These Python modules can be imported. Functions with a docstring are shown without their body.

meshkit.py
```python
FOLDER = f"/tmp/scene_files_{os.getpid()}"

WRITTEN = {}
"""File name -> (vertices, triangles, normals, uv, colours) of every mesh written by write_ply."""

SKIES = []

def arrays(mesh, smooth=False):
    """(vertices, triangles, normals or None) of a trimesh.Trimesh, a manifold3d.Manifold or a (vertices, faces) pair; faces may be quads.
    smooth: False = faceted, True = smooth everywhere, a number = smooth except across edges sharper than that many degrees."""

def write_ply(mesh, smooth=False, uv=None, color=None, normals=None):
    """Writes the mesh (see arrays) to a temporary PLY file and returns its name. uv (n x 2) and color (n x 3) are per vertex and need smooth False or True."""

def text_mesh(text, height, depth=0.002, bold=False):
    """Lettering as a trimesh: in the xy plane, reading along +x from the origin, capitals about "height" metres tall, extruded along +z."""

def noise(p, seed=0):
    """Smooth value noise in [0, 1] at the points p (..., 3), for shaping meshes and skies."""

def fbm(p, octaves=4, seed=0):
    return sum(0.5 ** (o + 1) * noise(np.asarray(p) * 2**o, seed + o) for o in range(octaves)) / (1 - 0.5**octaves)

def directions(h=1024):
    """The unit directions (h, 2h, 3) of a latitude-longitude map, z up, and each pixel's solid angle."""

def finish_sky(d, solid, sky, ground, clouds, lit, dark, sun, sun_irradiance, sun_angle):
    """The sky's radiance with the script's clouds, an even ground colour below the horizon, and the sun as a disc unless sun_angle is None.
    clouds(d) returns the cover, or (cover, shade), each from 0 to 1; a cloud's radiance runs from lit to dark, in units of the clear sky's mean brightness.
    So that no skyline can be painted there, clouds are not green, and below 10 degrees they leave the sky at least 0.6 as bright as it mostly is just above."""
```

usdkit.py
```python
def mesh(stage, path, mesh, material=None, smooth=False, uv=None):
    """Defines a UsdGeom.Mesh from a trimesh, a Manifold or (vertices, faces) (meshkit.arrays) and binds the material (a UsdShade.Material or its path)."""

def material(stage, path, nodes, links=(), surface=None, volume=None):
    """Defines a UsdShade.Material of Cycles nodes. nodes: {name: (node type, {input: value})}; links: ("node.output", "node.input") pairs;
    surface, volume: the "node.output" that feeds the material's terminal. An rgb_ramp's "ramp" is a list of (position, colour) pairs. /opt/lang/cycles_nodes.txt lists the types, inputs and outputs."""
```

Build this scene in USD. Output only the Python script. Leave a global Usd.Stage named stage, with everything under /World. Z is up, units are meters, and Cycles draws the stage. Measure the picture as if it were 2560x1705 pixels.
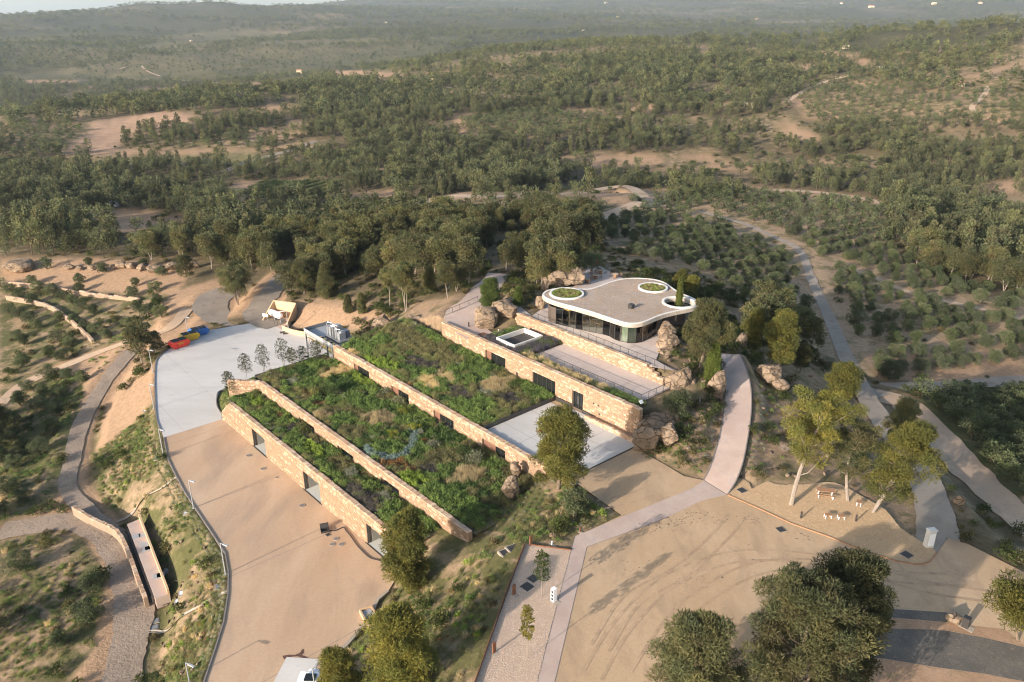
import math, random
import numpy as np
import trimesh
import shapely
from shapely.geometry import Polygon, LineString, Point, box as sbox
from PIL import Image, ImageDraw
import usdkit, meshkit
from pxr import Usd, UsdGeom, UsdLux, UsdShade, Gf, Sdf, Vt

# ------------------------------------------------------------------ camera, sky, sun, exposure
stage = Usd.Stage.CreateInMemory()
UsdGeom.Xform.Define(stage, '/World')
UsdGeom.Scope.Define(stage, '/World/Looks')
CAM_H = 62.0
FOC = 1991.0                                     # focal length in units of the photograph's 2560 pixels
TILT = math.atan((852.5 - 12) / FOC)
cam = UsdGeom.Camera.Define(stage, '/World/camera')
cam.CreateHorizontalApertureAttr(36.0)
cam.CreateFocalLengthAttr(36.0 * FOC / 2560)
cam.CreateClippingRangeAttr((0.5, 60000.0))
cam.CreateFStopAttr(0.0)
cam.CreateExposureAttr(0.92)
cx = UsdGeom.Xformable(cam)
cx.AddTranslateOp().Set((0, 0, CAM_H))
cx.AddRotateXOp().Set(90 - math.degrees(TILT))

SUN_BEARING, SUN_ELEV = math.radians(226.3), math.radians(15.5)
SUN = np.array([math.sin(SUN_BEARING) * math.cos(SUN_ELEV), math.cos(SUN_BEARING) * math.cos(SUN_ELEV), math.sin(SUN_ELEV)])
usdkit.material(stage, '/World/Looks/sky', {
    's': ('sky_texture', {'sky_type': 'single_scattering', 'sun_disc': False, 'sun_elevation': SUN_ELEV, 'sun_rotation': math.atan2(SUN[0], SUN[1]), 'altitude': 400.0, 'aerosol_density': 2.0}),
    'b': ('background_shader', {'strength': 0.148})}, [('s.color', 'b.color')], surface='b.background')
sky = UsdLux.DomeLight.Define(stage, '/World/sky')
UsdShade.MaterialBindingAPI.Apply(sky.GetPrim()).Bind(UsdShade.Material.Get(stage, '/World/Looks/sky'))
sky.GetPrim().SetCustomDataByKey('kind', 'structure')
sun = UsdLux.DistantLight.Define(stage, '/World/sun')
sun.CreateNormalizeAttr(True)
sun.CreateIntensityAttr(1.15)
sun.CreateAngleAttr(0.5)
sun.CreateColorAttr((1.0, 0.89, 0.79))
sx = UsdGeom.Xformable(sun)
sx.AddRotateZOp().Set(math.degrees(math.atan2(SUN[1], SUN[0])) + 90)
sx.AddRotateXOp().Set(90 - math.degrees(SUN_ELEV))

# ------------------------------------------------------------------ helpers
def P(px, py, z=0.0):
    """Point on the level z that the surveyed photograph position belongs to."""
    u, v = (px - 1280) / FOC, (852.5 - py) / FOC
    d = np.array([u, math.cos(TILT) + v * math.sin(TILT), -math.sin(TILT) + v * math.cos(TILT)])
    s = (z - CAM_H) / d[2]
    return np.array([d[0] * s, d[1] * s, z])

def Q(x, y, z):
    z = z - CAM_H
    a = y * math.cos(TILT) - z * math.sin(TILT)
    b = y * math.sin(TILT) + z * math.cos(TILT)
    a = np.where(a > 0.1, a, 0.1)
    return 1280 + FOC * x / a, 852.5 - FOC * b / a

ORI = np.array([-47.01, 114.28, 0.0])
_b = math.radians(138.2)
WD = np.array([math.sin(_b), math.cos(_b), 0.0])      # along the building, towards the lower right
WN = np.array([-WD[1], WD[0], 0.0])                    # across it, uphill
WANG = math.degrees(math.atan2(WD[1], WD[0]))
def G(s, t, z=0.0):
    return ORI + WD * s + WN * t + np.array([0, 0, z])
def toST(x, y):
    dx, dy = x - ORI[0], y - ORI[1]
    return dx * WD[0] + dy * WD[1], dx * WN[0] + dy * WN[1]

used = {}
def numbered(parent, name):
    k = (str(parent), name)
    n = used.get(k, 0)
    used[k] = n + 1
    return name if n == 0 else '%s_%03d' % (name, n)
def tag(prim, label=None, cat=None, group=None, kind=None):
    for k, v in (('label', label), ('category', cat), ('group', group), ('kind', kind)):
        if v: prim.SetCustomDataByKey(k, v)
    return prim
def place(x, loc=(0, 0, 0), rotz=0.0, scale=None, tilt=None):
    x.AddTranslateOp().Set(tuple(float(c) for c in loc))
    x.AddRotateZOp().Set(float(rotz))
    if tilt is not None: x.AddRotateXOp().Set(float(tilt))
    if scale is not None: x.AddScaleOp().Set(tuple(float(c) for c in (scale if np.ndim(scale) else (scale,) * 3)))
def thing(name, label, cat, loc=(0, 0, 0), rotz=0.0, group=None, scale=None, tilt=None):
    x = UsdGeom.Xform.Define(stage, '/World/' + numbered('/World', name))
    place(x, loc, rotz, scale, tilt)
    return tag(x.GetPrim(), label, cat, group)
def obj(name, mesh, material, parent=None, smooth=False, label=None, tint=None):
    base = '/World' if parent is None else str(parent.GetPath())
    if isinstance(mesh, list): mesh = join(mesh)
    m = usdkit.mesh(stage, base + '/' + numbered(base, name), mesh, '/World/Looks/' + material, smooth)
    if tint is not None:
        UsdGeom.PrimvarsAPI(m).CreatePrimvar('tint', Sdf.ValueTypeNames.Color3fArray, 'vertex').Set(Vt.Vec3fArray.FromNumpy(np.asarray(tint, np.float32)))
    if label: m.GetPrim().SetCustomDataByKey('label', label)
    return m.GetPrim()
def struct(name, mesh, material, label=None, smooth=False, tint=None):
    return tag(obj(name, mesh, material, None, smooth, None, tint), label, None, None, 'structure')
def VF(m):
    return (np.asarray(m.vertices, float), np.asarray(m.faces, int)) if hasattr(m, 'vertices') else (np.asarray(m[0], float), np.asarray(m[1], int))
def join(ms):
    vs, fs, n = [], [], 0
    for m in ms:
        v, f = VF(m)
        if f.shape[1] == 4: f = np.vstack([f[:, [0, 1, 2]], f[:, [0, 2, 3]]])
        vs.append(v); fs.append(f + n); n += len(v)
    return np.vstack(vs), np.vstack(fs)
BOXF = np.array([[0, 3, 2, 1], [4, 5, 6, 7], [0, 1, 5, 4], [1, 2, 6, 5], [2, 3, 7, 6], [3, 0, 4, 7]])
BOXT = np.vstack([BOXF[:, [0, 1, 2]], BOXF[:, [0, 2, 3]]])
def bx(x0, x1, y0, y1, z0, z1):
    return np.array([[x0, y0, z0], [x1, y0, z0], [x1, y1, z0], [x0, y1, z0], [x0, y0, z1], [x1, y0, z1], [x1, y1, z1], [x0, y1, z1]], float), BOXT
def moved(m, loc=(0, 0, 0), rotz=0.0):
    v, f = VF(m)
    a = math.radians(rotz)
    R = np.array([[math.cos(a), -math.sin(a), 0], [math.sin(a), math.cos(a), 0], [0, 0, 1]])
    return v @ R.T + np.asarray(loc, float), f
def gbox(s0, s1, t0, t1, z0, z1):
    v, f = bx(s0, s1, t0, t1, z0, z1)
    return ORI + v[:, :1] * WD + v[:, 1:2] * WN + v[:, 2:] * np.array([0, 0, 1.0]), f[:, ::1]
def hexa(c8):
    return np.asarray(c8, float), BOXT
def tube(pts, r, n=6, cap=True):
    pts = np.asarray(pts, float); k = len(pts)
    r = np.broadcast_to(np.asarray(r, float), (k,))
    tg = np.gradient(pts, axis=0); tg /= np.maximum(np.linalg.norm(tg, axis=1, keepdims=True), 1e-9)
    up = np.where(np.abs(tg[:, 2:3]) > 0.9, [[1.0, 0, 0]], [[0, 0, 1.0]])
    a = np.cross(tg, up); a /= np.maximum(np.linalg.norm(a, axis=1, keepdims=True), 1e-9)
    b = np.cross(a, tg)
    ang = np.arange(n) / n * 2 * np.pi
    v = pts[:, None] + r[:, None, None] * (np.cos(ang)[None, :, None] * a[:, None] + np.sin(ang)[None, :, None] * b[:, None])
    v = v.reshape(-1, 3); f = []
    for i in range(k - 1):
        for j in range(n):
            p, q = i * n + j, i * n + (j + 1) % n
            f += [[p, q, q + n], [p, q + n, p + n]]
    if cap:
        for base, rev in ((0, 1), ((k - 1) * n, 0)):
            for j in range(1, n - 1):
                f.append([base, base + j + 1, base + j] if rev else [base, base + j, base + j + 1])
    return v, np.array(f)[:, ::-1]
def bar(a, b, r, n=6): return tube([a, b], r, n)
def beam(a, b, w, h):
    a, b = np.asarray(a, float), np.asarray(b, float); d = b - a; d /= np.linalg.norm(d)
    up = np.array([0, 0, 1.0]) if abs(d[2]) < 0.9 else np.array([1.0, 0, 0])
    x = np.cross(d, up); x /= np.linalg.norm(x); y = np.cross(x, d)
    c = [p + x * i * w / 2 + y * j * h / 2 for p in (a, b) for i, j in ((-1, -1), (1, -1), (1, 1), (-1, 1))]
    return hexa(c)
def poly(pts, z, holes=()):
    """A flat sheet over an outline of (x, y) points."""
    p = Polygon([q[:2] for q in pts], [[q[:2] for q in h] for h in holes]) if not isinstance(pts, Polygon) else pts
    if not p.is_valid: p = p.buffer(0)
    parts = [p] if p.geom_type == 'Polygon' else list(p.geoms)
    out = []
    for g in parts:
        v, f = trimesh.creation.triangulate_polygon(g)
        e1, e2 = v[f[:, 1]] - v[f[:, 0]], v[f[:, 2]] - v[f[:, 0]]; a = e1[:, 0] * e2[:, 1] - e1[:, 1] * e2[:, 0]
        f = np.where((a < 0)[:, None], f[:, ::-1], f)
        out.append((np.column_stack([v, np.full(len(v), z)]), f))
    return join(out)
def prism(pts, z0, z1, holes=()):
    p = pts if isinstance(pts, Polygon) else Polygon([q[:2] for q in pts], [[q[:2] for q in h] for h in holes])
    if not p.is_valid: p = p.buffer(0)
    m = trimesh.creation.extrude_polygon(p, z1 - z0); m.apply_translation([0, 0, z0])
    return VF(m)
def spline(pts, n=12, closed=False):
    """Catmull-Rom through the points."""
    p = np.asarray(pts, float); k = len(p); out = []
    for i in range(k if closed else k - 1):
        g = lambda j: p[j % k] if closed else p[min(max(j, 0), k - 1)]
        a, b, c, d = g(i - 1), g(i), g(i + 1), g(i + 2)
        for q in np.arange(n) / n:
            out.append(0.5 * (2 * b + (c - a) * q + (2 * a - 5 * b + 4 * c - d) * q * q + (3 * b - a - 3 * c + d) * q ** 3))
    if not closed: out.append(p[-1])
    return np.array(out)
def pxs(pts, z): return [P(x, y, z) for x, y in pts]
def noise2(x, y, scale, octaves=4, seed=0):
    return meshkit.fbm(np.stack([x / scale, y / scale, np.zeros_like(x) + seed * 7.3], -1), octaves, seed)

# ------------------------------------------------------------------ materials
def mat(name, nodes, links, surface='p.BSDF', volume=None):
    return usdkit.material(stage, '/World/Looks/' + name, nodes, links, surface=surface, volume=volume)
def plain(name, col, rough=0.6, var=0.12, scale=3.0, metallic=0.0, bump=0.0, bscale=30.0, spec=0.5):
    """Colour with a soft unevenness and optional fine relief."""
    c = np.array(col)
    nodes = {'g': ('geometry', {}), 'n': ('noise_texture', {'scale': scale, 'detail': 5.0, 'roughness': 0.6}),
             'r': ('rgb_ramp', {'ramp': [(0.25, tuple(c * (1 - var))), (0.75, tuple(np.minimum(c * (1 + var), 1)))]}),
             'p': ('principled_bsdf', {'roughness': rough, 'metallic': metallic, 'specular_ior_level': spec})}
    links = [('g.position', 'n.vector'), ('n.fac', 'r.fac'), ('r.color', 'p.base_color')]
    if bump:
        nodes['n2'] = ('noise_texture', {'scale': bscale, 'detail': 4.0}); nodes['b'] = ('bump', {'strength': bump, 'distance': 0.05})
        links += [('g.position', 'n2.vector'), ('n2.fac', 'b.height'), ('b.normal', 'p.normal')]
    mat(name, nodes, links)
def layered(name, cols, scales, rough=0.85, bump=0.3, bscale=12.0, bdist=0.05, stretch=None, spots=None, fine=0.25):
    """Ground: large patches of two colours, a third colour in streaks or spots, fine grain and relief."""
    a, b, c = cols
    nodes = {'g': ('geometry', {}), 'm': ('mapping', {'scale': stretch or (1, 1, 1), 'rotation': (0, 0, math.radians(-WANG))}),
             'n1': ('noise_texture', {'scale': scales[0], 'detail': 6.0, 'roughness': 0.62, 'distortion': 0.4}),
             'r1': ('rgb_ramp', {'ramp': [(0.36, a), (0.64, b)]}),
             'n2': ('noise_texture', {'scale': scales[1], 'detail': 5.0, 'roughness': 0.65, 'distortion': 0.6}),
             'r2': ('rgb_ramp', {'ramp': [(spots[0] if spots else 0.55, (0, 0, 0)), (spots[1] if spots else 0.72, (1, 1, 1))]}),
             'mx': ('mix', {'color2': c}),
             'n3': ('noise_texture', {'scale': scales[2], 'detail': 3.0, 'roughness': 0.7}),
             'r3': ('rgb_ramp', {'ramp': [(0.2, (1 - fine,) * 3), (0.8, (1 + fine,) * 3)]}),
             'mu': ('mix', {'mix_type': 'multiply', 'fac': 1.0}),
             'n4': ('noise_texture', {'scale': bscale, 'detail': 5.0, 'roughness': 0.6}),
             'b': ('bump', {'strength': bump, 'distance': bdist}),
             'p': ('principled_bsdf', {'roughness': rough, 'specular_ior_level': 0.25})}
    links = [('g.position', 'm.vector'), ('m.vector', 'n1.vector'), ('n1.fac', 'r1.fac'), ('m.vector', 'n2.vector'), ('n2.fac', 'r2.fac'),
             ('r1.color', 'mx.color1'), ('r2.color', 'mx.fac'), ('g.position', 'n3.vector'), ('n3.fac', 'r3.fac'), ('mx.color', 'mu.color1'), ('r3.color', 'mu.color2'),
             ('mu.color', 'p.base_color'), ('g.position', 'n4.vector'), ('n4.fac', 'b.height'), ('b.normal', 'p.normal')]
    mat(name, nodes, links)
layered('apron_concrete', ((.405, .27, .17), (.475, .34, .23), (.34, .245, .17)), (0.10, 0.22, 3.0), rough=.7, bump=.08, stretch=(1.0, 0.3, 1), spots=(.50, .72), fine=.10)
layered('yard_concrete', ((.46, .435, .405), (.53, .505, .475), (.39, .36, .325)), (0.12, 0.3, 3.0), rough=.65, bump=.05, stretch=(0.5, 1.0, 1), spots=(.58, .8), fine=.06)
layered('court_concrete', ((.42, .40, .37), (.48, .46, .43), (.37, .345, .315)), (0.15, 0.3, 4.0), rough=.6, bump=.05, spots=(.58, .8), fine=.06)
layered('patio_concrete', ((.44, .36, .31), (.50, .42, .37), (.39, .33, .29)), (0.2, 0.4, 4.0), rough=.6, bump=.05, spots=(.55, .8), fine=.06)
layered('path_concrete', ((.40, .30, .25), (.46, .36, .30), (.36, .30, .28)), (0.25, 0.5, 5.0), rough=.7, bump=.08, spots=(.55, .75), fine=.08)
layered('sand', ((.385, .265, .155), (.455, .325, .205), (.32, .225, .145)), (0.10, 0.35, 5.0), rough=.9, bump=.25, bscale=6.0, stretch=(1.0, 0.45, 1), spots=(.5, .72), fine=.12)
layered('asphalt', ((.20, .165, .13), (.26, .215, .17), (.16, .135, .11)), (0.15, 0.5, 5.0), rough=.9, bump=.25, fine=.15)
layered('gravel_road', ((.255, .21, .165), (.31, .26, .205), (.21, .17, .13)), (0.2, 0.5, 8.0), rough=.95, bump=.5, fine=.2)
layered('dirt_road', ((.38, .27, .18), (.45, .33, .23), (.30, .23, .16)), (0.15, 0.4, 5.0), rough=.95, bump=.5, fine=.2)
layered('pea_gravel', ((.56, .42, .31), (.64, .49, .37), (.44, .32, .23)), (0.5, 2.5, 9.0), rough=.95, bump=.8, bscale=14.0, bdist=.06, fine=.35)
layered('track_mark', ((.388, .258, .163), (.455, .323, .218), (.335, .238, .165)), (0.3, 0.8, 4.0), rough=.8, bump=.1, spots=(.45, .65), fine=.12)
layered('plaza_track', ((.355, .245, .147), (.425, .303, .192), (.305, .215, .14)), (0.3, 0.8, 4.0), rough=.9, bump=.3, spots=(.45, .65), fine=.15)
layered('wood_chips', ((.52, .36, .20), (.60, .43, .26), (.40, .25, .14)), (0.35, 1.6, 7.0), rough=.95, bump=1.0, bscale=7.0, bdist=.12, fine=.4)
layered('dark_gravel', ((.10, .09, .078), (.135, .12, .10), (.18, .145, .11)), (0.5, 2.0, 9.0), rough=.95, bump=.7, bscale=14.0, fine=.4)
layered('soil', ((.30, .19, .115), (.38, .25, .16), (.22, .17, .09)), (0.3, 0.8, 5.0), rough=.95, bump=.6, fine=.2)
layered('garden_soil', ((.10, .085, .05), (.14, .12, .06), (.06, .09, .025)), (0.4, 0.8, 6.0), rough=1.0, bump=.8, fine=.3)
layered('mortar', ((.27, .195, .135), (.33, .245, .17), (.21, .155, .105)), (0.6, 2.0, 9.0), rough=.95, bump=.5, fine=.2)
layered('render_ochre', ((.50, .34, .20), (.56, .39, .24), (.42, .29, .18)), (0.3, 0.8, 6.0), rough=.85, bump=.1, fine=.08)
layered('roof_gravel', ((.31, .265, .22), (.38, .33, .28), (.25, .215, .18)), (0.25, 1.2, 5.0), rough=.95, bump=.9, bscale=5.0, bdist=.12, fine=.7)
layered('board_concrete', ((.36, .315, .26), (.44, .39, .33), (.27, .235, .19)), (0.9, 1.6, 7.0), rough=.75, bump=.15, fine=.1)
plain('white_concrete', (.62, .59, .54), .7, .09, 1.4, bump=.1)
plain('white_paint', (.80, .80, .80), .45, .03)
plain('kerb', (.17, .15, .135), .85, .2, 2.0, bump=.2)
plain('pale_kerb', (.33, .28, .22), .85, .2, 2.0, bump=.2)
plain('steel', (.22, .225, .23), .5, .12, 2.0, metallic=.3)
plain('bright_steel', (.42, .43, .44), .4, .15, 3.0, metallic=.6)
plain('galvanised', (.34, .345, .35), .6, .15, 5.0, metallic=.2)
plain('dark_metal', (.035, .032, .03), .5, .2, 3.0)
plain('iron_cover', (.03, .028, .026), .6, .25, 6.0, bump=.3)
plain('corten', (.16, .065, .03), .85, .35, 5.0, bump=.2)
plain('dark_cladding', (.075, .055, .042), .6, .15, 3.0)
plain('door_panel', (.09, .085, .075), .6, .15, 2.0)
plain('interior', (.30, .29, .26), .7, .06, .6)
plain('interior_floor', (.46, .46, .42), .55, .06, .6)
plain('interior_dark', (.05, .043, .036), .8, .2, 1.0)
plain('curtain_yellow', (.48, .30, .06), .9, .2, 3.0)
plain('curtain_pale', (.50, .55, .45), .9, .1, 2.0)
plain('wood', (.30, .16, .08), .65, .25, 6.0)
plain('table_wood', (.42, .28, .17), .6, .2, 6.0)
plain('red_paint', (.62, .045, .025), .4, .12, 1.5)
plain('yellow_paint', (.62, .38, .03), .4, .12, 1.5)
plain('blue_paint', (.035, .14, .40), .4, .12, 1.5)
plain('rubber', (.02, .02, .02), .8, .2)
plain('red_plastic', (.5, .03, .03), .5, .1)
plain('grey_plastic', (.2, .2, .2), .5, .1)
plain('bark', (.17, .125, .09), .95, .35, 5.0, bump=.8, bscale=18.0)
plain('pale_bark', (.25, .205, .165), .95, .3, 5.0, bump=.6, bscale=18.0)
plain('roof_tile', (.36, .17, .09), .8, .25, 1.0)
plain('farm_wall', (.55, .44, .30), .85, .15, .5)
plain('farm_white', (.55, .53, .49), .8, .1, .5)
plain('sign_white', (.78, .78, .76), .5, .02)
plain('sign_orange', (.75, .30, .05), .5, .05)
plain('sign_blue', (.05, .13, .35), .5, .05)
for i, c in enumerate([(.40, .272, .18), (.45, .318, .215), (.34, .23, .15), (.48, .352, .25), (.41, .258, .16)]):
    plain('stone_%s' % 'abcde'[i], c, .9, .28, 2.2, bump=.5, bscale=9.0)
mat('rubble', {'g': ('geometry', {}), 'r': ('rgb_ramp', {'ramp': [(0.0, (.32, .215, .14)), (.2, (.40, .275, .185)), (.4, (.46, .33, .23)), (.55, (.37, .245, .16)), (.7, (.49, .365, .265)), (.85, (.42, .265, .16)), (1.0, (.30, .22, .155))]}),
    'n': ('noise_texture', {'scale': 3.0, 'detail': 6.0, 'roughness': .65}), 'r2': ('rgb_ramp', {'ramp': [(.25, (.72, .72, .72)), (.75, (1.25, 1.22, 1.18))]}), 'm': ('mix', {'mix_type': 'multiply', 'fac': 1.0}),
    'b': ('bump', {'strength': .5, 'distance': .05}), 'n2': ('noise_texture', {'scale': 9.0, 'detail': 4.0}), 'p': ('principled_bsdf', {'roughness': .9, 'specular_ior_level': .2})},
    [('g.random_per_island', 'r.fac'), ('g.position', 'n.vector'), ('n.fac', 'r2.fac'), ('r.color', 'm.color1'), ('r2.color', 'm.color2'), ('m.color', 'p.base_color'), ('g.position', 'n2.vector'), ('n2.fac', 'b.height'), ('b.normal', 'p.normal')])
mat('boulder', {'g': ('geometry', {}), 'n': ('noise_texture', {'scale': 0.9, 'detail': 9.0, 'roughness': .68, 'distortion': .6}), 'r': ('rgb_ramp', {'ramp': [(.3, (.12, .092, .068)), (.48, (.235, .175, .125)), (.7, (.36, .265, .18))]}),
    'n3': ('noise_texture', {'scale': 3.5, 'detail': 6.0, 'roughness': .7}), 'r3': ('rgb_ramp', {'ramp': [(.5, (0, 0, 0)), (.72, (.6, .6, .6))]}), 'mx': ('mix', {'color2': (.30, .19, .085)}),
    'vm': ('mapping', {'scale': (.55, .55, .9)}), 'vn': ('mix', {'mix_type': 'linear_light', 'fac': .35}), 'v': ('voronoi_texture', {'feature': 'distance_to_edge', 'scale': 1.1}), 'rv': ('rgb_ramp', {'ramp': [(0, (.25, .25, .25)), (.045, (1, 1, 1))]}), 'mu': ('mix', {'mix_type': 'multiply', 'fac': 1.0}),
    'n2': ('noise_texture', {'scale': 5.0, 'detail': 7.0, 'roughness': .65}), 'ad': ('math', {'math_type': 'multiply'}), 'b': ('bump', {'strength': 1.0, 'distance': .2}), 'p': ('principled_bsdf', {'roughness': .95, 'specular_ior_level': .15})},
    [('g.position', 'n.vector'), ('n.fac', 'r.fac'), ('g.position', 'n3.vector'), ('n3.fac', 'r3.fac'), ('r.color', 'mx.color1'), ('r3.color', 'mx.fac'), ('g.position', 'vm.vector'), ('vm.vector', 'vn.color1'), ('n.color', 'vn.color2'), ('vn.color', 'v.vector'), ('v.distance', 'rv.fac'),
     ('mx.color', 'mu.color1'), ('rv.color', 'mu.color2'), ('mu.color', 'p.base_color'), ('g.position', 'n2.vector'), ('n2.fac', 'ad.value1'), ('rv.color', 'ad.value2'), ('ad.value', 'b.height'), ('b.normal', 'p.normal')])
layered('mud_track', ((.235, .18, .135), (.31, .24, .18), (.185, .15, .12)), (0.2, 0.6, 4.0), rough=.95, bump=.7, bscale=2.5, bdist=.15, fine=.22)
# glass: clear with a fresnel reflection
mat('glass', {'f': ('fresnel', {'IOR': 1.7}), 't': ('transparent_bsdf', {'color': (.74, .77, .74)}), 'gl': ('glossy_bsdf', {'color': (.9, .9, .9), 'roughness': .02}), 'm': ('mix_closure', {})},
    [('f.fac', 'm.fac'), ('t.BSDF', 'm.closure1'), ('gl.BSDF', 'm.closure2')], surface='m.closure')
# foliage: colour of the mesh, varied from plant to plant and from leaf to leaf, with light passing through
def foliage(name, var=.3, trans=.3):
    mat(name, {'a': ('attribute', {'attribute': 'tint'}), 'o': ('object_info', {}), 'g': ('geometry', {}),
        'r': ('rgb_ramp', {'ramp': [(0.0, (1 - var, 1 - var, 1 - var)), (.5, (1, 1, 1)), (1.0, (1 + var, 1 + var * .85, 1 + var * .3))]}),
        'r2': ('rgb_ramp', {'ramp': [(0.0, (.72, .72, .72)), (1.0, (1.28, 1.28, 1.28))]}),
        'm': ('mix', {'mix_type': 'multiply', 'fac': 1.0}), 'm2': ('mix', {'mix_type': 'multiply', 'fac': 1.0}),
        'd': ('diffuse_bsdf', {}), 't': ('translucent_bsdf', {}), 'x': ('mix_closure', {'fac': trans})},
        [('a.color', 'm.color1'), ('o.random', 'r.fac'), ('r.color', 'm.color2'), ('m.color', 'm2.color1'), ('g.random_per_island', 'r2.fac'), ('r2.color', 'm2.color2'),
         ('m2.color', 'd.color'), ('m2.color', 't.color'), ('d.BSDF', 'x.closure1'), ('t.BSDF', 'x.closure2')], surface='x.closure')
foliage('foliage', .3, .38)
# terrain: two tints of the mesh mixed in patches
mat('terrain', {'g': ('geometry', {}), 'a': ('attribute', {'attribute': 'tint'}), 'b': ('attribute', {'attribute': 'patch'}), 'c': ('attribute', {'attribute': 'cover'}),
    'n1': ('noise_texture', {'scale': .22, 'detail': 9.0, 'roughness': .68, 'distortion': .3}), 'ad': ('math', {'math_type': 'add'}), 'mr': ('map_range', {'from_min': .93, 'from_max': 1.07, 'clamp': True}),
    'mx': ('mix', {}), 'n2': ('noise_texture', {'scale': 1.3, 'detail': 6.0, 'roughness': .7}), 'r2': ('rgb_ramp', {'ramp': [(.25, (.7, .7, .7)), (.75, (1.3, 1.28, 1.25))]}),
    'mu': ('mix', {'mix_type': 'multiply', 'fac': 1.0}), 'n3': ('noise_texture', {'scale': 2.2, 'detail': 6.0, 'roughness': .65}), 'bp': ('bump', {'strength': .55, 'distance': .25}),
    'p': ('principled_bsdf', {'roughness': 1.0, 'specular_ior_level': .1})},
    [('g.position', 'n1.vector'), ('n1.fac', 'ad.value1'), ('c.fac', 'ad.value2'), ('ad.value', 'mr.value'), ('mr.result', 'mx.fac'), ('a.color', 'mx.color1'), ('b.color', 'mx.color2'),
     ('g.position', 'n2.vector'), ('n2.fac', 'r2.fac'), ('mx.color', 'mu.color1'), ('r2.color', 'mu.color2'), ('mu.color', 'p.base_color'), ('g.position', 'n3.vector'), ('n3.fac', 'bp.height'), ('bp.normal', 'p.normal')])
# ------------------------------------------------------------------ the lie of the land
ZP = 8.3          # court and plaza
ZT = 12.0         # patio below the pavilion
ZU = 13.9         # pavilion terrace
DRIVE = pxs([(409, 1094), (418, 1140), (421, 1150), (439, 1187), (462, 1230), (488, 1270), (531, 1334), (563, 1384), (571, 1433), (570, 1486), (559, 1557), (534, 1635), (510, 1705), (480, 1800), (440, 1930),
             (640, 1960), (700, 1830), (780, 1705), (831, 1637), (862, 1619), (911, 1565), (933, 1527), (944, 1501), (970, 1479), (993, 1441), (1003, 1433)], 0) + [G(50.5, .3), G(0, .3)]
YARD = [P(409, 1094)] + pxs([(404, 1080), (392, 1050), (388, 1000), (387, 945), (390, 905), (403, 888), (433, 866), (471, 848), (513, 827), (659, 803), (708, 817), (724, 829), (773, 845)], 0) + \
       [G(-4, 26), G(0, 27), G(3.2, 19.9), G(-3.0, 19.4), G(-5.0, 15), G(-7.2, 11), G(-9.4, 7)] + pxs([(550, 978), (542, 995), (543, 1016), (555, 1038)], 0) + [G(0, 0)]
PLAZA = [G(42.7, 19.8), G(42.7, 33.7)] + [G(58.2, 33.7)] + pxs([(1590, 1121), (1660, 1160), (1710, 1190), (1758, 1200), (1818, 1238), (1908, 1276), (1979, 1309), (2073, 1342), (2163, 1378), (2239, 1402), (2290, 1411), (2323, 1406), (2341, 1386),
             (2370, 1345), (2420, 1360), (2490, 1395), (2560, 1430), (2760, 1500), (2900, 1640), (2900, 1900), (1150, 1900), (1189, 1705), (1312, 1362), (1428, 1376), (1438, 1340), (1473, 1326), (1554, 1288), (1443, 1209), (1425, 1203)], ZP)
TERR = [G(20.9, 43.5), G(52.3, 43.5), G(55.5, 45.0)] + pxs([(1640, 900), (1660, 850), (1700, 780), (1690, 740)], ZU) + pxs([(1560, 697), (1497, 664), (1452, 676), (1440, 712), (1390, 745), (1330, 790)], ZU) + [G(20.0, 46.5)]
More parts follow.
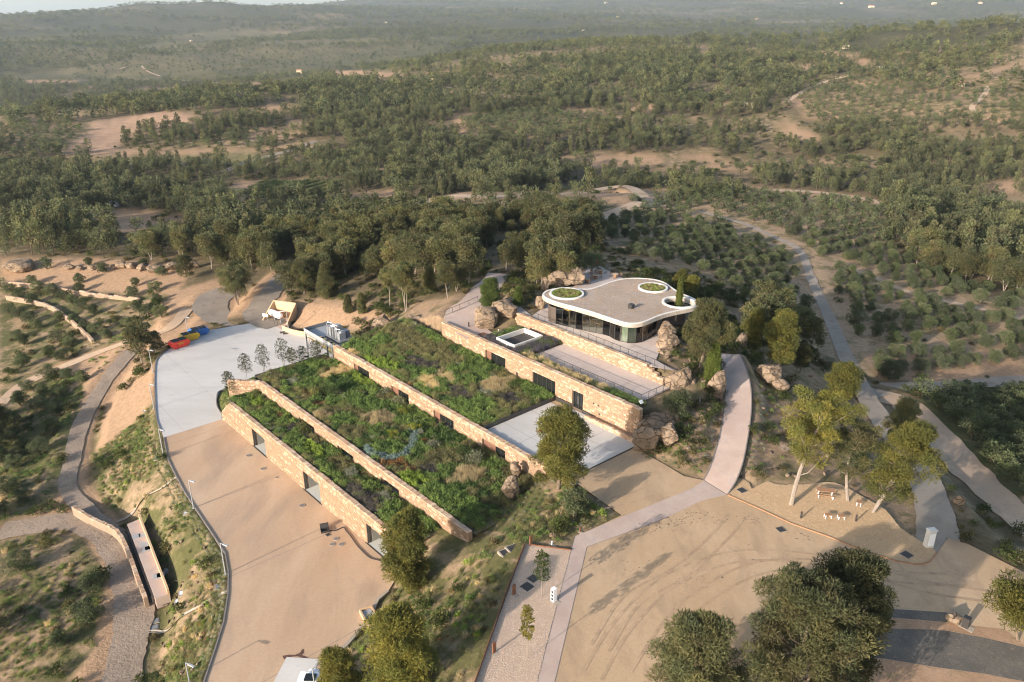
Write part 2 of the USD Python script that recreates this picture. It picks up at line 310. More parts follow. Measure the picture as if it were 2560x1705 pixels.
PATIO = [G(24, 34.4), G(56.0, 34.4), G(56.0, 43.4), G(24, 43.4)]
Z8 = lambda x, y, z=ZP: P(1780 + x / 3.92, 1100 + y / 3.92, z)
CHIPS = [Z8(*q) for q in [(155, 538), (240, 400), (290, 380), (370, 430), (390, 480), (540, 410), (640, 440), (900, 440), (1200, 420), (1480, 560), (1700, 690), (1850, 870), (1990, 960), (2110, 1040), (2195, 1100), (2130, 1190), (2060, 1215), (1990, 1218), (1800, 1185), (1500, 1090), (1150, 950), (780, 820), (500, 690)]]
flats = [(CHIPS, ZP), (DRIVE, 0.0), (YARD, 0.0), (PLAZA, ZP), (TERR, ZU), (PATIO, ZT)]
ctrl = []
for pl, z in flats:
    ring = Polygon([q[:2] for q in pl]).exterior
    for d in np.arange(0, ring.length, 5.0):
        c = ring.interpolate(d); ctrl.append((c.x, c.y, z))
for s, t, z in [(51.6, 1.2, 3.4), (51.6, 3, 4.0), (51.6, 5, 4.1), (53, 1, 2.7), (53, 3, 3.9), (54.8, 4.6, 4.2), (52.4, -.4, 1.0), (54, -1, 1.6), (58, 5, 5.2), (56, 1, 3.6), (60, 2, 5.0), (62, 0, 5.2), (58, 9, 5.8), (62, 9, 7.4), (58, 15, 7.0), (56, 18, 7.8), (62, 16, 8.2), (66, 12, 8.2), (70, 8, 8.2), (64, 4, 7.6), (67, -2, 7.0), (72, 0, 8.1),
                (-5, 2.6, .9), (-7, 4, .9), (-6.5, 6, 1.8), (-3.4, 2.2, 1.5), (-2, 1.0, 1.0), (-1.6, 2.2, 2.4), (0, 2.0, 2.6), (2.5, 3.0, 4.0), (-.8, 3.6, 4.4), (-2.6, 5, 4.0), (-4.6, 8.5, 3.2), (-2.2, 9, 4.8), (-1.6, 14, 5.0), (-3.2, 14, 3.4), (1.5, 6, 5.2), (1.5, 10, 5.6), (1.5, 14, 5.6), (3, 17, 5.7), (2.0, 26, 5.0), (6, 25, 8.2), (3, 31, 8.0), (10, 32, 10.0), (12, 35, 11.3), (16, 36, 12.2), (20, 38, 12.3), (14, 42, 12.8), (6, 40, 11.5), (8, 50, 13.0), (16, 48, 13.6), (20, 55, 14.0), (0, 36, 8.5), (-8, 34, 5.5), (-12, 30, 3.0), (-14, 40, 6.0), (-4, 45, 10.0),
                (24, 60, 13.5), (28, 70, 12.0), (18, 66, 11.5), (10, 62, 11.5), (40, 75, 10.6), (50, 70, 10.6), (58, 62, 10.6), (58, 52, 12.2), (60, 44, 11.8), (60, 36, 10.2), (59, 34, 9.2), (62, 40, 10.8), (64, 34, 9.2), (66, 38, 10.2)]:
    ctrl.append(tuple(G(s, t, z)))
for x, y, z in [
        # slope left of the driveway, down to the tank, the lower track and the olive grove
        (330, 960, -3.2), (270, 1040, -5.2), (350, 1080, -2.5), (290, 1180, -4.6), (380, 1180, -2.0), (420, 1280, -2.2), (330, 1260, -4.3), (480, 1360, -1.6), (430, 1420, -3.4), (470, 1500, -2.4), (400, 1560, -4.6), (440, 1640, -3.4), (370, 1660, -5.6), (460, 1705, -2.2), (360, 1705, -5.6),
        (250, 1310, -6.3), (180, 1300, -6.4), (310, 1440, -6.4), (340, 1560, -6.4), (300, 1660, -6.5), (150, 1450, -6.0), (80, 1400, -6.2), (60, 1600, -7.0), (180, 1560, -6.0), (200, 1680, -6.6), (0, 1705, -8.0), (0, 1300, -7.5), (150, 1200, -6.4), (60, 1100, -7.6), (200, 1050, -6.4), (0, 1000, -8.5), (120, 950, -6.8), (240, 900, -5.6), (330, 860, -3.2), (420, 845, -1.0), (0, 880, -8.5), (150, 850, -6.8), (300, 800, -4.2), (380, 760, -2.6), (430, 800, -1.0), (470, 740, -.6),
        (0, 780, -8.0), (100, 740, -6.5), (250, 730, -4.6), (0, 690, -6.0), (150, 690, -4.8), (300, 690, -3.2), (440, 680, -2.0), (0, 655, -4.0), (200, 650, -3.0), (400, 655, -1.8), (560, 720, -.2), (600, 770, .3), (680, 700, .6), (640, 780, .4), (720, 660, .4), (560, 640, -1.5), (300, 600, -4.5), (100, 600, -5.5), (0, 560, -9.0), (300, 550, -9.0), (500, 560, -7.5), (700, 600, -4.0), (700, 550, -7.0),
        # bank and wood behind the yard
        (690, 745, 2.4), (790, 770, 3.4), (850, 765, 4.2), (760, 820, .5), (850, 800, 3.2), (940, 770, 6.0), (1000, 790, 8.0), (1060, 770, 10.0), (800, 720, 3.6), (900, 700, 5.0), (1000, 700, 7.5), (1100, 700, 10.0), (850, 640, 3.0), (1000, 630, 5.0), (1150, 640, 8.0), (1300, 640, 9.0), (1380, 650, 10.0), (900, 560, -3.0), (1100, 560, 0.0), (1300, 560, 2.5), (1450, 620, 7.5), (1480, 580, 4.5),
        # olive grove behind and to the right
        (1560, 640, 8.5), (1640, 600, 6.0), (1700, 660, 8.5), (1780, 720, 7.5), (1850, 640, 4.6), (1900, 780, 6.5), (1980, 700, 2.2), (2050, 800, 2.5), (2000, 860, 4.5), (1900, 860, 8.5), (1880, 920, 10.3), (1950, 940, 9.0), (2040, 960, 6.0), (1920, 1030, 9.2), (1990, 1080, 8.6), (2080, 1130, 8.0), (2200, 1150, 7.4), (2240, 1240, 7.8), (2130, 1250, 8.5), (2300, 1340, 8.0), (1860, 1120, 9.0), (1900, 1200, 8.7),
        (2130, 870, 2.8), (2250, 780, 1.0), (2400, 850, .5), (2560, 800, -1.0), (2560, 940, 0.0), (2200, 960, 3.8), (2180, 1010, 4.6), (2250, 1110, 6.0), (2330, 1210, 7.0), (2400, 1300, 7.9), (2330, 1010, 2.6), (2420, 1060, 2.4), (2560, 1080, 1.0), (2480, 1200, 4.0), (2560, 1250, 4.0), (2540, 1350, 6.6), (2700, 1300, 5.0), (2300, 700, 0.0), (2450, 720, -1.5), (2350, 600, -1.5), (2560, 620, -4.0), (2200, 560, 0.0), (2050, 560, 1.0), (1900, 560, 1.6), (1750, 540, 2.0), (1620, 520, 1.5), (1480, 520, 1.0), (1350, 520, -1.0), (1200, 500, -4.0),
        (1150, 480, -4.5), (1400, 482, 0.0), (1650, 478, 1.5), (1850, 476, 1.0), (2050, 490, 0.0), (2230, 520, -1.0), (2380, 540, -6.0),
        (1000, 500, -9.0), (850, 510, -14.0), (600, 520, -14.0), (300, 500, -15.0), (0, 500, -14.0)]:
    ctrl.append(tuple(P(x, y, z)))
for x, d, z in [  # farther off: bearing column, distance, height
        (1200, 330, -10), (1500, 330, -12), (1800, 330, -12), (2100, 340, -12), (2400, 340, -16), (2560, 300, -12), (1000, 330, -16), (700, 330, -20), (400, 330, -20), (100, 330, -18),
        (100, 420, -20), (400, 450, -22), (700, 430, -22), (1000, 420, -16), (1300, 430, -20), (1600, 430, -24), (1900, 430, -26), (2300, 430, -26),
        (100, 520, -24), (400, 540, -22), (800, 520, -20), (1200, 520, -12), (1600, 520, -14), (2000, 520, -16), (2400, 520, -15),
        (100, 640, -16), (500, 650, -12), (900, 640, -12), (1300, 640, -5), (1700, 640, -4), (2100, 640, 0), (2500, 640, 2),
        (100, 740, -14), (500, 740, -6), (900, 760, -8), (1300, 780, 0), (1700, 780, 6), (2100, 800, 10), (2500, 760, 16),
        (100, 900, -50), (500, 900, -38), (900, 950, -10), (1300, 1000, 6), (1700, 1000, 16), (2100, 1000, 22), (2500, 900, 34),
        (100, 1300, -60), (500, 1300, -60), (900, 1300, -34), (1300, 1300, 4), (1700, 1250, 18), (2100, 1200, 24), (2500, 1100, 40), (2560, 1400, 20),
        (100, 1900, -52), (500, 1900, -50), (900, 1800, -42), (1300, 1800, -30), (1700, 1800, -24), (2100, 1800, -14), (2500, 1800, -8),
        (100, 2600, -30), (500, 2600, -28), (900, 2600, -28), (1300, 2600, -22), (1700, 2600, -16), (2100, 2600, -12), (2500, 2600, -8),
        (100, 3600, -4), (500, 3600, 2), (900, 3600, -8), (1300, 3800, -4), (1700, 3800, -4), (2100, 3800, 0), (2500, 3800, 4),
        (-300, 4800, 11), (0, 4800, 11), (98, 4800, 4), (196, 4800, 27), (250, 4800, 27), (267, 4800, 48), (337, 4800, 63), (381, 4800, 68), (403, 4800, 48), (473, 4800, 61), (506, 4800, 76), (571, 4800, 76), (615, 4800, 58), (653, 4800, 48), (789, 4800, 58), (1000, 5000, 44), (1300, 5600, 38), (1700, 5600, 34), (2100, 5600, 38), (2500, 5600, 44),
        (0, 6500, -40), (300, 6800, -40), (600, 6600, -20), (800, 7400, 62), (898, 7400, 100), (925, 7400, 118), (1023, 7400, 118), (1050, 7400, 95), (1279, 7800, 102), (1500, 8000, 130), (1700, 8000, 140), (2100, 8200, 160), (2560, 8200, 150),
        (0, 12000, -60), (600, 12000, -60), (1300, 12000, 40), (2000, 12000, 110), (2560, 12000, 110), (-900, 900, -20), (3400, 900, 10), (-900, 4000, 10), (3400, 4000, 40)]:
    az = math.atan2((x - 1280) / FOC, math.cos(TILT) + .4 * math.sin(TILT)); ctrl.append((d * math.sin(az), d * math.cos(az), z))
for b in range(60, 301, 24):
    for d, z in ((140, 2), (500, -10), (3000, 0), (9000, 20)):
        ctrl.append((d * math.sin(math.radians(b)), d * math.cos(math.radians(b)), z))
ctrl += [(0, 30, 7.5), (25, 30, 8.3), (-30, 30, 0), (-45, 40, -6), (1, 1, 5), (50, 40, 8.3)]
ctrl = np.array(ctrl)

AZ = np.radians(np.concatenate([np.arange(-180, -43, 3.0), np.arange(-43, 43, .16), np.arange(43, 180.1, 3.0)]))
RR = np.concatenate([np.geomspace(2, 40, 18, endpoint=False), np.geomspace(40, 250, 310, endpoint=False), np.geomspace(250, 14000, 330)])
LR = np.log(RR)
AA, DD = np.meshgrid(AZ, RR)
GX, GY = DD * np.sin(AA), DD * np.cos(AA)
from scipy.interpolate import RBFInterpolator
from scipy.ndimage import gaussian_filter
cr, ca = np.hypot(ctrl[:, 0], ctrl[:, 1]), np.arctan2(ctrl[:, 0], ctrl[:, 1])
def wrapc(a, r): return np.column_stack([a * 1.0, np.log(r)])
_k, _i = np.unique(np.round(wrapc(ca, cr), 4), axis=0, return_index=True)
rbf = RBFInterpolator(wrapc(ca[_i], cr[_i]), ctrl[_i, 2], kernel='linear', neighbors=60)
ci, cj = np.arange(0, len(RR), 3), np.arange(0, len(AZ), 3)       # coarse evaluation, then bilinear
ci = np.unique(np.append(ci, len(RR) - 1)); cj = np.unique(np.append(cj, len(AZ) - 1))
Zc = rbf(wrapc(AA[np.ix_(ci, cj)].ravel(), DD[np.ix_(ci, cj)].ravel())).reshape(len(ci), len(cj))
from scipy.interpolate import RegularGridInterpolator
GZ = RegularGridInterpolator((LR[ci], AZ[cj]), Zc)(np.stack([np.log(DD), AA], -1).reshape(-1, 2)).reshape(DD.shape)
GZ = gaussian_filter(GZ, (2.0, 2.0))
GZ[:, -1] = GZ[:, 0]
def relief(x, y):
    r = np.hypot(x, y)
    k = lambda a, b: np.clip((r - a) / (b - a), 0, 1)
    return ((noise2(x, y, 9, 3, 1) - .5) * (.35 + 1.2 * k(150, 400)) + (noise2(x, y, 60, 3, 2) - .5) * 9 * k(170, 650) + (noise2(x, y, 260, 4, 3) - .5) * 34 * k(350, 1500) + (noise2(x, y, 1200, 4, 4) - .5) * 60 * k(1800, 3200) * (1 - k(4000, 4700)) + (noise2(x, y, 500, 4, 5) - .5) * 30 * k(2500, 4500) + (noise2(x, y, 1000, 4, 6) - .5) * 80 * k(3000, 4600) * np.clip(x / 1500, 0, 1))
GZ = GZ + relief(GX, GY)

def ground(x, y, grid=None):
    g = GZ if grid is None else grid
    x, y = np.asarray(x, float), np.asarray(y, float)
    a, l = np.arctan2(x, y), np.log(np.clip(np.hypot(x, y), 2.001, 13990))
    j = np.clip(np.searchsorted(AZ, a) - 1, 0, len(AZ) - 2); i = np.clip(np.searchsorted(LR, l) - 1, 0, len(LR) - 2)
    u = np.clip((a - AZ[j]) / (AZ[j + 1] - AZ[j]), 0, 1); w = np.clip((l - LR[i]) / (LR[i + 1] - LR[i]), 0, 1)
    return (g[i, j] * (1 - u) + g[i, j + 1] * u) * (1 - w) + (g[i + 1, j] * (1 - u) + g[i + 1, j + 1] * u) * w
_ds = np.geomspace(50, 13000, 1400)
def PG(px, py):
    """Where the line of sight of a surveyed photograph position meets the ground."""
    u, v = (px - 1280) / FOC, (852.5 - py) / FOC
    d = np.array([u, math.cos(TILT) + v * math.sin(TILT), -math.sin(TILT) + v * math.cos(TILT)])
    q = d[None] * (_ds / math.hypot(d[0], d[1]))[:, None]; q[:, 2] += CAM_H
    below = q[:, 2] < ground(q[:, 0], q[:, 1])
    k = int(np.argmax(below)) if below.any() else len(_ds) - 1
    if k == 0: return q[0]
    a, b = q[k - 1].copy(), q[k].copy()
    for _ in range(12):
        m = (a + b) / 2
        if m[2] < ground(m[0], m[1]): b = m
        else: a = m
    return (a + b) / 2

# ------------------------------------------------------------------ roads and paths (ribbons laid over the land, which is graded under them)
def ribbon(line, width, zs=None, lift=0.03, across=3):
    line = np.asarray(line, float)
    tg = np.gradient(line[:, :2], axis=0); tg /= np.maximum(np.linalg.norm(tg, axis=1, keepdims=True), 1e-9)
    nr = np.column_stack([tg[:, 1], -tg[:, 0]])
    w = np.broadcast_to(np.asarray(width, float), (len(line),))
    off = np.linspace(-.5, .5, across + 1)
    v = np.concatenate([np.column_stack([line[:, :2] + nr * (w * o)[:, None], line[:, 2] + lift]) for o in off])
    n = len(line); f = []
    for a in range(across):
        for i in range(n - 1):
            p = a * n + i; q = p + n
            f += [[p, q, q + 1], [p, q + 1, p + 1]]
    f = np.array(f)
    return v, f[:, ::-1] if (lambda a, b: a[0] * b[1] - a[1] * b[0])(v[f[0, 1]] - v[f[0, 0]], v[f[0, 2]] - v[f[0, 0]]) < 0 else f
def smooth_line(px, n=10, sm=2.0, z=None):
    pts = np.array([PG(*q[:2]) for q in px])
    c = spline(pts, n)
    if z is None: c[:, 2] = gaussian_filter(ground(c[:, 0], c[:, 1]), sm * n / 5)
    else: c[:, 2] = np.interp(np.linspace(0, 1, len(c)), np.linspace(0, 1, len(z)), z)
    return c
ramp_l = [(1320, 1105), (1380, 985), (1440, 800), (1480, 640), (1505, 470), (1520, 300), (1515, 180), (1495, 100), (1470, 20), (1440, -60)]
ramp_r = [(1540, 1240), (1620, 1110), (1680, 950), (1720, 760), (1750, 560), (1762, 400), (1755, 260), (1735, 150), (1700, 40), (1660, -50)]
rz = np.linspace(ZP, 12.8, len(ramp_l))
RAMP_L = spline([P(1400 + x / 3.68, 900 + y / 3.68, z) for (x, y), z in zip(ramp_l, rz)], 6)
RAMP_R = spline([P(1400 + x / 3.68, 900 + y / 3.68, z) for (x, y), z in zip(ramp_r, rz)], 6)
roads = []   # name, centre line, width, material
def road(name, px, width, material, z=None, n=24): roads.append((name, smooth_line(px, n, z=z), width, material))
road('gravel_road', [(2330, 1440), (2345, 1360), (2335, 1270), (2300, 1180), (2240, 1095), (2190, 1030), (2160, 980), (2135, 930), (2110, 880), (2080, 810), (2048, 740), (2022, 680), (2008, 640), (1985, 615), (1930, 590), (1860, 560), (1810, 545), (1745, 528)], 'taper', 'gravel_road')
road('gravel_road', [(2165, 985), (2230, 968), (2330, 965), (2440, 958), (2560, 950), (2700, 940)], 3.8, 'gravel_road')
road('dirt_road', [(2190, 985), (2260, 1010), (2330, 1070), (2400, 1150), (2480, 1230), (2560, 1300), (2640, 1360)], 5.5, 'dirt_road')
road('dirt_road', [(2120, 670), (2200, 700), (2300, 740), (2420, 765), (2560, 800)], 2.4, 'dirt_road')
road('dirt_road', [(1460, 565), (1530, 535), (1590, 510), (1640, 488), (1760, 480), (1900, 476), (2050, 482), (2170, 500), (2240, 518)], 6.0, 'dirt_road')
road('dirt_road', [(1060, 505), (1130, 492), (1250, 486), (1400, 484), (1560, 482), (1640, 486)], 6.0, 'dirt_road')
road('asphalt_lane', [(660, 830), (600, 800), (545, 790), (525, 765), (545, 738), (590, 722)], 8.0, 'asphalt')
road('asphalt_lane', [(690, 815), (640, 790), (655, 755), (690, 715), (722, 680), (742, 655)], 5.6, 'asphalt')
road('dirt_road', [(330, 870), (260, 960), (205, 1060), (180, 1150), (170, 1220), (220, 1280), (290, 1330)], 3.0, 'mud_track')
road('dirt_road', [(0, 1010), (60, 960), (160, 915), (250, 880), (330, 850), (420, 820), (470, 770)], 2.8, 'dirt_road')
road('mud_track', [(0, 1330), (100, 1310), (200, 1305), (275, 1345), (320, 1440), (335, 1530), (320, 1620), (300, 1720), (285, 1820)], 4.8, 'mud_track')
road('asphalt_lane', [(560, 430), (615, 407), (680, 388), (735, 374), (790, 350)], 6.0, 'asphalt')
road('dirt_road', [(1000, 220), (1090, 215), (1180, 228), (1280, 240), (1360, 238)], 6.0, 'dirt_road')
road('dirt_road', [(300, 175), (345, 158), (370, 180), (430, 197), (520, 206), (600, 216)], 5.0, 'dirt_road')
road('dirt_road', [(1960, 262), (2030, 215), (2100, 193), (2160, 185)], 4.5, 'dirt_road')
road('dirt_road', [(2466, 292), (2430, 270), (2462, 235), (2470, 210)], 4.0, 'dirt_road')
road('asphalt_lane', [(1250, 690), (1190, 745), (1150, 785), (1165, 815), (1200, 840)], 5.5, 'path_concrete')

pts2 = shapely.points(GX.ravel(), GY.ravel())
near = (DD.ravel() < 420) & (np.abs(AA.ravel()) < math.radians(75))
def grade(polygon, zfun, margin, drop):
    pg = Polygon([q[:2] for q in polygon]) if not isinstance(polygon, Polygon) else polygon
    if not pg.is_valid: pg = pg.buffer(0)
    x0, y0, x1, y1 = pg.bounds
    gx, gy = GX.ravel(), GY.ravel()
    k = np.nonzero((gx > x0 - margin) & (gx < x1 + margin) & (gy > y0 - margin) & (gy < y1 + margin))[0]
    if not len(k): return
    d = shapely.distance(pts2[k], pg)
    w = np.clip(1 - d / margin, 0, 1); w = w * w * (3 - 2 * w)
    z = GZ.ravel()
    z[k] = z[k] * (1 - w) + w * (zfun(gx[k], gy[k]) - drop)
roads = [(n_, c, (np.interp(np.arange(len(c)) / len(c), [0, .12, .35, .6, 1], [5.2, 4.4, 3.4, 2.5, 2.0]) if w == 'taper' else w), m) for n_, c, w, m in roads]
for name, c, w, m in roads:
    if np.hypot(c[:, 0], c[:, 1]).max() > 1500: continue
    from scipy.spatial import cKDTree
    kd = cKDTree(c[:, :2])
    grade(LineString(c[:, :2]).buffer(np.max(w) / 2 + .6, cap_style=2), lambda x, y, kd=kd, c=c: c[kd.query(np.column_stack([x, y]))[1], 2], 3.5, .10)
_rc = (RAMP_L + RAMP_R) / 2
_kd = cKDTree(_rc[:, :2])
grade(Polygon(np.vstack([RAMP_L[:, :2], RAMP_R[::-1, :2]])).buffer(.5), lambda x, y: _rc[_kd.query(np.column_stack([x, y]))[1], 2], 2.0, .22)
for pl, z in flats:
    grade(pl, lambda x, y, z=z: np.full(len(x), z), 1.4, .12)
# under the building
S_, T_ = toST(GX, GY)
inb = (S_ > -.6) & (S_ < 51.5) & (T_ > .35) & (T_ < 20)
GZ[(S_ > 1.7) & (S_ < 50.9) & (T_ > -.6) & (T_ < 6.3)] = -.35
GZ[(S_ > 2.5) & (S_ < 56) & (T_ >= 6.3) & (T_ < 20.2)] = 5.2
GZ[(S_ > 4.0) & (S_ < 42.5) & (T_ >= 20.2) & (T_ < 34.6)] = 7.4
GZ[(S_ > 15) & (S_ < 58) & (T_ >= 33.2) & (T_ < 34.6)] = 8.0
GZ = GZ.reshape(DD.shape)
# ------------------------------------------------------------------ what grows where
ZW, ZH = 640, 426
zone_im = Image.new('L', (ZW, ZH), 0)
_zd = ImageDraw.Draw(zone_im)
FOREST, SCRUB, OLIVE, BARE, FIELD, VINE, MEADOW, SLOPE, NONE, FAROLIVE, FARMIX, PLAIN, GRASSOLIVE, DENSEOLIVE, ROCKY = range(15)
def zone(code, pts): _zd.polygon([(x / 4, y / 4) for x, y in pts], fill=code)
zone(FARMIX, [(0, 0), (2560, 0), (2560, 95), (2200, 135), (1900, 112), (1500, 100), (1150, 150), (900, 190), (0, 225)])
zone(PLAIN, [(0, 90), (350, 70), (800, 80), (1150, 95), (1050, 150), (700, 185), (350, 200), (0, 205)])
zone(SCRUB, [(1150, 150), (1500, 115), (1900, 125), (2150, 150), (2560, 110), (2560, 230), (2250, 200), (1900, 230), (1600, 190), (1200, 230), (800, 235), (560, 215)])
zone(FOREST, [(1300, 160), (1560, 125), (1900, 135), (2150, 165), (1950, 215), (1700, 200), (1400, 205)])
zone(FOREST, [(0, 225), (500, 210), (1000, 195), (1250, 215), (1100, 275), (0, 300)])
zone(FAROLIVE, [(0, 300), (230, 322), (150, 378), (0, 388)])
zone(FIELD, [(226, 305), (413, 276), (530, 296), (484, 315), (348, 321), (283, 372), (152, 376), (234, 326)])
zone(SCRUB, [(380, 330), (640, 320), (780, 345), (650, 380), (400, 390), (300, 372)])
zone(MEADOW, [(0, 392), (185, 402), (390, 390), (647, 383), (620, 408), (380, 408), (180, 420), (0, 415)])
zone(BARE, [(150, 380), (300, 374), (640, 372), (700, 362), (700, 372), (500, 386), (150, 392)])
zone(VINE, [(607, 484), (664, 455), (858, 455), (852, 492), (647, 508)])
zone(BARE, [(560, 470), (610, 450), (664, 452), (620, 480), (640, 512), (560, 508)])
zone(BARE, [(228, 530), (330, 522), (470, 545), (460, 566), (240, 566)])
zone(BARE, [(820, 490), (1000, 470), (1050, 478), (1000, 495), (850, 502)])
zone(FAROLIVE, [(1143, 300), (1300, 278), (1514, 283), (1500, 318), (1400, 340), (1230, 345)])
zone(BARE, [(1130, 285), (1200, 280), (1160, 310), (1200, 345), (1150, 335)])
zone(FAROLIVE, [(1987, 261), (2031, 215), (2150, 192), (2259, 218), (2433, 228), (2560, 235), (2560, 330), (2466, 310), (2205, 326), (2014, 294)])
zone(BARE, [(2170, 205), (2260, 214), (2262, 222), (2180, 214)])
zone(BARE, [(1770, 255), (1900, 262), (1890, 275), (1770, 270)])
zone(BARE, [(1960, 250), (2030, 240), (2020, 262), (1980, 268)])
zone(ROCKY, [(2340, 345), (2560, 335), (2560, 365), (2360, 362)])
zone(SCRUB, [(1759, 413), (2042, 392), (2205, 381), (2178, 462), (1878, 435)])
zone(BARE, [(1040, 505), (1140, 480), (1300, 478), (1450, 478), (1650, 470), (1930, 470), (2150, 490), (2245, 512), (2240, 530), (2050, 500), (1900, 490), (1660, 492), (1600, 512), (1460, 568), (1450, 556), (1545, 522), (1450, 492), (1250, 494), (1100, 508)])
zone(GRASSOLIVE, [(1300, 505), (1430, 500), (1540, 512), (1530, 530), (1450, 552), (1340, 555), (1290, 530)])
zone(OLIVE, [(1480, 572), (1617, 506), (1933, 488), (2205, 522), (2215, 610), (2330, 690), (2560, 745), (2560, 940), (2200, 955), (2080, 900), (1920, 780), (1760, 690), (1640, 650), (1500, 610)])
zone(FOREST, [(2215, 530), (2350, 490), (2560, 560), (2560, 730), (2330, 690), (2220, 600)])
zone(BARE, [(2380, 478), (2560, 446), (2560, 476), (2400, 494)])
zone(VINE, [(2470, 495), (2560, 490), (2560, 560), (2480, 535)])
zone(DENSEOLIVE, [(2290, 960), (2560, 930), (2560, 1320), (2400, 1130), (2310, 1010)])
zone(BARE, [(2150, 880), (2350, 880), (2560, 860), (2560, 950), (2200, 955)])
zone(BARE, [(0, 640), (250, 645), (480, 665), (440, 735), (300, 735), (100, 720), (0, 700)])
zone(GRASSOLIVE, [(0, 700), (100, 720), (300, 738), (440, 735), (470, 775), (420, 820), (330, 845), (240, 870), (150, 920), (0, 980)])
zone(BARE, [(0, 980), (150, 905), (330, 840), (440, 780), (480, 790), (420, 850), (340, 900), (260, 1010), (220, 1100), (215, 1200), (290, 1290), (390, 1500), (350, 1705), (170, 1705), (230, 1620), (270, 1440), (200, 1330), (80, 1330), (0, 1340)])
zone(GRASSOLIVE, [(0, 960), (60, 960), (150, 930), (210, 940), (190, 1060), (175, 1180), (120, 1260), (0, 1310)])
zone(GRASSOLIVE, [(0, 1345), (90, 1335), (200, 1350), (265, 1440), (230, 1620), (165, 1705), (0, 1705)])
zone(SLOPE, [(385, 900), (390, 1000), (400, 1090), (440, 1195), (490, 1280), (560, 1390), (568, 1480), (540, 1620), (500, 1705), (345, 1705), (372, 1580), (430, 1480), (350, 1300), (260, 1270), (235, 1150), (255, 1020), (330, 930)])
zone(BARE, [(260, 1010), (330, 915), (385, 905), (385, 1000), (330, 1060), (240, 1130)])
zone(SLOPE, [(1000, 1435), (1060, 1335), (1140, 1330), (1300, 1350), (1310, 1370), (1240, 1560), (1190, 1705), (800, 1705), (945, 1500)])
zone(SLOPE, [(1280, 1215), (1430, 1205), (1550, 1290), (1440, 1340), (1430, 1375), (1310, 1360), (1150, 1340), (1070, 1335), (1150, 1290)])
zone(ROCKY, [(1450, 640), (1500, 610), (1640, 650), (1760, 690), (1910, 775), (1850, 890), (1760, 830), (1640, 720), (1450, 700)])
zone(ROCKY, [(690, 760), (800, 740), (1000, 760), (1110, 745), (1250, 700), (1400, 720), (1380, 760), (1100, 820), (870, 830), (760, 840), (690, 800)])
zone(BARE, [(700, 755), (820, 762), (960, 780), (980, 800), (880, 815), (770, 830), (700, 790)])
zone(BARE, [(520, 800), (600, 740), (700, 660), (760, 640), (740, 690), (700, 760), (690, 800), (600, 790)])
zone(ROCKY, [(1640, 860), (1700, 960), (1600, 1130), (1760, 1200), (1840, 980), (1830, 880), (1760, 820)])
zone(ROCKY, [(1830, 880), (1880, 860), (2050, 880), (2100, 960), (2160, 1040), (2240, 1130), (2310, 1220), (2350, 1330), (2300, 1410), (2000, 1320), (1820, 1235), (1880, 1080), (1880, 960)])
zone(NONE, [(1940, 1290), (1830, 1235), (1850, 1190), (1930, 1200), (2200, 1260), (2300, 1360), (2310, 1405), (2240, 1402)])
zone(BARE, [(2150, 1500), (2560, 1520), (2560, 1705), (2000, 1705)])
for b_ in [[(1688, 121), (1726, 121), (1728, 130), (1690, 131)], [(1745, 131), (1770, 131), (1770, 137), (1750, 138)], [(1360, 157), (1395, 157), (1400, 165), (1362, 165)], [(1280, 234), (1410, 230), (1412, 242), (1280, 246)], [(1410, 268), (1520, 272), (1520, 282), (1420, 282)], [(2130, 146), (2170, 150), (2172, 161), (2140, 162)],
           [(2350, 176), (2405, 178), (2402, 184), (2352, 183)], [(2392, 184), (2455, 186), (2450, 194), (2400, 193)], [(2450, 178), (2560, 150), (2560, 160), (2460, 190)], [(827, 172), (1001, 180), (1010, 198), (840, 200)], [(533, 209), (645, 212), (645, 219), (533, 218)], [(940, 203), (1066, 204), (1066, 214), (950, 213)], [(1090, 222), (1280, 236), (1280, 246), (1100, 236)],
           [(1560, 230), (1640, 234), (1640, 242), (1560, 240)], [(1200, 255), (1290, 252), (1292, 262), (1205, 264)], [(2010, 395), (2110, 396), (2115, 408), (2030, 410)], [(1740, 410), (1880, 415), (1880, 425), (1760, 424)], [(720, 300), (780, 300), (785, 312), (725, 312)], [(620, 330), (760, 330), (740, 345), (640, 345)], [(60, 200), (200, 196), (190, 206), (70, 208)]]:
    zone(BARE, b_)
zone(SLOPE, [(560, 965), (600, 925), (690, 880), (780, 850), (870, 850), (870, 960), (600, 1040)])
zone(BARE, [(425, 735), (560, 690), (592, 745), (520, 800), (470, 862), (400, 862), (380, 790)])
zone(SLOPE, [(535, 955), (600, 945), (640, 960), (600, 1030), (550, 1050), (535, 1010)])
zone(BARE, [(225, 525), (480, 545), (490, 592), (230, 582)])
zone(SCRUB, [(600, 508), (650, 510), (855, 494), (900, 552), (600, 562)])
zone(SCRUB, [(840, 502), (1050, 488), (1060, 545), (880, 548)])
zone(GRASSOLIVE, [(1050, 508), (1300, 498), (1300, 548), (1070, 548)])
ZONE = np.array(zone_im)
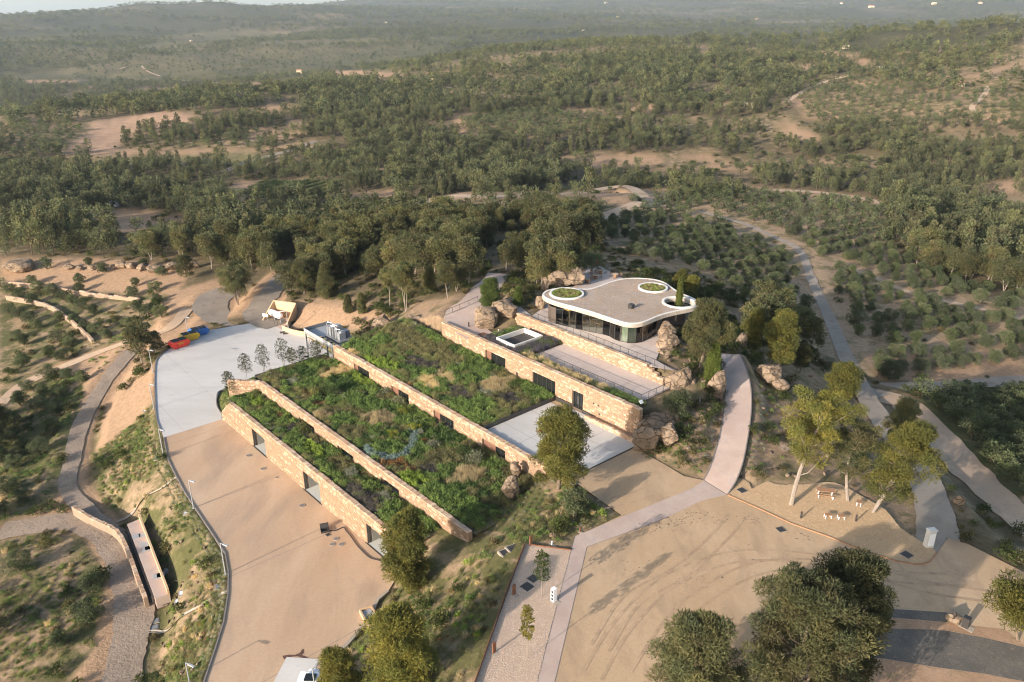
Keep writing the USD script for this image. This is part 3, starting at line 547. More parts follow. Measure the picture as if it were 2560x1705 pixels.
def zones(x, y, z):
    """Kind of ground at a place; outside the surveyed part it follows slow noise."""
    x, y, z = np.asarray(x, float), np.asarray(y, float), np.asarray(z, float)
    u, v = Q(x, y, z)
    i, j = np.floor(u / 4).astype(int), np.floor(v / 4).astype(int)
    ok = (i >= 0) & (i < ZW) & (j >= 0) & (j < ZH) & (y > 5)
    r = np.hypot(x, y)
    n = noise2(x, y, 160, 3, 11)
    out = np.where(n > .56, SCRUB, np.where(n > .44, FOREST, OLIVE))
    out = np.where(r > 1100, FARMIX, out)
    out = np.where(r < 60, SLOPE, out)
    out = np.where(ok, ZONE[np.clip(j, 0, ZH - 1), np.clip(i, 0, ZW - 1)], out)
    n3 = noise2(x, y, 46, 4, 91)
    return np.where((out == FOREST) & (r > 400) & (n3 > .655), BARE, np.where((out == FOREST) & (r > 400) & (n3 > .60), SCRUB, out))
tints = np.zeros((15, 2, 3)); covers = np.zeros(15)
def ground_look(c, a, b, cover): tints[c] = (a, b); covers[c] = cover
ground_look(FOREST, (.12, .095, .055), (.21, .155, .095), .42)
ground_look(SCRUB, (.13, .11, .055), (.31, .22, .14), .46)
ground_look(OLIVE, (.17, .14, .075), (.33, .235, .15), .55)
ground_look(BARE, (.34, .225, .14), (.20, .15, .085), .34)
ground_look(FIELD, (.40, .265, .18), (.33, .22, .145), .5)
ground_look(VINE, (.24, .18, .11), (.16, .15, .07), .4)
ground_look(MEADOW, (.15, .135, .055), (.20, .17, .08), .5)
ground_look(SLOPE, (.105, .10, .042), (.30, .215, .135), .46)
ground_look(NONE, (.30, .22, .14), (.22, .17, .10), .4)
ground_look(FAROLIVE, (.30, .205, .125), (.14, .12, .06), .52)
ground_look(FARMIX, (.075, .072, .04), (.20, .155, .10), .36)
ground_look(PLAIN, (.085, .083, .042), (.15, .125, .07), .45)
ground_look(GRASSOLIVE, (.095, .095, .04), (.28, .20, .125), .47)
ground_look(DENSEOLIVE, (.08, .08, .035), (.20, .15, .09), .35)
ground_look(ROCKY, (.27, .19, .125), (.12, .105, .055), .46)
zn = zones(GX.ravel(), GY.ravel(), GZ.ravel())
T1 = tints[zn, 0].reshape(DD.shape + (3,)); T2 = tints[zn, 1].reshape(DD.shape + (3,)); CV = covers[zn].reshape(DD.shape)
for k in range(3):
    T1[..., k] = gaussian_filter(T1[..., k], .8); T2[..., k] = gaussian_filter(T2[..., k], .8)
CV = gaussian_filter(CV, .8) + (noise2(GX, GY, 30, 3, 21) - .5) * .25 + (noise2(GX, GY, 420, 4, 22) - .5) * 1.1 * np.clip((DD - 1300) / 1500, 0, 1)
NR, NA = DD.shape
ii, jj = np.meshgrid(np.arange(NR - 1), np.arange(NA - 1), indexing='ij')
p0 = (ii * NA + jj).ravel()
tf = np.vstack([np.column_stack([p0, p0 + NA + 1, p0 + 1]), np.column_stack([p0, p0 + NA, p0 + NA + 1])])
tv = np.column_stack([GX.ravel(), GY.ravel(), GZ.ravel()])
_a = np.cross(tv[tf[0, 1]] - tv[tf[0, 0]], tv[tf[0, 2]] - tv[tf[0, 0]])
if _a[2] < 0: tf = tf[:, ::-1]
ter = struct('ground', (tv, tf), 'terrain', 'hilly ground of soil, scrub and fields reaching to the horizon', smooth=True, tint=T1.reshape(-1, 3))
_pv = UsdGeom.PrimvarsAPI(ter)
_pv.CreatePrimvar('patch', Sdf.ValueTypeNames.Color3fArray, 'vertex').Set(Vt.Vec3fArray.FromNumpy(T2.reshape(-1, 3).astype(np.float32)))
_pv.CreatePrimvar('cover', Sdf.ValueTypeNames.FloatArray, 'vertex').Set(Vt.FloatArray.FromNumpy(CV.ravel().astype(np.float32)))

# ------------------------------------------------------------------ haze
hz = obj('haze', bx(-15000, 15000, -15000, 15000, -190, 260), 'haze') if False else None
def make_haze():
    mat('haze', {'v': ('principled_volume', {'color': (.70, .84, 1.0), 'density': 0.000042, 'anisotropy': .2})}, [], surface=None, volume='v.volume')
    lo, hi = float(GZ.min()) - 1.0, max(float(GZ.max()) + 25, CAM_H + 5)
    tag(obj('haze', bx(-15000, 15000, -15000, 15000, lo - 2, hi), 'haze'), None, None, None, 'stuff')

# ------------------------------------------------------------------ pavements
def sheet(name, pts, z, material, label=None, holes=()): return struct(name, poly(pts, z, holes), material, label)
for name, c, w, m in roads: struct(name, ribbon(c, w * (.92 + .5 * (noise2(c[:, 0], c[:, 1], 2.6, 3, 51) - .5)), lift=.012 if np.hypot(*c[0, :2]) < 200 else .05), m)
n_ = len(RAMP_L)
ramp_v = np.vstack([RAMP_L, (RAMP_L + RAMP_R) / 2, RAMP_R]); ramp_f = []
for a in (0, 1):
    for i in range(n_ - 1):
        p = a * n_ + i; q = p + n_
        ramp_f += [[p, q, q + 1], [p, q + 1, p + 1]]
struct('ramp_path', (ramp_v, np.array(ramp_f)), 'path_concrete', 'pinkish concrete path curving uphill from the plaza')
def kerb(name, line, w, h, material, closed=False, sink=.15):
    """A low kerb following a line."""
    line = np.asarray(line, float)
    if closed: line = np.vstack([line, line[:1]])
    tg = np.gradient(line[:, :2], axis=0); tg /= np.maximum(np.linalg.norm(tg, axis=1, keepdims=True), 1e-9)
    nr = np.column_stack([tg[:, 1], -tg[:, 0], np.zeros(len(line))]) * w / 2
    up = np.array([0, 0, 1.0]); v = np.stack([line - nr - up * sink, line - nr + up * h, line + nr + up * h, line + nr - up * sink], 1).reshape(-1, 3)
    f = []
    for i in range(len(line) - 1):
        for k in range(3):
            p = i * 4 + k; q = p + 4
            f += [[p, p + 1, q + 1], [p, q + 1, q]]
    return struct(name, (v, np.array(f)), material)
kerb('ramp_kerb', RAMP_L + [0, 0, .0], .14, .06, 'kerb'); kerb('ramp_kerb', RAMP_R, .14, .08, 'kerb')
sheet('driveway', DRIVE, 0.0, 'apron_concrete', 'orange stained concrete driveway below the stone walls')
sheet('yard', YARD, 0.004, 'yard_concrete', 'pale grey concrete service yard')
# saw-cut joints across the driveway and the yard
def joint(a, b, z, w=.05, m='kerb'):
    a, b = np.array(a[:2]), np.array(b[:2]); d = (b - a) / np.linalg.norm(b - a); n = np.array([-d[1], d[0]]) * w / 2
    return poly([a - n, b - n, b + n, a + n], z)
dp = Polygon([q[:2] for q in DRIVE]).buffer(-.05)
js = []
for s in (2.6, 21.8, 38.5, 55.5, 62.5):
    ln = LineString([G(s, 2)[:2], G(s + (-1.5 if s < 50 else 0), -60)[:2]]).intersection(dp)
    for g in getattr(ln, 'geoms', [ln]):
        if g.length > 1: js.append(joint(g.coords[0], g.coords[-1], .006, .055))
struct('expansion_joint', join(js), 'kerb')
yp = Polygon([q[:2] for q in YARD]).buffer(-.3); yj = []
for a, b in [((-3.5, 1), (-30, -40)), ((-12, 4), (-38, -30)), ((-20, 30), (-44, -12)), ((-8, 30), (-30, -22))] + [((10, t_), (-60, t_ + 2)) for t_ in (-6.5, 1.5, 12.5, 22)]:
    ln = LineString([G(*a)[:2], G(*b)[:2]]).intersection(yp)
    for g in getattr(ln, 'geoms', [ln]):
        if g.length > 1: yj.append(joint(g.coords[0], g.coords[-1], .010, .035))
struct('yard_joint', join(yj), 'pale_kerb')
kerb('driveway_kerb', np.array([q for q in DRIVE[:15]]), .16, .10, 'kerb')
kerb('yard_kerb', spline(np.array(YARD[1:9]), 5), .16, .10, 'kerb')
kerb('bank_kerb', spline(np.array([G(0.0, -.08)] + pxs([(554, 1036), (543, 1016), (542, 995), (550, 978)], 0) + [G(-9.4, 7), G(-7.2, 11), G(-5, 15), G(-3, 19.4)]), 5), .16, .14, 'kerb')
kerb('driveway_kerb', np.array(DRIVE[18:24]), .4, .22, 'pale_kerb')
# court
COURT = [G(42.75, 19.85), G(42.75, 33.6), G(58.0, 33.6), G(59.4, 31.2), G(59.0, 19.85)]
sheet('court', [G(42.75, 19.85), G(42.75, 32.4), G(59.35, 32.4), G(59.0, 19.85)], ZP + .055, 'court_concrete', 'pale concrete entrance court between the walls')
struct('court_edge', prism([G(58.85, 19.85)[:2], G(59.2, 32.4)[:2], G(59.35, 32.4)[:2], G(59.0, 19.85)[:2]], ZP - .1, ZP + .075), 'dark_metal')
struct('court_joint', join([joint(G(42.8, 23.2), G(59, 23.2), ZP + .06, .04), joint(G(42.8, 28.6), G(59, 28.6), ZP + .06, .04), joint(G(48.4, 20), G(48.4, 32), ZP + .06, .04), joint(G(53.8, 20), G(53.8, 32), ZP + .06, .04)]), 'kerb')
sheet('plaza', PLAZA, ZP, 'sand', 'wide compacted sand plaza in front of the winery')
Z5 = lambda x, y: P(1140 + x / 4.295, 1340 + y / 4.295, ZP)
Z6 = lambda x, y: P(1400 + x / 3.68, 900 + y / 3.68, ZP)
BED = [Z5(740, 95), Z5(1235, 157), Z5(870, 1568), Z5(740, 2050), Z5(60, 2050), Z5(210, 1568)]
sheet('gravel_bed', BED, ZP + .012, 'pea_gravel', 'pinkish gravel bed with young trees beside the plaza')
LANE = [Z5(1280, 0), Z5(1432, 0), Z6(270, 1568) + 0, Z6(580, 1440), Z6(1220, 1180), Z6(1322, 1105), Z6(1540, 1240), Z6(1300, 1295), Z6(1000, 1440), Z6(750, 1540), Z5(1405, 118), Z5(1060, 1568), Z5(930, 2050), Z5(740, 2050), Z5(870, 1568), Z5(1235, 157)]
LANE = [Z5(1280, 0), Z6(270, 1568), Z6(580, 1440), Z6(1220, 1180), Z6(1322, 1107), Z6(1540, 1240), Z6(1300, 1295), Z6(1000, 1440), Z6(750, 1540), Z5(1405, 118), Z5(1060, 1568), Z5(930, 2050), Z5(740, 2050), Z5(870, 1568), Z5(1235, 157)]
sheet('concrete_path', LANE, ZP + .008, 'path_concrete', 'lilac grey concrete path along the edge of the plaza')
kerb('bed_edging', [Z5(740, 95), Z5(560, 560), Z5(380, 1080), Z5(210, 1568), Z5(60, 2050)], .06, .34, 'corten')
kerb('bed_edging', [Z5(800, 100), Z5(1000, 124), Z5(1235, 157)], .06, .16, 'corten')
struct('path_joint', join([joint(a, b, ZP + .014, .07) for a, b in zip([Z5(1280, 0), Z5(1235, 157), Z5(870, 1568)], [Z5(1235, 157), Z5(870, 1568), Z5(740, 2050)])] + [joint(a, b, ZP + .014, .06) for a, b in zip([Z6(1000, 1440), Z6(750, 1540), Z5(1405, 118), Z5(1060, 1568)], [Z6(750, 1540), Z5(1405, 118), Z5(1060, 1568), Z5(930, 2050)])] + [joint(Z6(1322, 1107), Z6(1540, 1240), ZP + .014, .12)]), 'kerb')
ch = poly(spline(np.array(CHIPS), 4, True), ZP + .05)
cv_ = ch[0]
struct('wood_chip_ground', ch, 'wood_chips', 'pale wood chips spread under the leaning pines')
kerb('chip_edging', [Z8(*q) for q in [(155, 540), (500, 692), (780, 822), (1150, 952), (1500, 1092), (1800, 1187), (1990, 1222), (2065, 1218), (2135, 1192), (2200, 1105)]], .12, .12, 'wood')
# lower right: gravelled bands
Z7 = lambda x, y, z=ZP: P(1640 + x / 2.56, 1360 + y / 2.56, z)
sheet('gravel_band', [Z7(*q) for q in [(1380, 408), (1860, 438), (1880, 470), (1860, 500), (1500, 470), (1380, 460)]], ZP + .012, 'dark_gravel')
sheet('gravel_band', [Z7(*q) for q in [(1400, 540), (1660, 545), (1860, 555), (2100, 600), (2355, 660), (2600, 720), (2600, 900), (2355, 880), (2100, 830), (1800, 790), (1500, 740), (1350, 720)]], ZP + .012, 'dark_gravel')
sheet('soil_band', [Z7(*q) for q in [(1380, 462), (1860, 502), (2000, 520), (2230, 545), (2355, 640), (2600, 700), (2600, 718), (2355, 658), (2100, 598), (1860, 553), (1400, 538)]], ZP + .008, 'soil')
sheet('soil_band', [Z7(*q) for q in [(1350, 722), (1500, 742), (1800, 792), (2100, 832), (2355, 882), (2355, 1000), (1300, 1000)]], ZP + .008, 'soil')
# patio, terrace
PAT = [G(34.6, 36.7), G(56.0, 36.7), G(56.0, 43.05), G(34.6, 43.05)]
sheet('patio', PAT, ZT + .02, 'patio_concrete', 'long empty concrete patio below the pavilion terrace')
struct('patio_joint', join([joint(G(s, 36.7), G(s, 43.05), ZT + .026, .03) for s in (40, 45.4, 50.8)] + [joint(G(34.6, 39.8), G(56, 39.8), ZT + .026, .03)]), 'kerb')
sheet('terrace', TERR, ZU, 'patio_concrete', 'concrete terrace around the pavilion')
sheet('loading_slab', [P(640 + x / 4.546, 1360 + y / 4.546, 0) for x, y in [(350, 1285), (720, 1310), (620, 1568), (520, 1800), (80, 1800), (200, 1568)]], .03, 'yard_concrete', 'pale concrete slab under the parked truck')
# ------------------------------------------------------------------ stone walls
rs = np.random.RandomState(7)
STONES = ['stone_a', 'stone_b', 'stone_c', 'stone_d', 'stone_e']
plain('dark_glass', (.012, .014, .014), .06, .1, 1.0)
plain('brown_panel', (.17, .085, .055), .55, .15, 2.0)
def wall_frame(O, D):
    D = np.array([D[0], D[1], 0.0]); D /= np.linalg.norm(D)
    return np.array([O[0], O[1], 0.0]), D, np.array([D[1], -D[0], 0.0])   # outward = right-hand side of the direction
def lay_stones(O, D, N, s0, s1, zb, zt, holes=(), hmin=.17, hmax=.32, wmin=.22, wmax=.6, proud=(.02, .075)):
    """Courses of rubble on the face; returns hexahedra with their face areas."""
    top = zt if np.isscalar(zt) else max(zt(s) for s in np.linspace(s0, s1, 40))
    cuts = sorted({zb} | {h[2] for h in holes if zb < h[2] < top} | {h[3] for h in holes if zb < h[3] < top})
    levels = []
    for a, b in zip(cuts, cuts[1:] + [top]):
        n = max(1, int(round((b - a) / rs.uniform(hmin + .04, hmax - .04))))
        hs = rs.uniform(.75, 1.25, n); hs = np.cumsum(hs / hs.sum() * (b - a))
        levels += list(zip(np.r_[0, hs[:-1]] + a, hs + a))
    out, area = [], []
    for z0, z1 in levels:
        s = s0 - rs.uniform(0, .3)
        while s < s1:
            w = rs.uniform(wmin, wmax) * (1.25 if rs.rand() < .15 else 1)
            a, b = max(s, s0), min(s + w, s1)
            s += w
            spans = [(a, b)]
            for h in holes:
                if z0 < h[3] - .02 and z1 > h[2] + .02:
                    nxt = []
                    for p, q in spans:
                        if q <= h[0] or p >= h[1]: nxt.append((p, q)); continue
                        if p < h[0]: nxt.append((p, h[0]))
                        if q > h[1]: nxt.append((h[1], q))
                    spans = nxt
            for p, q in spans:
                if q - p < .08: continue
                za, zb_ = z1, z1
                if not np.isscalar(zt):
                    za, zb_ = min(z1, zt(p)), min(z1, zt(q))
                    if za <= z0 + .05 or zb_ <= z0 + .05: continue
                g = .012; j = lambda: rs.uniform(-.022, .022)
                d = rs.uniform(*proud)
                c = [(p + g, z0 + g, 0), (q - g, z0 + g, 0), (q - g, zb_ - g, 0), (p + g, za - g, 0)]
                fr = [(x + j() * .9 + (.02 if k in (0, 3) else -.02), z + j() + (.015 if k < 2 else -.015), d + j() * .5) for k, (x, z, _) in enumerate(c)]
                v = [O + D * x + np.array([0, 0, z]) - N * .04 for x, z, _ in c] + [O + D * x + np.array([0, 0, z]) + N * e for x, z, e in fr]
                out.append((np.array(v), BOXT[2:] if False else BOXT)); area.append((q - p) * (za - z0))
    return out, np.array(area)
def orient(m, c=None):
    """Faces outward for a convex piece."""
    v, f = m
    c = v.mean(0)
    n = np.cross(v[f[:, 1]] - v[f[:, 0]], v[f[:, 2]] - v[f[:, 0]])
    flip = np.einsum('ij,ij->i', n, v[f[:, 0]] - c) < 0
    f = f.copy(); f[flip] = f[flip][:, ::-1]
    return v, f
def core(O, D, N, s0, s1, z0, zt, th, holes=()):
    """The body of the wall: boxes round its openings."""
    xs = sorted({s0, s1} | {h[0] for h in holes} | {h[1] for h in holes})
    out = []
    def b(a, c, za, zl, zr):
        v = [O + D * x - N * y + np.array([0, 0, z]) for (x, y, z) in [(a, 0, za), (c, 0, za), (c, th, za), (a, th, za), (a, 0, zl), (c, 0, zr), (c, th, zr), (a, th, zl)]]
        out.append(orient((np.array(v), BOXT)))
    T = (lambda s: zt) if np.isscalar(zt) else zt
    for a, c in zip(xs[:-1], xs[1:]):
        h = [q for q in holes if q[0] <= a + 1e-6 and q[1] >= c - 1e-6]
        n = 1 if np.isscalar(zt) else max(1, int((c - a) / .7))
        for k in range(n):
            p, q = a + (c - a) * k / n, a + (c - a) * (k + 1) / n
            if not h: b(p, q, z0, T(p), T(q))
            else:
                if h[0][2] > z0 + .02: b(p, q, z0, h[0][2], h[0][2])
                b(p, q, h[0][3], T(p), T(q))
    return out
def coping(O, D, N, s0, s1, zt, th, lmin=.45, lmax=.95):
    out = []; s = s0
    T = (lambda q: zt) if np.isscalar(zt) else zt
    while s < s1 - .05:
        w = min(rs.uniform(lmin, lmax), s1 - s)
        if s1 - s - w < .25: w = s1 - s
        h = rs.uniform(.09, .17); j = lambda a=.03: rs.uniform(-a, a)
        a, c = s + .012, s + w - .012
        za, zc = T(s) + .002, T(s + w) + .002
        v = [O + D * x - N * y + np.array([0, 0, z]) for (x, y, z) in [(a, -.03 + j(), za), (c, -.03 + j(), zc), (c, th + .02 + j(), zc), (a, th + .02 + j(), za), (a + .03, -.01 + j(), za + h + j()), (c - .03, -.01 + j(), zc + h + j()), (c - .03, th + j(), zc + h + j()), (a + .03, th + j(), za + h + j())]]
        out.append(orient((np.array(v), BOXT))); s += w
    return out
def stone_wall(label, segs, cat='wall', name='stone_wall', big=280, cope=True, hs=(.17, .32), ws=(.22, .6), capname='coping_stone'):
    """segs: (start xy, end xy, z base, z top or function, thickness, openings, stone the far end). The face looks to the right of start -> end."""
    t = thing(name, label, cat)
    allst, ar, cap, body = [], [], [], []
    for A, B, zb, zt, th, holes, endface in segs:
        A, B = np.asarray(A[:2], float), np.asarray(B[:2], float); L = np.linalg.norm(B - A)
        O, D, N = wall_frame(A, B - A)
        st, a = lay_stones(O, D, N, 0, L, zb, zt, holes, *hs, *ws)
        allst += st; ar += list(a)
        body += core(O, D, N, 0, L, zb - .6, zt, th, holes)
        if cope: cap += coping(O, D, N, 0, L, zt, th)
        if endface:
            O2, D2, N2 = wall_frame(B, -N[:2])
            z1 = zt if np.isscalar(zt) else zt(L)
            st, a = lay_stones(O2, D2, N2, 0, th, zb, z1, (), *hs, .3, .5); allst += st; ar += list(a)
    allst = [orient(m) for m in allst]
    obj('wall_core', body, 'mortar', t)
    order = np.argsort(-np.array(ar))
    for k in order[:big]: obj('stone', allst[k], STONES[rs.randint(5)], t)
    if len(order) > big: tag(obj('small_stones', [allst[k] for k in order[big:]], 'rubble', t), None, None, None, 'stuff')
    for m in cap: obj(capname, m, STONES[rs.randint(5)], t)
    return t
GA = lambda s, t: G(s, t)[:2]
A_DOORS = [(11.5, 15.8), (27.4, 32.0), (43.5, 48.2)]
B_WINS = [(16.5, 21.1), (27.7, 31.9), (38.6, 42.9)]
C_WINS = [(10.0, 14.65), (21.0, 25.7), (32.0, 36.75), (43.1, 47.8)]
# the lowest wall, with three tall openings and a sloping left end
topA = lambda s: 1.2 + (4.32 - 1.2) * min(s / 4.0, 1.0) + (0.06 if s > 21 else 0)
wallA = stone_wall('long rubble stone wall along the driveway with three tall open doorways', [(G(0, 0), G(51.6, 0), 0, topA, .62, [(a, b, -.6, 3.06) for a, b in A_DOORS], True)])
for a, b in A_DOORS:
    fl = obj('doorway', [gbox(a, b, .02, 5.2, -.3, .02), gbox(a - .02, a + .12, .64, 5.2, .02, 3.06), gbox(b - .12, b + .02, .64, 5.2, .02, 3.06), gbox(a, b, 5.05, 5.2, .02, 3.06), gbox(a - .1, b + .1, .64, 5.25, 3.06, 3.3)], 'interior', wallA)
    obj('floor', gbox(a + .12, b - .12, .1, 5.05, .02, .03), 'interior_floor', fl)
    obj('door_frame', [gbox(a, a + .10, .3, .4, .02, 3.0), gbox(b - .10, b, .3, .4, .02, 3.0), gbox(a, b, .3, .4, 2.96, 3.06)], 'dark_metal', fl)
    obj('door_track', gbox(a - .4, b + .3, -.16, -.06, .0, .05), 'dark_metal', fl)
    obj('jamb', gbox(a, a + .04, .0, .3, .0, 3.06), 'door_panel', fl)
# the second wall: a bent left end, three long low windows
wallB = stone_wall('second rubble stone wall up, between the two lower roof gardens, with three low windows and a bent end',
    [(G(-.4, 1.8), G(3.5, 5.44), 2.2, 6.12, .6, (), False), (G(3.5, 5.44), G(56.9, 5.44), 4.1, 6.2, .62, [(a - 3.5, b - 3.5, 4.1, 5.14) for a, b in B_WINS], True)])
def window(wall, a, b, t0, z0, z1, panels=(), n=3, deep=.34):
    w = obj('window', [gbox(a, b, t0 + deep, t0 + deep + .03, z0, z1)], 'dark_glass', wall)
    fr = [gbox(a, a + .07, t0 + deep - .06, t0 + deep - .002, z0, z1), gbox(b - .07, b, t0 + deep - .06, t0 + deep - .002, z0, z1), gbox(a + .07, b - .07, t0 + deep - .06, t0 + deep - .002, z1 - .07, z1), gbox(a + .07, b - .07, t0 + deep - .06, t0 + deep - .002, z0, z0 + .07)]
    for k in range(1, n): 
        s = a + (b - a) * k / n; fr.append(gbox(s - .035, s + .035, t0 + deep - .055, t0 + deep - .004, z0 + .07, z1 - .07))
    obj('frame', fr, 'dark_metal', w)
    for p, q in panels: obj('shutter', gbox(p, q, t0 + deep - .10, t0 + deep - .065, z0 + .02, z1 - .02), 'brown_panel', w)
    obj('sill', gbox(a, b, t0 - .05, t0 + deep - .06, z0 - .02, z0 + .03), 'kerb', w)
    return w
for a, b in B_WINS: window(wallB, a, b, 5.44, 4.25, 5.14, [(a, a + .5)], 3)
# the third wall
wallC = stone_wall('third rubble stone wall up, from the steel gantry to the entrance court, with four windows', [(G(3.6, 19.1), G(58.9, 19.1), 5.9, 8.62, .66, [(a - 3.6, b - 3.6, 5.95, 7.6) for a, b in C_WINS], True)])
for k, (a, b) in enumerate(C_WINS): window(wallC, a, b, 19.1, 6.05, 7.6, [[(a, a + .9)], [(a, a + 1.6)], [(a, a + 1.2)], [(a + .05, a + 2.5)]][k], 4)
# the fourth, tallest wall with the entrance
D_OPEN = [(26.5, 31.35, 8.9, 11.15), (37.6, 42.4, 8.75, 11.15), (45.9, 48.05, 8.36, 11.15)]
def topD(s):   # local distance from its left end at s = 15
    return 12.36 + .3 * s / 43
wallD = stone_wall('tall rubble stone wall behind the entrance court, with glazed doorway, below the long patio', [(G(15, 33.65), G(58.2, 33.65), 8.2, topD, .66, [(a - 15, b - 15, c, d) for a, b, c, d in D_OPEN], True)])
window(wallD, 26.5, 31.35, 33.65, 8.95, 11.15, [(26.5, 27.6)], 2, .4)
window(wallD, 37.6, 42.4, 33.65, 8.8, 11.15, (), 5, .2)
dr = obj('door', gbox(45.95, 48.0, 33.95, 33.99, 8.38, 11.1), 'dark_glass', wallD)
obj('door_frame', [gbox(45.9, 46.02, 33.86, 33.948, 8.36, 11.15), gbox(47.93, 48.05, 33.86, 33.948, 8.36, 11.15), gbox(46.02, 47.93, 33.86, 33.948, 11.04, 11.15), gbox(46.94, 47.02, 33.87, 33.946, 8.38, 11.04)], 'dark_metal', dr)
obj('door_handle', [gbox(46.86, 46.89, 33.80, 33.83, 9.2, 10.4), gbox(47.07, 47.10, 33.80, 33.83, 9.2, 10.4)], 'steel', dr)
obj('plinth', [gbox(42.9, 45.88, 33.35, 33.56, 8.35, 8.95), gbox(48.1, 50.6, 33.4, 33.56, 8.35, 8.80)], 'dark_metal', wallD)
obj('vent', [gbox(s, s + .25, 33.52, 33.6, z, z + .22) for s, z in ((50.0, 10.5), (50.9, 10.5), (51.2, 9.25))] + [gbox(34.0, 34.3, 33.5, 33.6, 8.9, 9.8)], 'iron_cover', wallD)
obj('vent', [gbox(s, s + .2, 18.98, 19.06, 7.0, 7.3) for s in (50.4, 50.9)], 'iron_cover', wallC)
pl_ = stone_wall('low stone planter wall at the foot of the tall wall beside the court', [(G(49.6, 32.35), G(60.2, 32.35), 8.3, 8.85, .35, (), True)], name='planter_wall', big=60)
obj('planter_soil', gbox(49.7, 60.0, 32.71, 33.55, 8.2, 8.72), 'soil', pl_)
obj('step', gbox(45.2, 49.4, 32.5, 33.3, 8.3, 8.42), 'court_concrete', pl_)
# retaining wall of the terrace, stepping down at its right end
def topE(s): return 14.0
segE = [(G(20.9, 43.1), G(51.55, 43.1), 11.9, 14.0, .6, (), True)]
for k, (a, b, z) in enumerate([(51.55, 52.55, 13.6), (52.55, 53.5, 13.2), (53.5, 54.6, 12.8)]): segE.append((G(a, 43.1), G(b, 43.1), 11.9, z, .6, (), True))
wallE = stone_wall('rubble stone retaining wall between patio and pavilion terrace, stepped at its right end', segE, name='retaining_wall')
obj('terrace_edge', gbox(20.9, 52.0, 43.71, 44.2, 13.7, 13.93), 'patio_concrete', wallE)

# ------------------------------------------------------------------ beds of the planted roofs
def bed(name, s0, s1, t0, t1, zf, label, step=.8):
    S, T = np.meshgrid(np.arange(s0, s1 + .01, step), np.linspace(t0, t1, max(3, int((t1 - t0) / step))))
    X = ORI[0] + WD[0] * S + WN[0] * T; Y = ORI[1] + WD[1] * S + WN[1] * T
    Z = zf(S, T) + (noise2(X, Y, 2.0, 3, 31) - .5) * .12
    n, m = S.shape
    i, j = np.meshgrid(np.arange(n - 1), np.arange(m - 1), indexing='ij'); p = (i * m + j).ravel()
    f = np.vstack([np.column_stack([p, p + 1, p + m + 1]), np.column_stack([p, p + m + 1, p + m])])
    return struct(name, (np.column_stack([X.ravel(), Y.ravel(), Z.ravel()]), f), 'garden_soil', label, smooth=True)
zAB = lambda s, t: 4.14 - 1.2 * np.clip((3.0 - s) / 4, 0, 1)
zBC = lambda s, t: 5.98 - .0 * s
zCD = lambda s, t: 8.42 + .35 * np.clip((t - 20) / 5, 0, 1) + np.clip((38 - s) / 26, 0, 1.3) * np.clip((t - 20) / 13, 0, 1) * 1.0
bed('roof_garden_soil', 1.0, 52.4, .66, 5.42, zAB, 'soil of the lowest roof garden')
bed('roof_garden_soil', .6, 57.6, 6.1, 19.06, zBC, 'soil of the middle roof garden')
bed('roof_garden_soil', 4.0, 42.6, 19.8, 33.62, zCD, 'soil of the upper roof garden')
obj_ = struct('garden_edge', [gbox(42.6, 42.72, 19.8, 33.5, 8.0, 8.98), gbox(4.0, 42.6, 19.78, 20.1, 8.4, 8.50), gbox(2.0, 51.5, .64, .95, 4.0, 4.24), gbox(5, 56.8, 6.08, 6.45, 5.8, 6.06)], 'dark_metal')
struct('roof_gutter', [gbox(.2, .55, 6.2, 18.9, 5.4, 6.04)], 'dark_metal')
struct('planting_strip', poly([G(24, 34.33), G(58, 34.33), G(58, 36.66), G(24, 36.66)], ZT + .05), 'garden_soil')
# ------------------------------------------------------------------ pavilion
ZR = 17.4
ZQ = lambda x, y, z: P(1340 + x / 5.352, 660 + y / 5.352, z)
OUT_PX = [(85, 405), (110, 370), (160, 345), (250, 325), (350, 318), (450, 320), (560, 325), (660, 330), (740, 322), (830, 295), (920, 262), (1010, 230), (1100, 205), (1200, 190), (1330, 184), (1440, 187), (1550, 197), (1640, 214), (1720, 243), (1790, 288), (1860, 338), (1940, 385), (2030, 420), (2110, 455), (2165, 495), (2182, 525),
          (2165, 553), (2100, 580), (2000, 602), (1900, 622), (1780, 650), (1680, 680), (1600, 710), (1520, 745), (1440, 775), (1360, 790), (1280, 795), (1200, 785), (1120, 765), (1000, 725), (880, 685), (760, 645), (640, 610), (500, 570), (380, 540), (260, 505), (170, 470), (110, 438)]
ring = spline(np.array([ZQ(x, y, ZR) for x, y in OUT_PX]), 3, True)
RP = Polygon(ring[:, :2]).buffer(.4).buffer(-.4).simplify(.02)
def circ_px(l, r, yc, z):   # from its left and right ends in the photograph
    a, b = ZQ(l, yc, z), ZQ(r, yc, z)
    return (a + b) / 2, np.linalg.norm(a - b) / 2
planters = [circ_px(180, 642, 402, ZR), circ_px(1365, 1760, 322, ZR)]
holeC, holeR = circ_px(1715, 2112, 515, ZR)
pav = thing('pavilion', 'glass pavilion with a curving pebble covered flat roof and white rim on the knoll', 'pavilion')
circle = lambda c, r, n=48: Point(c[0], c[1]).buffer(r, quad_segs=n // 4)
inner = RP.buffer(-.30)
hole = circle(holeC, holeR)
body = RP.difference(hole)
roof = obj('roof', prism(Polygon(body.exterior.coords, [hole.exterior.coords]), ZR - .72, ZR - .10), 'board_concrete', pav)
rim = RP.difference(inner)
def rim_mesh(p, z0, z1): return prism(Polygon(p.exterior.coords, [q.coords for q in p.interiors]), z0, z1)
obj('roof_rim', rim_mesh(rim, ZR - .098, ZR), 'white_concrete', roof)
peb = inner.difference(hole.buffer(.35))
for c, r in planters: peb = peb.difference(circle(c, r - .05))
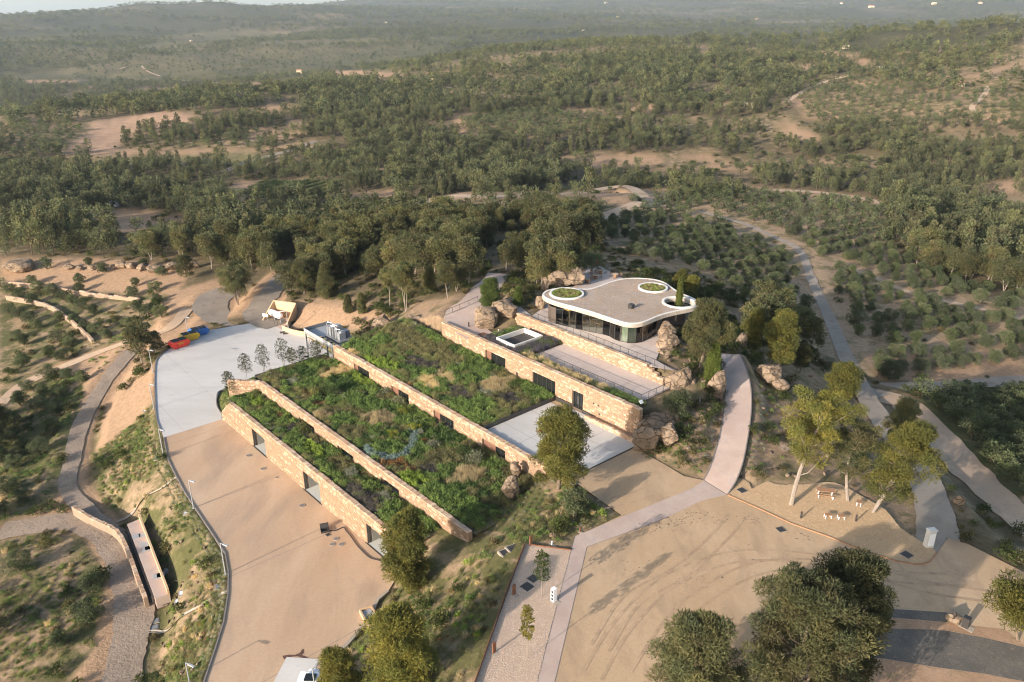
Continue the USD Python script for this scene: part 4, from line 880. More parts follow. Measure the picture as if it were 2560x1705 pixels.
def tri_sheet(p, z):
    p = p if p.geom_type == 'Polygon' else max(p.geoms, key=lambda g: g.area)
    return poly(p, z)
obj('roof_gravel', tri_sheet(peb, ZR - .055), 'roof_gravel', roof)
obj('well_rim', rim_mesh(hole.buffer(.36).difference(hole), ZR - .097, ZR + .16), 'white_concrete', roof)
# board marks of the fascia: narrow upright boards following the edge
ex = LineString(list(RP.exterior.coords))
nb = int(ex.length / .38); bm = []
for k in range(nb):
    a, b = np.array(ex.interpolate(k / nb, normalized=True).coords[0]), np.array(ex.interpolate((k + .93) / nb, normalized=True).coords[0])
    d = (b - a) / np.linalg.norm(b - a); n = np.array([d[1], -d[0]])
    if Point(*(a + n * .1)).within(RP): n = -n
    e = .012 + .02 * rs.rand()
    v = [(*(a - n * .05), ZR - .70), (*(b - n * .05), ZR - .70), (*(b - n * .05), ZR - .12), (*(a - n * .05), ZR - .12), (*(a + n * e), ZR - .70), (*(b + n * e), ZR - .70), (*(b + n * e), ZR - .12), (*(a + n * e), ZR - .12)]
    bm.append(orient((np.array(v), BOXT)))
for k, m in enumerate(bm): obj('fascia_board', m, 'board_concrete', roof)
# pebbles one can pick out on the roof
def pebble(r):
    m = trimesh.creation.icosahedron(); v = np.array(m.vertices) * r * rs.uniform(.6, 1.2, 3); return v, np.array(m.faces)
pv = []
mnx, mny, mxx, mxy = peb.bounds
cand = np.column_stack([rs.uniform(mnx, mxx, 9000), rs.uniform(mny, mxy, 9000)])
ok = shapely.contains(peb, shapely.points(cand))
for x, y in cand[ok]:
    v, f = pebble(rs.uniform(.035, .085)); pv.append((v + [x, y, ZR - .05], f))
tag(obj('pebbles', pv, 'pebble', roof) if False else obj('pebbles', pv, 'rubble', roof), None, None, None, 'stuff')
for c, r in planters:
    pr = circle(c, r)
    pl = obj('roof_planter', rim_mesh(pr.difference(circle(c, r - .34)), ZR - .05, ZR + .22), 'white_concrete', roof)
    obj('planter_soil', poly(circle(c, r - .36), ZR + .05), 'garden_soil', pl)
# the small dark vent box
cv = ZQ(1273, 588, ZR)
vb = obj('vent_box', [moved(bx(-.36, .36, -.36, .36, -.06, .62), cv, WANG)], 'dark_metal', roof)
obj('vent_cap', moved(bx(-.42, .42, -.42, .42, .622, .67), cv, WANG), 'iron_cover', vb)
# glass walls below
GL_PX = [(165, 735), (172, 762), (200, 782), (265, 800), (350, 820), (440, 842), (530, 862), (620, 885), (710, 905), (800, 922), (890, 940), (985, 968), (1050, 1008), (1120, 1034), (1220, 1054), (1330, 1060), (1420, 1045), (1485, 1012), (1540, 980), (1605, 940)]
GLP = [ZQ(x, y, ZU) for x, y in GL_PX]
back = [np.array(q) for q in []]
gl = np.array(GLP)
# the closed outline: the seen front, then an even distance inside the roof at the back
front_line = LineString(gl[:, :2])
zc = ZR - .72
paneN = 0
def upright(a, b, z0, z1, th, off=0.0):
    a, b = np.array(a[:2]), np.array(b[:2]); d = (b - a) / np.linalg.norm(b - a); n = np.array([d[1], -d[0]])
    p, q = a + n * off, b + n * off
    v = [(*p, z0), (*q, z0), (*(q - n * th), z0), (*(p - n * th), z0), (*p, z1), (*q, z1), (*(q - n * th), z1), (*(p - n * th), z1)]
    return orient((np.array(v, float), BOXT))
for k in range(3): obj('cladding', upright(gl[k], gl[k + 1], ZU, zc, .08), 'dark_cladding', pav)
for k in range(3, len(gl) - 1):
    g_ = obj('glass_pane', upright(gl[k], gl[k + 1], ZU + .06, zc - .02, .02), 'glass', pav)
    d = (gl[k + 1] - gl[k]) / np.linalg.norm(gl[k + 1] - gl[k])
    obj('mullion', upright(gl[k] - d * .03, gl[k] + d * .03, ZU, zc, .12, .05), 'dark_metal', pav)
    obj('floor_rail', upright(gl[k] + d * .035, gl[k + 1] - d * .035, ZU, ZU + .055, .10, .04), 'dark_metal', g_)
# dark recess round to the right and the back
bk = RP.buffer(-2.2)
bkx = np.array(spline(np.array(bk.exterior.coords)[:-1:6], 2, True))
sB, tB = toST(bkx[:, 0], bkx[:, 1])
sel = [(s, t) for s, t in zip(sB, tB) if t > 55.0]
sel.sort(key=lambda q: math.atan2(q[1] - 57, q[0] - 36))
sel = [np.array(GA(s, t)) for s, t in sel]
rear = [gl[-1][:2]] + [np.array(GA(44.2, 55.5))] + sel + [gl[0][:2]]
for a, b in zip(rear[:-1], rear[1:]):
    if np.linalg.norm(b - a) > .2: obj('rear_wall', upright(b, a, ZU, zc, .1), 'dark_cladding', pav)
fl = Polygon([q for q in gl[:, :2]] + rear[1:-1]).buffer(0)
fl = fl if fl.geom_type == 'Polygon' else max(fl.geoms, key=lambda q: q.area)
obj('floor', poly(fl.buffer(-.12), ZU + .012), 'patio_concrete', pav)
core_p = [GA(31, 52.5), GA(41, 52.5), GA(41, 59), GA(31, 59)]
obj('core_wall', prism(core_p, ZU, zc - .01), 'interior_dark', pav)
for k, (a, b, m) in enumerate([(4, 5, 'curtain_yellow'), (5, 6, None), (13, 14, 'curtain_pale'), (14, 15, 'curtain_pale'), (15, 16, None)]):
    if m:
        A, B = gl[a][:2], gl[b][:2]; d = (B - A) / np.linalg.norm(B - A); n = np.array([d[1], -d[0]])
        pts = [A + (B - A) * q - n * (.35 + .05 * math.sin(q * 40)) for q in np.linspace(.12, .95, 24)]
        v = np.array([(*p, z) for z in (ZU + .05, zc - .05) for p in pts]); N_ = len(pts)
        f = np.array([[i, i + 1, i + N_ + 1] for i in range(N_ - 1)] + [[i, i + N_ + 1, i + N_] for i in range(N_ - 1)])
        obj('curtain', (v, f), m, pav)
for s, t in ((36.0, 49.2), (41.0, 49.8), (33.5, 48.0)):
    o = G(s, t, ZU)
    obj('display_table', [moved(bx(-1.1, 1.1, -.4, .4, .70, .76), o, WANG)] + [moved(bx(x - .04, x + .04, y - .04, y + .04, .02, .70), o, WANG) for x in (-1, 1) for y in (-.3, .3)], 'table_wood', pav)
for s, t in ((34.0, 45.9), (45.9, 57.0), (45.0, 60.5)):
    o = G(s, t, ZU); obj('column', bar(o, o + [0, 0, zc - ZU], .075, 8), 'dark_metal', pav)
# the well that the cypress grows through
obj('well_planter', rim_mesh(circle(holeC, 1.5).difference(circle(holeC, 1.35)), ZU, ZU + .35), 'dark_metal', pav)
obj('planter_soil', poly(circle(holeC, 1.34), ZU + .28), 'garden_soil', pav)

# ------------------------------------------------------------------ railings
def railing(label, pts, z, step=1.62, h=1.05):
    t = thing('railing', label, 'railing')
    pts = [np.array([p[0], p[1], z if np.isscalar(z) else z[k]]) for k, p in enumerate(pts)]
    for a, b in zip(pts[:-1], pts[1:]):
        n = max(1, int(round(np.linalg.norm(b - a) / step)))
        for k in range(n + (1 if b is pts[-1] else 0)):
            p = a + (b - a) * k / n
            obj('post', beam(p - [0, 0, .2], p + [0, 0, h], .06, .06), 'dark_metal', t)
        obj('handrail', beam(a + [0, 0, h + .02], b + [0, 0, h + .02], .07, .05), 'dark_metal', t)
        obj('lower_rail', beam(a + [0, 0, .16], b + [0, 0, .16], .03, .03), 'dark_metal', t)
        mesh = [bar(a + (b - a) * 0 + [0, 0, z_], b + [0, 0, z_], .008, 3) for z_ in (.35, .52, .69, .86)]
        tag(obj('rail_wires', mesh, 'dark_metal', t), None, None, None, 'stuff')
railing('dark railing along the edge of the pavilion terrace above the retaining wall', [G(24.6, 43.95), G(52.2, 43.95), G(55.4, 44.6)], [ZU, ZU, 13.0])
railing('dark railing along the patio edge above the entrance wall, turning at its right corner', [G(34.7, 36.75), G(55.9, 36.75), G(56.0, 43.0)], ZT)
railing('dark railing at the far edge of the dining terrace', [P(1497, 664, ZU), P(1560, 697, ZU)], ZU)
railing('dark fence beside the lane behind the left end of the tall wall', [PG(1112, 790) , PG(1150, 775), PG(1195, 755)], [PG(1112, 790)[2], PG(1150, 775)[2], PG(1195, 755)[2]], 2.2)
# skylight box
sk = thing('skylight_well', 'open white concrete box among the plants on the patio level', 'skylight')
z0, z1 = ZT - .3, 12.85
obj('side_wall', gbox(26.9, 31.3, 35.6, 35.8, z0, z1), 'white_concrete', sk); obj('side_wall', gbox(26.9, 31.3, 41.6, 41.8, z0, z1), 'white_concrete', sk)
obj('side_wall', gbox(26.9, 27.1, 35.8, 41.6, z0, z1), 'white_concrete', sk); obj('side_wall', gbox(31.1, 31.3, 35.8, 41.6, z0, z1), 'white_concrete', sk)
obj('well_floor', gbox(27.1, 31.1, 35.8, 41.6, ZT - .2, ZT + .06), 'interior_dark', sk)
# ------------------------------------------------------------------ plants
rv = np.random.RandomState(11)
class Leaves:
    """Collects many small leaf-shaped faces, each with a colour."""
    def __init__(s): s.v, s.f, s.c, s.n = [], [], [], 0
    def add(s, v, f, c):
        s.v.append(v); s.f.append(f + s.n); s.c.append(np.broadcast_to(c, v.shape)); s.n += len(v)
    def mesh(s): return np.vstack(s.v), np.vstack(s.f)
    def tint(s): return np.vstack(s.c)
    def leaves(s, c, d, L, W, col, droop=0.0):
        """Rhombic leaves at c, pointing along d."""
        n = len(c)
        d = d / np.maximum(np.linalg.norm(d, axis=1, keepdims=True), 1e-9)
        q = rv.normal(size=(n, 3)); a = np.cross(d, q); a /= np.maximum(np.linalg.norm(a, axis=1, keepdims=True), 1e-9)
        L = np.broadcast_to(L, (n,))[:, None]; W = np.broadcast_to(W, (n,))[:, None]
        tip = c + d * L; tip[:, 2] -= droop * L[:, 0]
        mid = c + d * L * .45
        v = np.stack([c, mid + a * W / 2, tip, mid - a * W / 2], 1).reshape(-1, 3)
        b = np.arange(n)[:, None] * 4
        f = np.vstack([b + [0, 1, 2], b + [0, 2, 3]])
        s.add(v, f, np.repeat(np.broadcast_to(col, (n, 3)), 4, 0))
    def blades(s, c, d, L, W, col):
        """Narrow single triangles."""
        n = len(c); d = d / np.maximum(np.linalg.norm(d, axis=1, keepdims=True), 1e-9)
        a = np.cross(d, rv.normal(size=(n, 3))); a /= np.maximum(np.linalg.norm(a, axis=1, keepdims=True), 1e-9)
        L = np.broadcast_to(L, (n,))[:, None]; W = np.broadcast_to(W, (n,))[:, None]
        v = np.stack([c - a * W / 2, c + a * W / 2, c + d * L], 1).reshape(-1, 3)
        s.add(v, np.arange(n * 3).reshape(-1, 3), np.repeat(np.broadcast_to(col, (n, 3)), 3, 0))
def sphere_dirs(n, up=0.0):
    d = rv.normal(size=(n, 3)); d[:, 2] += up; return d / np.linalg.norm(d, axis=1, keepdims=True)
def puff(L, c, r, n, size, col, flat=.75, up=.35, spread=.5, kind='leaf', narrow=.22, jit=.14):
    """A clump of foliage: leaves over and inside a squashed ball."""
    d = sphere_dirs(n, up)
    rad = r * (1 - rv.rand(n) ** 2.2 * .6)
    p = c + d * rad[:, None] * [1, 1, flat]
    o = d * (1 - spread) + rv.normal(size=(n, 3)) * spread + [0, 0, .25]
    cc = np.asarray(col) * (1 + rv.normal(size=(n, 1)) * jit)
    if kind == 'leaf': L.leaves(p, o, size * rv.uniform(.6, 1.3, n), size * narrow * rv.uniform(.7, 1.4, n), cc)
    else: L.blades(p, o, size * rv.uniform(.6, 1.3, n), size * narrow, cc)
PINE = np.array([(.185, .184, .084), (.158, .168, .082), (.212, .200, .088), (.142, .158, .080), (.200, .180, .092)])
def pine_shape(h, width, puffs, per, size, seed, style='round', lean=(0, 0), bare=.25, trunk_r=.16, tints=PINE, forks=1, nar=.42, clumpr=None):
    """Trunk with limbs (mesh) and crown (leaves) of an umbrella-headed pine."""
    global rv
    rv = np.random.RandomState(seed)
    L = Leaves(); wood = []
    tips = []
    for k in range(forks):
        ph = rv.uniform(0, 6.28)
        off = np.array([math.cos(ph), math.sin(ph), 0]) * (width * .16 if forks > 1 else 0)
        n = 6; zs = np.linspace(0, h * .86, n)
        bend = rv.normal(size=2) * .05 * h
        tr = np.array([[lean[0] * (z / h) ** 1.3 + off[0] * (z / h) + bend[0] * math.sin(z / h * 3), lean[1] * (z / h) ** 1.3 + off[1] * (z / h) + bend[1] * math.sin(z / h * 2.5), z] for z in zs])
        wood.append(tube(tr, np.linspace(trunk_r, trunk_r * .3, n) * (1 if forks == 1 else .75), 7))
        tips.append(tr)
    def at(tr, z): return np.array([np.interp(z, tr[:, 2], tr[:, i]) for i in range(3)])
    for i in range(puffs):
        tr = tips[i % forks]
        u = (i + .5) / puffs
        if style == 'round':
            z = h * (bare + (1 - bare) * u ** .8)
            e = (z / h - bare) / (1 - bare); rad = width / 2 * (math.sin(math.pi * min(.98, .18 + .74 * e)) ** .75)
        elif style == 'cone':
            z = h * (bare + (1 - bare) * u ** .9); e = (z / h - bare) / (1 - bare); rad = width / 2 * (1 - e) ** .75 * min(1, .55 + e * 3)
        else:  # flat-headed and open
            z = h * (bare + (1 - bare) * u ** .55); e = (z / h - bare) / (1 - bare); rad = width / 2 * (.45 + .6 * e) * (1 if e < .8 else .8)
        an = i * 2.39996 + rv.normal() * .35
        if clumpr is not None: rad *= .62 + .28 * math.sin(an * 2 + seed) * math.sin(u * 9 + seed * .7) + .2 * rv.rand()
        rr = rad * math.sqrt(rv.uniform(.18, 1.0))
        c = at(tr, z * .93) + [rr * math.cos(an), rr * math.sin(an), 0]; c[2] = z + rv.normal() * .03 * h
        pr = (width * rv.uniform(.13, .21) * (1.15 if style == 'flat' else 1)) if clumpr is None else clumpr * rv.uniform(.7, 1.3)
        c[2] = min(c[2], h - pr * .4)
        col = tints[rv.randint(len(tints))] * rv.uniform(.85, 1.18)
        puff(L, c, pr, per, size, col, narrow=nar)
        if i % 2 == 0:
            b = at(tr, max(.1 * h, z - .14 * h - rr * .25)); m = (b + c) / 2 + [0, 0, -.04 * h]
            wood.append(tube([b, m, c], [trunk_r * .25, trunk_r * .17, trunk_r * .05], 4, False)) if i % (2 if clumpr is None else 4) == 0 else None
    return join(wood), L
OLIVE_T = np.array([(.14, .17, .085), (.165, .188, .10), (.12, .15, .072), (.185, .20, .115)])
def olive_shape(h, width, puffs, per, size, seed):
    global rv
    rv = np.random.RandomState(seed); L = Leaves(); wood = []
    for k in range(3):
        a = k * 2.1 + rv.rand(); q = width * .22
        wood.append(tube([(0, 0, 0), (.1 * math.cos(a), .1 * math.sin(a), h * .18), (q * math.cos(a), q * math.sin(a), h * .55)], [.16, .12, .05], 5))
    for i in range(puffs):
        a = i * 2.4 + rv.normal() * .4; u = (i + .5) / puffs
        z = h * (.22 + .72 * u); rad = width / 2 * math.sin(math.pi * min(.95, .22 + .66 * u)) * math.sqrt(rv.uniform(.1, 1))
        pr = width * rv.uniform(.14, .22)
        puff(L, np.array([rad * math.cos(a), rad * math.sin(a), min(z, h - pr * .5)]), pr, per, size, OLIVE_T[rv.randint(4)] * rv.uniform(.85, 1.2), up=.2, narrow=.5)
    return join(wood), L
def shrub_shape(h, width, puffs, per, size, tints, seed, narrow=.3, kind='leaf'):
    global rv
    rv = np.random.RandomState(seed); L = Leaves(); tints = np.asarray(tints)
    for i in range(puffs):
        a = i * 2.4 + rv.normal() * .5; rad = width / 2 * math.sqrt(rv.uniform(0, .8)); pr = min(width * rv.uniform(.2, .34), h * .55)
        z = max(pr * .45, (h - pr) * rv.uniform(.3, 1) * (1 - (rad / width) ** 2))
        puff(L, np.array([rad * math.cos(a), rad * math.sin(a), z]), pr, per, size, tints[rv.randint(len(tints))] * rv.uniform(.85, 1.2), up=.4, narrow=narrow, kind=kind)
    return L
def class_tree(name, shape, bark='bark', crown='crown'):
    """A kind of tree as an abstract prim, for the individual trees to refer to."""
    wood, L = shape
    base = '/World/' + name
    stage.CreateClassPrim(base)
    usdkit.mesh(stage, base + '/trunk', wood, '/World/Looks/' + bark)
    m = usdkit.mesh(stage, base + '/' + crown, L.mesh(), '/World/Looks/foliage')
    UsdGeom.PrimvarsAPI(m).CreatePrimvar('tint', Sdf.ValueTypeNames.Color3fArray, 'vertex').Set(Vt.Vec3fArray.FromNumpy(L.tint().astype(np.float32)))
    return base
def refer(name, base, label, cat, group, loc, rotz, scale, tilt=None):
    t = thing(name, label, cat, loc, rotz, group, scale, tilt)
    t.GetReferences().AddInternalReference(base); t.SetInstanceable(True)
    return t
def scatter(name, protos, places, label=None):
    """Uncounted growth: one instancer over a few kinds. places: (kind, x, y, z, turn, scale)."""
    if not len(places): return
    path = '/World/' + numbered('/World', name)
    pi = UsdGeom.PointInstancer.Define(stage, path)
    paths = []
    for k, L in enumerate(protos):
        pp = '%s/%s' % (path, numbered(path, 'clump'))
        m = usdkit.mesh(stage, pp, L.mesh(), '/World/Looks/foliage')
        UsdGeom.PrimvarsAPI(m).CreatePrimvar('tint', Sdf.ValueTypeNames.Color3fArray, 'vertex').Set(Vt.Vec3fArray.FromNumpy(L.tint().astype(np.float32)))
        paths.append(pp)
    pi.CreatePrototypesRel().SetTargets(paths)
    p = np.asarray(places, float)
    pi.CreateProtoIndicesAttr(Vt.IntArray.FromNumpy(p[:, 0].astype(np.int32)))
    pi.CreatePositionsAttr(Vt.Vec3fArray.FromNumpy(p[:, 1:4].astype(np.float32)))
    h = p[:, 4] / 2
    pi.CreateOrientationsAttr([Gf.Quath(float(math.cos(a)), 0.0, 0.0, float(math.sin(a))) for a in h])
    sc = p[:, 5:8] if p.shape[1] >= 8 else np.repeat(p[:, 5:6], 3, 1)
    pi.CreateScalesAttr(Vt.Vec3fArray.FromNumpy(sc.astype(np.float32)))
    return tag(pi.GetPrim(), label, None, None, 'stuff')
def with_wood(shape, col=(.20, .15, .11)):
    wood, L = shape; v, f = VF(wood); L.add(v, f, np.array(col)); return L
# kinds of trees
pineM = [class_tree('class_pine_%s' % 'abcde'[k], pine_shape(h, w, n, per, .42, 100 + k, st, bare=b, trunk_r=.15, forks=fk), 'pale_bark')
         for k, (h, w, n, per, st, b, fk) in enumerate([(8.0, 5.8, 42, 130, 'round', .14, 1), (8.0, 4.6, 38, 130, 'cone', .10, 1), (8.0, 6.2, 38, 130, 'flat', .24, 2), (8.0, 5.2, 40, 130, 'round', .18, 1), (8.0, 5.0, 36, 130, 'flat', .28, 1)])]
pineF = [with_wood(pine_shape(8.0, w, 15, 30, .80, 120 + k, st, bare=b, trunk_r=.15)) for k, (w, st, b) in enumerate([(5.4, 'round', .2), (4.2, 'cone', .15), (6.0, 'flat', .3), (4.8, 'round', .25)])]
pineX = [pine_shape(8.0, w, 7, 16, 1.5, 140 + k, st, bare=.1)[1] for k, (w, st) in enumerate([(6.0, 'round'), (5.0, 'cone'), (7.0, 'round')])]
oliveM = [class_tree('class_olive_%s' % 'abc'[k], olive_shape(3.4, w, 20, 130, .26, 160 + k), 'bark') for k, w in enumerate([3.9, 3.3, 4.3])]
oliveF = [with_wood(olive_shape(3.2, w, 10, 30, .5, 170 + k)) for k, w in enumerate([3.8, 3.2])]
SHR = [(.10, .11, .042), (.13, .12, .05), (.085, .10, .042), (.16, .14, .065)]
shrubF = [shrub_shape(1.1, 1.7, 6, 42, .34, SHR, 180), shrub_shape(.8, 1.3, 5, 40, .3, [(.18, .15, .07), (.14, .13, .06), (.21, .17, .09)], 181), shrub_shape(1.7, 1.9, 7, 46, .36, [(.085, .11, .04), (.10, .115, .045)], 182)]
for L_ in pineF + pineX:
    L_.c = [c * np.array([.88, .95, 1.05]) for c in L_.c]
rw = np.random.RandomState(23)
def jitter_grid(x0, x1, y0, y1, step):
    X, Y = np.meshgrid(np.arange(x0, x1, step), np.arange(y0, y1, step))
    X = X.ravel() + rw.uniform(-.48, .48, X.size) * step; Y = Y.ravel() + rw.uniform(-.48, .48, Y.size) * step
    return X, Y
def in_view(x, y, z, m=60):
    u, v = Q(x, y, z); return (y > 0) & (u > -m) & (u < 2560 + m) & (v < 1705 + m * 3)
keepout = shapely.union_all([Polygon([q[:2] for q in pl]).buffer(1.2) for pl, _ in flats] + [LineString(c[:, :2]).buffer(np.max(w) / 2 + 1.0) for _, c, w, _ in roads] + [Polygon([GA(-3, -1), GA(60, -1), GA(60, 46), GA(-1, 46), GA(-6, 18)]), Polygon(np.vstack([RAMP_L[:, :2], RAMP_R[::-1, :2]])).buffer(1.5)])
shapely.prepare(keepout)
def clear(x, y): return ~shapely.contains_xy(keepout, x, y)
cand = []
def seen(x, y, z, h):
    """Whether the top of something h tall shows over the land in front of it."""
    ok = np.ones(len(x), bool); r = np.hypot(x, y)
    for t in np.linspace(.35, .985, 36):
        ok &= (CAM_H + (z + h - CAM_H) * t) > ground(x * t, y * t) - .5
    return ok
# ---- pines: all candidate places, nearest first
out = []
for r0, r1, step in ((95, 420, 4.3), (420, 900, 5.6), (900, 1600, 9.0)):
    X, Y = jitter_grid(-r1 * .75, r1 * .75, 40, r1, step)
    r = np.hypot(X, Y); k = (r >= r0) & (r < r1); X, Y = X[k], Y[k]
    Z = ground(X, Y); zn_ = zones(X, Y, Z)
    n = noise2(X, Y, 38, 3, 41)
    pr = np.select([zn_ == FOREST, zn_ == SCRUB, zn_ == FARMIX, zn_ == PLAIN, zn_ == ROCKY, zn_ == FAROLIVE, zn_ == OLIVE], [np.clip((n - .34) * 8, .06, .97), np.clip((n - .46) * 4, .04, .6), np.clip((n - .46) * 5, 0.03, .8), np.clip((n - .6) * 4, 0.01, .5), .0, .012, .0], 0.0)
    k = (rw.rand(len(X)) < pr) & in_view(X, Y, Z) & clear(X, Y)
    X, Y, Z = X[k], Y[k], Z[k]
    k = seen(X, Y, Z, 8.0)
    out.append(np.column_stack([X[k], Y[k], Z[k]]))
pines = np.vstack(out); pd = np.hypot(pines[:, 0], pines[:, 1]); pines = pines[np.argsort(pd)]
size = rw.uniform(.55, 1.14, len(pines)) * np.where(rw.rand(len(pines)) < .12, .7, 1)
NI = 290
def pine_place(u, v, d):
    for ok, a, b in ((u > 2150, 'rounded pine in the grove of pines on the slope at the right edge', 'pines at the right edge'), (v < 505 and u > 1000, 'pine in the line of trees behind the pale track along the ridge', 'pines behind the ridge track'),
                     (u < 700, 'rounded pine of the belt above the stone edged terraces at the left', 'pines of the left belt'), (u > 1380, 'pine near the pavilion, between the dining terrace and the olive grove', 'pines beside the pavilion'),
                     (v > 640, 'pine at the near edge of the wood above the white yard', 'pines at the near edge of the wood'), (v > 575, 'pine in the middle of the wood between white yard and pavilion', 'pines in the middle of the wood')):
        if ok: return a, b
    return 'pine at the far side of the wood below the pale ridge track', 'pines at the far side of the wood'
for k in range(min(NI, len(pines))):
    x, y, z = pines[k]
    u_, v_ = Q(x, y, z)
    lab, grp = pine_place(u_, v_, math.hypot(x, y))
    refer('pine_tree', pineM[rw.randint(5)], lab, 'pine tree', grp, (x, y, z - .15), rw.uniform(0, 360), (size[k] * rw.uniform(.9, 1.12), size[k] * rw.uniform(.9, 1.12), size[k]))
rest = pines[NI:]; sz = size[NI:]; rd = np.hypot(rest[:, 0], rest[:, 1])
mid = rd < 620
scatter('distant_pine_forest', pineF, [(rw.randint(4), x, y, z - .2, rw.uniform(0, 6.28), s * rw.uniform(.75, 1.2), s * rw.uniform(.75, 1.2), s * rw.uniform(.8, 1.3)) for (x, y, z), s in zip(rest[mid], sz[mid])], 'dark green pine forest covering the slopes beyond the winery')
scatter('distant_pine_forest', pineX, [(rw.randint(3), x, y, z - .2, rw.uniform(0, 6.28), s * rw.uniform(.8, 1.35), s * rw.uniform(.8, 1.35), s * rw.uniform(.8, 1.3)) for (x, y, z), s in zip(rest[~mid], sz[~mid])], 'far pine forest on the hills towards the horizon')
# ---- the far hills: groves that read as one mass
far = []
for r0, r1, step, s0 in ((1600, 3000, 18, 1.4), (3000, 8500, 46, 2.5)):
    X, Y = jitter_grid(-r1 * .72, r1 * .72, 200, r1, step)
    r = np.hypot(X, Y); k = (r >= r0) & (r < r1); X, Y = X[k], Y[k]; Z = ground(X, Y)
    n = noise2(X, Y, 300, 4, 43); zz = zones(X, Y, Z)
    k = (rw.rand(len(X)) < np.where(zz == PLAIN, np.clip((n - .56) * 6, .02, .6), np.clip((n - .40) * 6, .05, .9))) & in_view(X, Y, Z)
    X, Y, Z = X[k], Y[k], Z[k]; k = seen(X, Y, Z, 10.0)
    far += [(rw.randint(3), x, y, z - .5, rw.uniform(0, 6.28), s0 * rw.uniform(.9, 1.6), s0 * rw.uniform(.9, 1.6), s0 ** .45 * rw.uniform(.8, 1.2)) for x, y, z in zip(X[k], Y[k], Z[k])]
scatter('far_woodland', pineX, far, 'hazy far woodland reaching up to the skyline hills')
# ---- olives in rows
def rows(px, step, gap, ang, jit=.5):
    pg = Polygon([PG(*q)[:2] for q in px]).buffer(0)
    x0, y0, x1, y1 = pg.bounds; c = np.array([(x0 + x1) / 2, (y0 + y1) / 2]); R = math.hypot(x1 - x0, y1 - y0) / 2
    a = math.radians(ang); U, V = np.array([math.cos(a), math.sin(a)]), np.array([-math.sin(a), math.cos(a)])
    S, T = np.meshgrid(np.arange(-R, R, step), np.arange(-R, R, gap)); S = S + (rw.rand(*S.shape) - .5) * jit * 2; T = T + (rw.rand(*T.shape) - .5) * jit * 2 + 1.5 * np.sin(S / 25)
    q = c + S.reshape(-1, 1) * U + T.reshape(-1, 1) * V
    q = q[shapely.contains_xy(pg, q[:, 0], q[:, 1])]; z = ground(q[:, 0], q[:, 1])
    return np.column_stack([q, z])
ol = []
for pl, st, gp, an, keep in [
        ([(1480, 572), (1617, 506), (1933, 488), (2205, 522), (2215, 610), (2150, 660), (2020, 650), (1960, 600), (1830, 560), (1740, 545), (1640, 575), (1500, 610)], 4.8, 5.4, 35, .96),
        ([(1640, 580), (1745, 560), (1900, 600), (1990, 660), (2040, 780), (2060, 880), (1920, 780), (1760, 690), (1640, 650), (1520, 612)], 4.7, 5.3, 35, .96),
        ([(2060, 660), (2215, 620), (2330, 690), (2560, 745), (2640, 940), (2200, 955), (2150, 880), (2090, 770)], 4.7, 5.3, 20, .95),
        ([(1300, 505), (1430, 500), (1540, 512), (1530, 530), (1450, 552), (1340, 555), (1290, 530)], 5.0, 5.0, 40, .4),
        ([(0, 700), (110, 715), (300, 738), (440, 738), (465, 775), (420, 815), (330, 842), (240, 868), (150, 915), (0, 980)], 5.2, 6.0, 50, .70),
        ([(0, 655), (240, 655), (470, 680), (440, 735), (300, 735), (100, 715), (0, 695)], 7.0, 9.0, 50, .35),
        ([(0, 980), (60, 965), (150, 930), (215, 945), (190, 1060), (170, 1180), (110, 1260), (0, 1310)], 4.6, 5.2, 60, .85),
        ([(20, 1400), (90, 1400), (60, 1470), (0, 1480)], 5, 5, 0, 1), ([(190, 1360), (262, 1440), (228, 1620), (150, 1690), (120, 1640), (190, 1560), (215, 1450)], 3.6, 4.0, 60, .95),
        ([(0, 1560), (110, 1600), (130, 1705), (0, 1705)], 4.4, 4.8, 30, .6)]:
    q = rows(pl, st, gp, an); q = q[rw.rand(len(q)) < keep]; q = q[clear(q[:, 0], q[:, 1])]; ol.append(q)
ol = np.vstack(ol); ol = ol[in_view(ol[:, 0], ol[:, 1], ol[:, 2])]; ol = ol[np.argsort(np.hypot(ol[:, 0], ol[:, 1]))]
left = ol[:, 0] < -30
for k in range(min(290, len(ol))):
    x, y, z = ol[k]; s = rw.uniform(.62, .92)
    u_, v_ = Q(x, y, z)
    lab, grp = (('silvery green olive tree in the grove left of the driveway slope', 'olive trees of the left grove') if left[k] and v_ > 860 else ('olive tree on the walled terraces left of the white yard', 'olive trees of the left terraces') if left[k]
                else ('olive tree on the grassy flat before the pale ridge track', 'olive trees near the ridge track') if v_ < 560 else ('olive tree in the grove between pavilion and gravel road', 'olive trees between pavilion and gravel road') if u_ < 1850 or (u_ < 2010 and v_ > 680) else ('olive tree in the grove on the right side of the gravel road', 'olive trees right of the gravel road'))
    refer('olive_tree', oliveM[rw.randint(3)], lab, 'olive tree', grp, (x, y, z - .08), rw.uniform(0, 360), (s * rw.uniform(.9, 1.15), s * rw.uniform(.9, 1.15), s))
r_ = ol[290:]
scatter('olive_grove', oliveF, [(rw.randint(2), x, y, z - .08, rw.uniform(0, 6.28), rw.uniform(.7, 1.15)) for x, y, z in r_], 'farther rows of the olive grove')
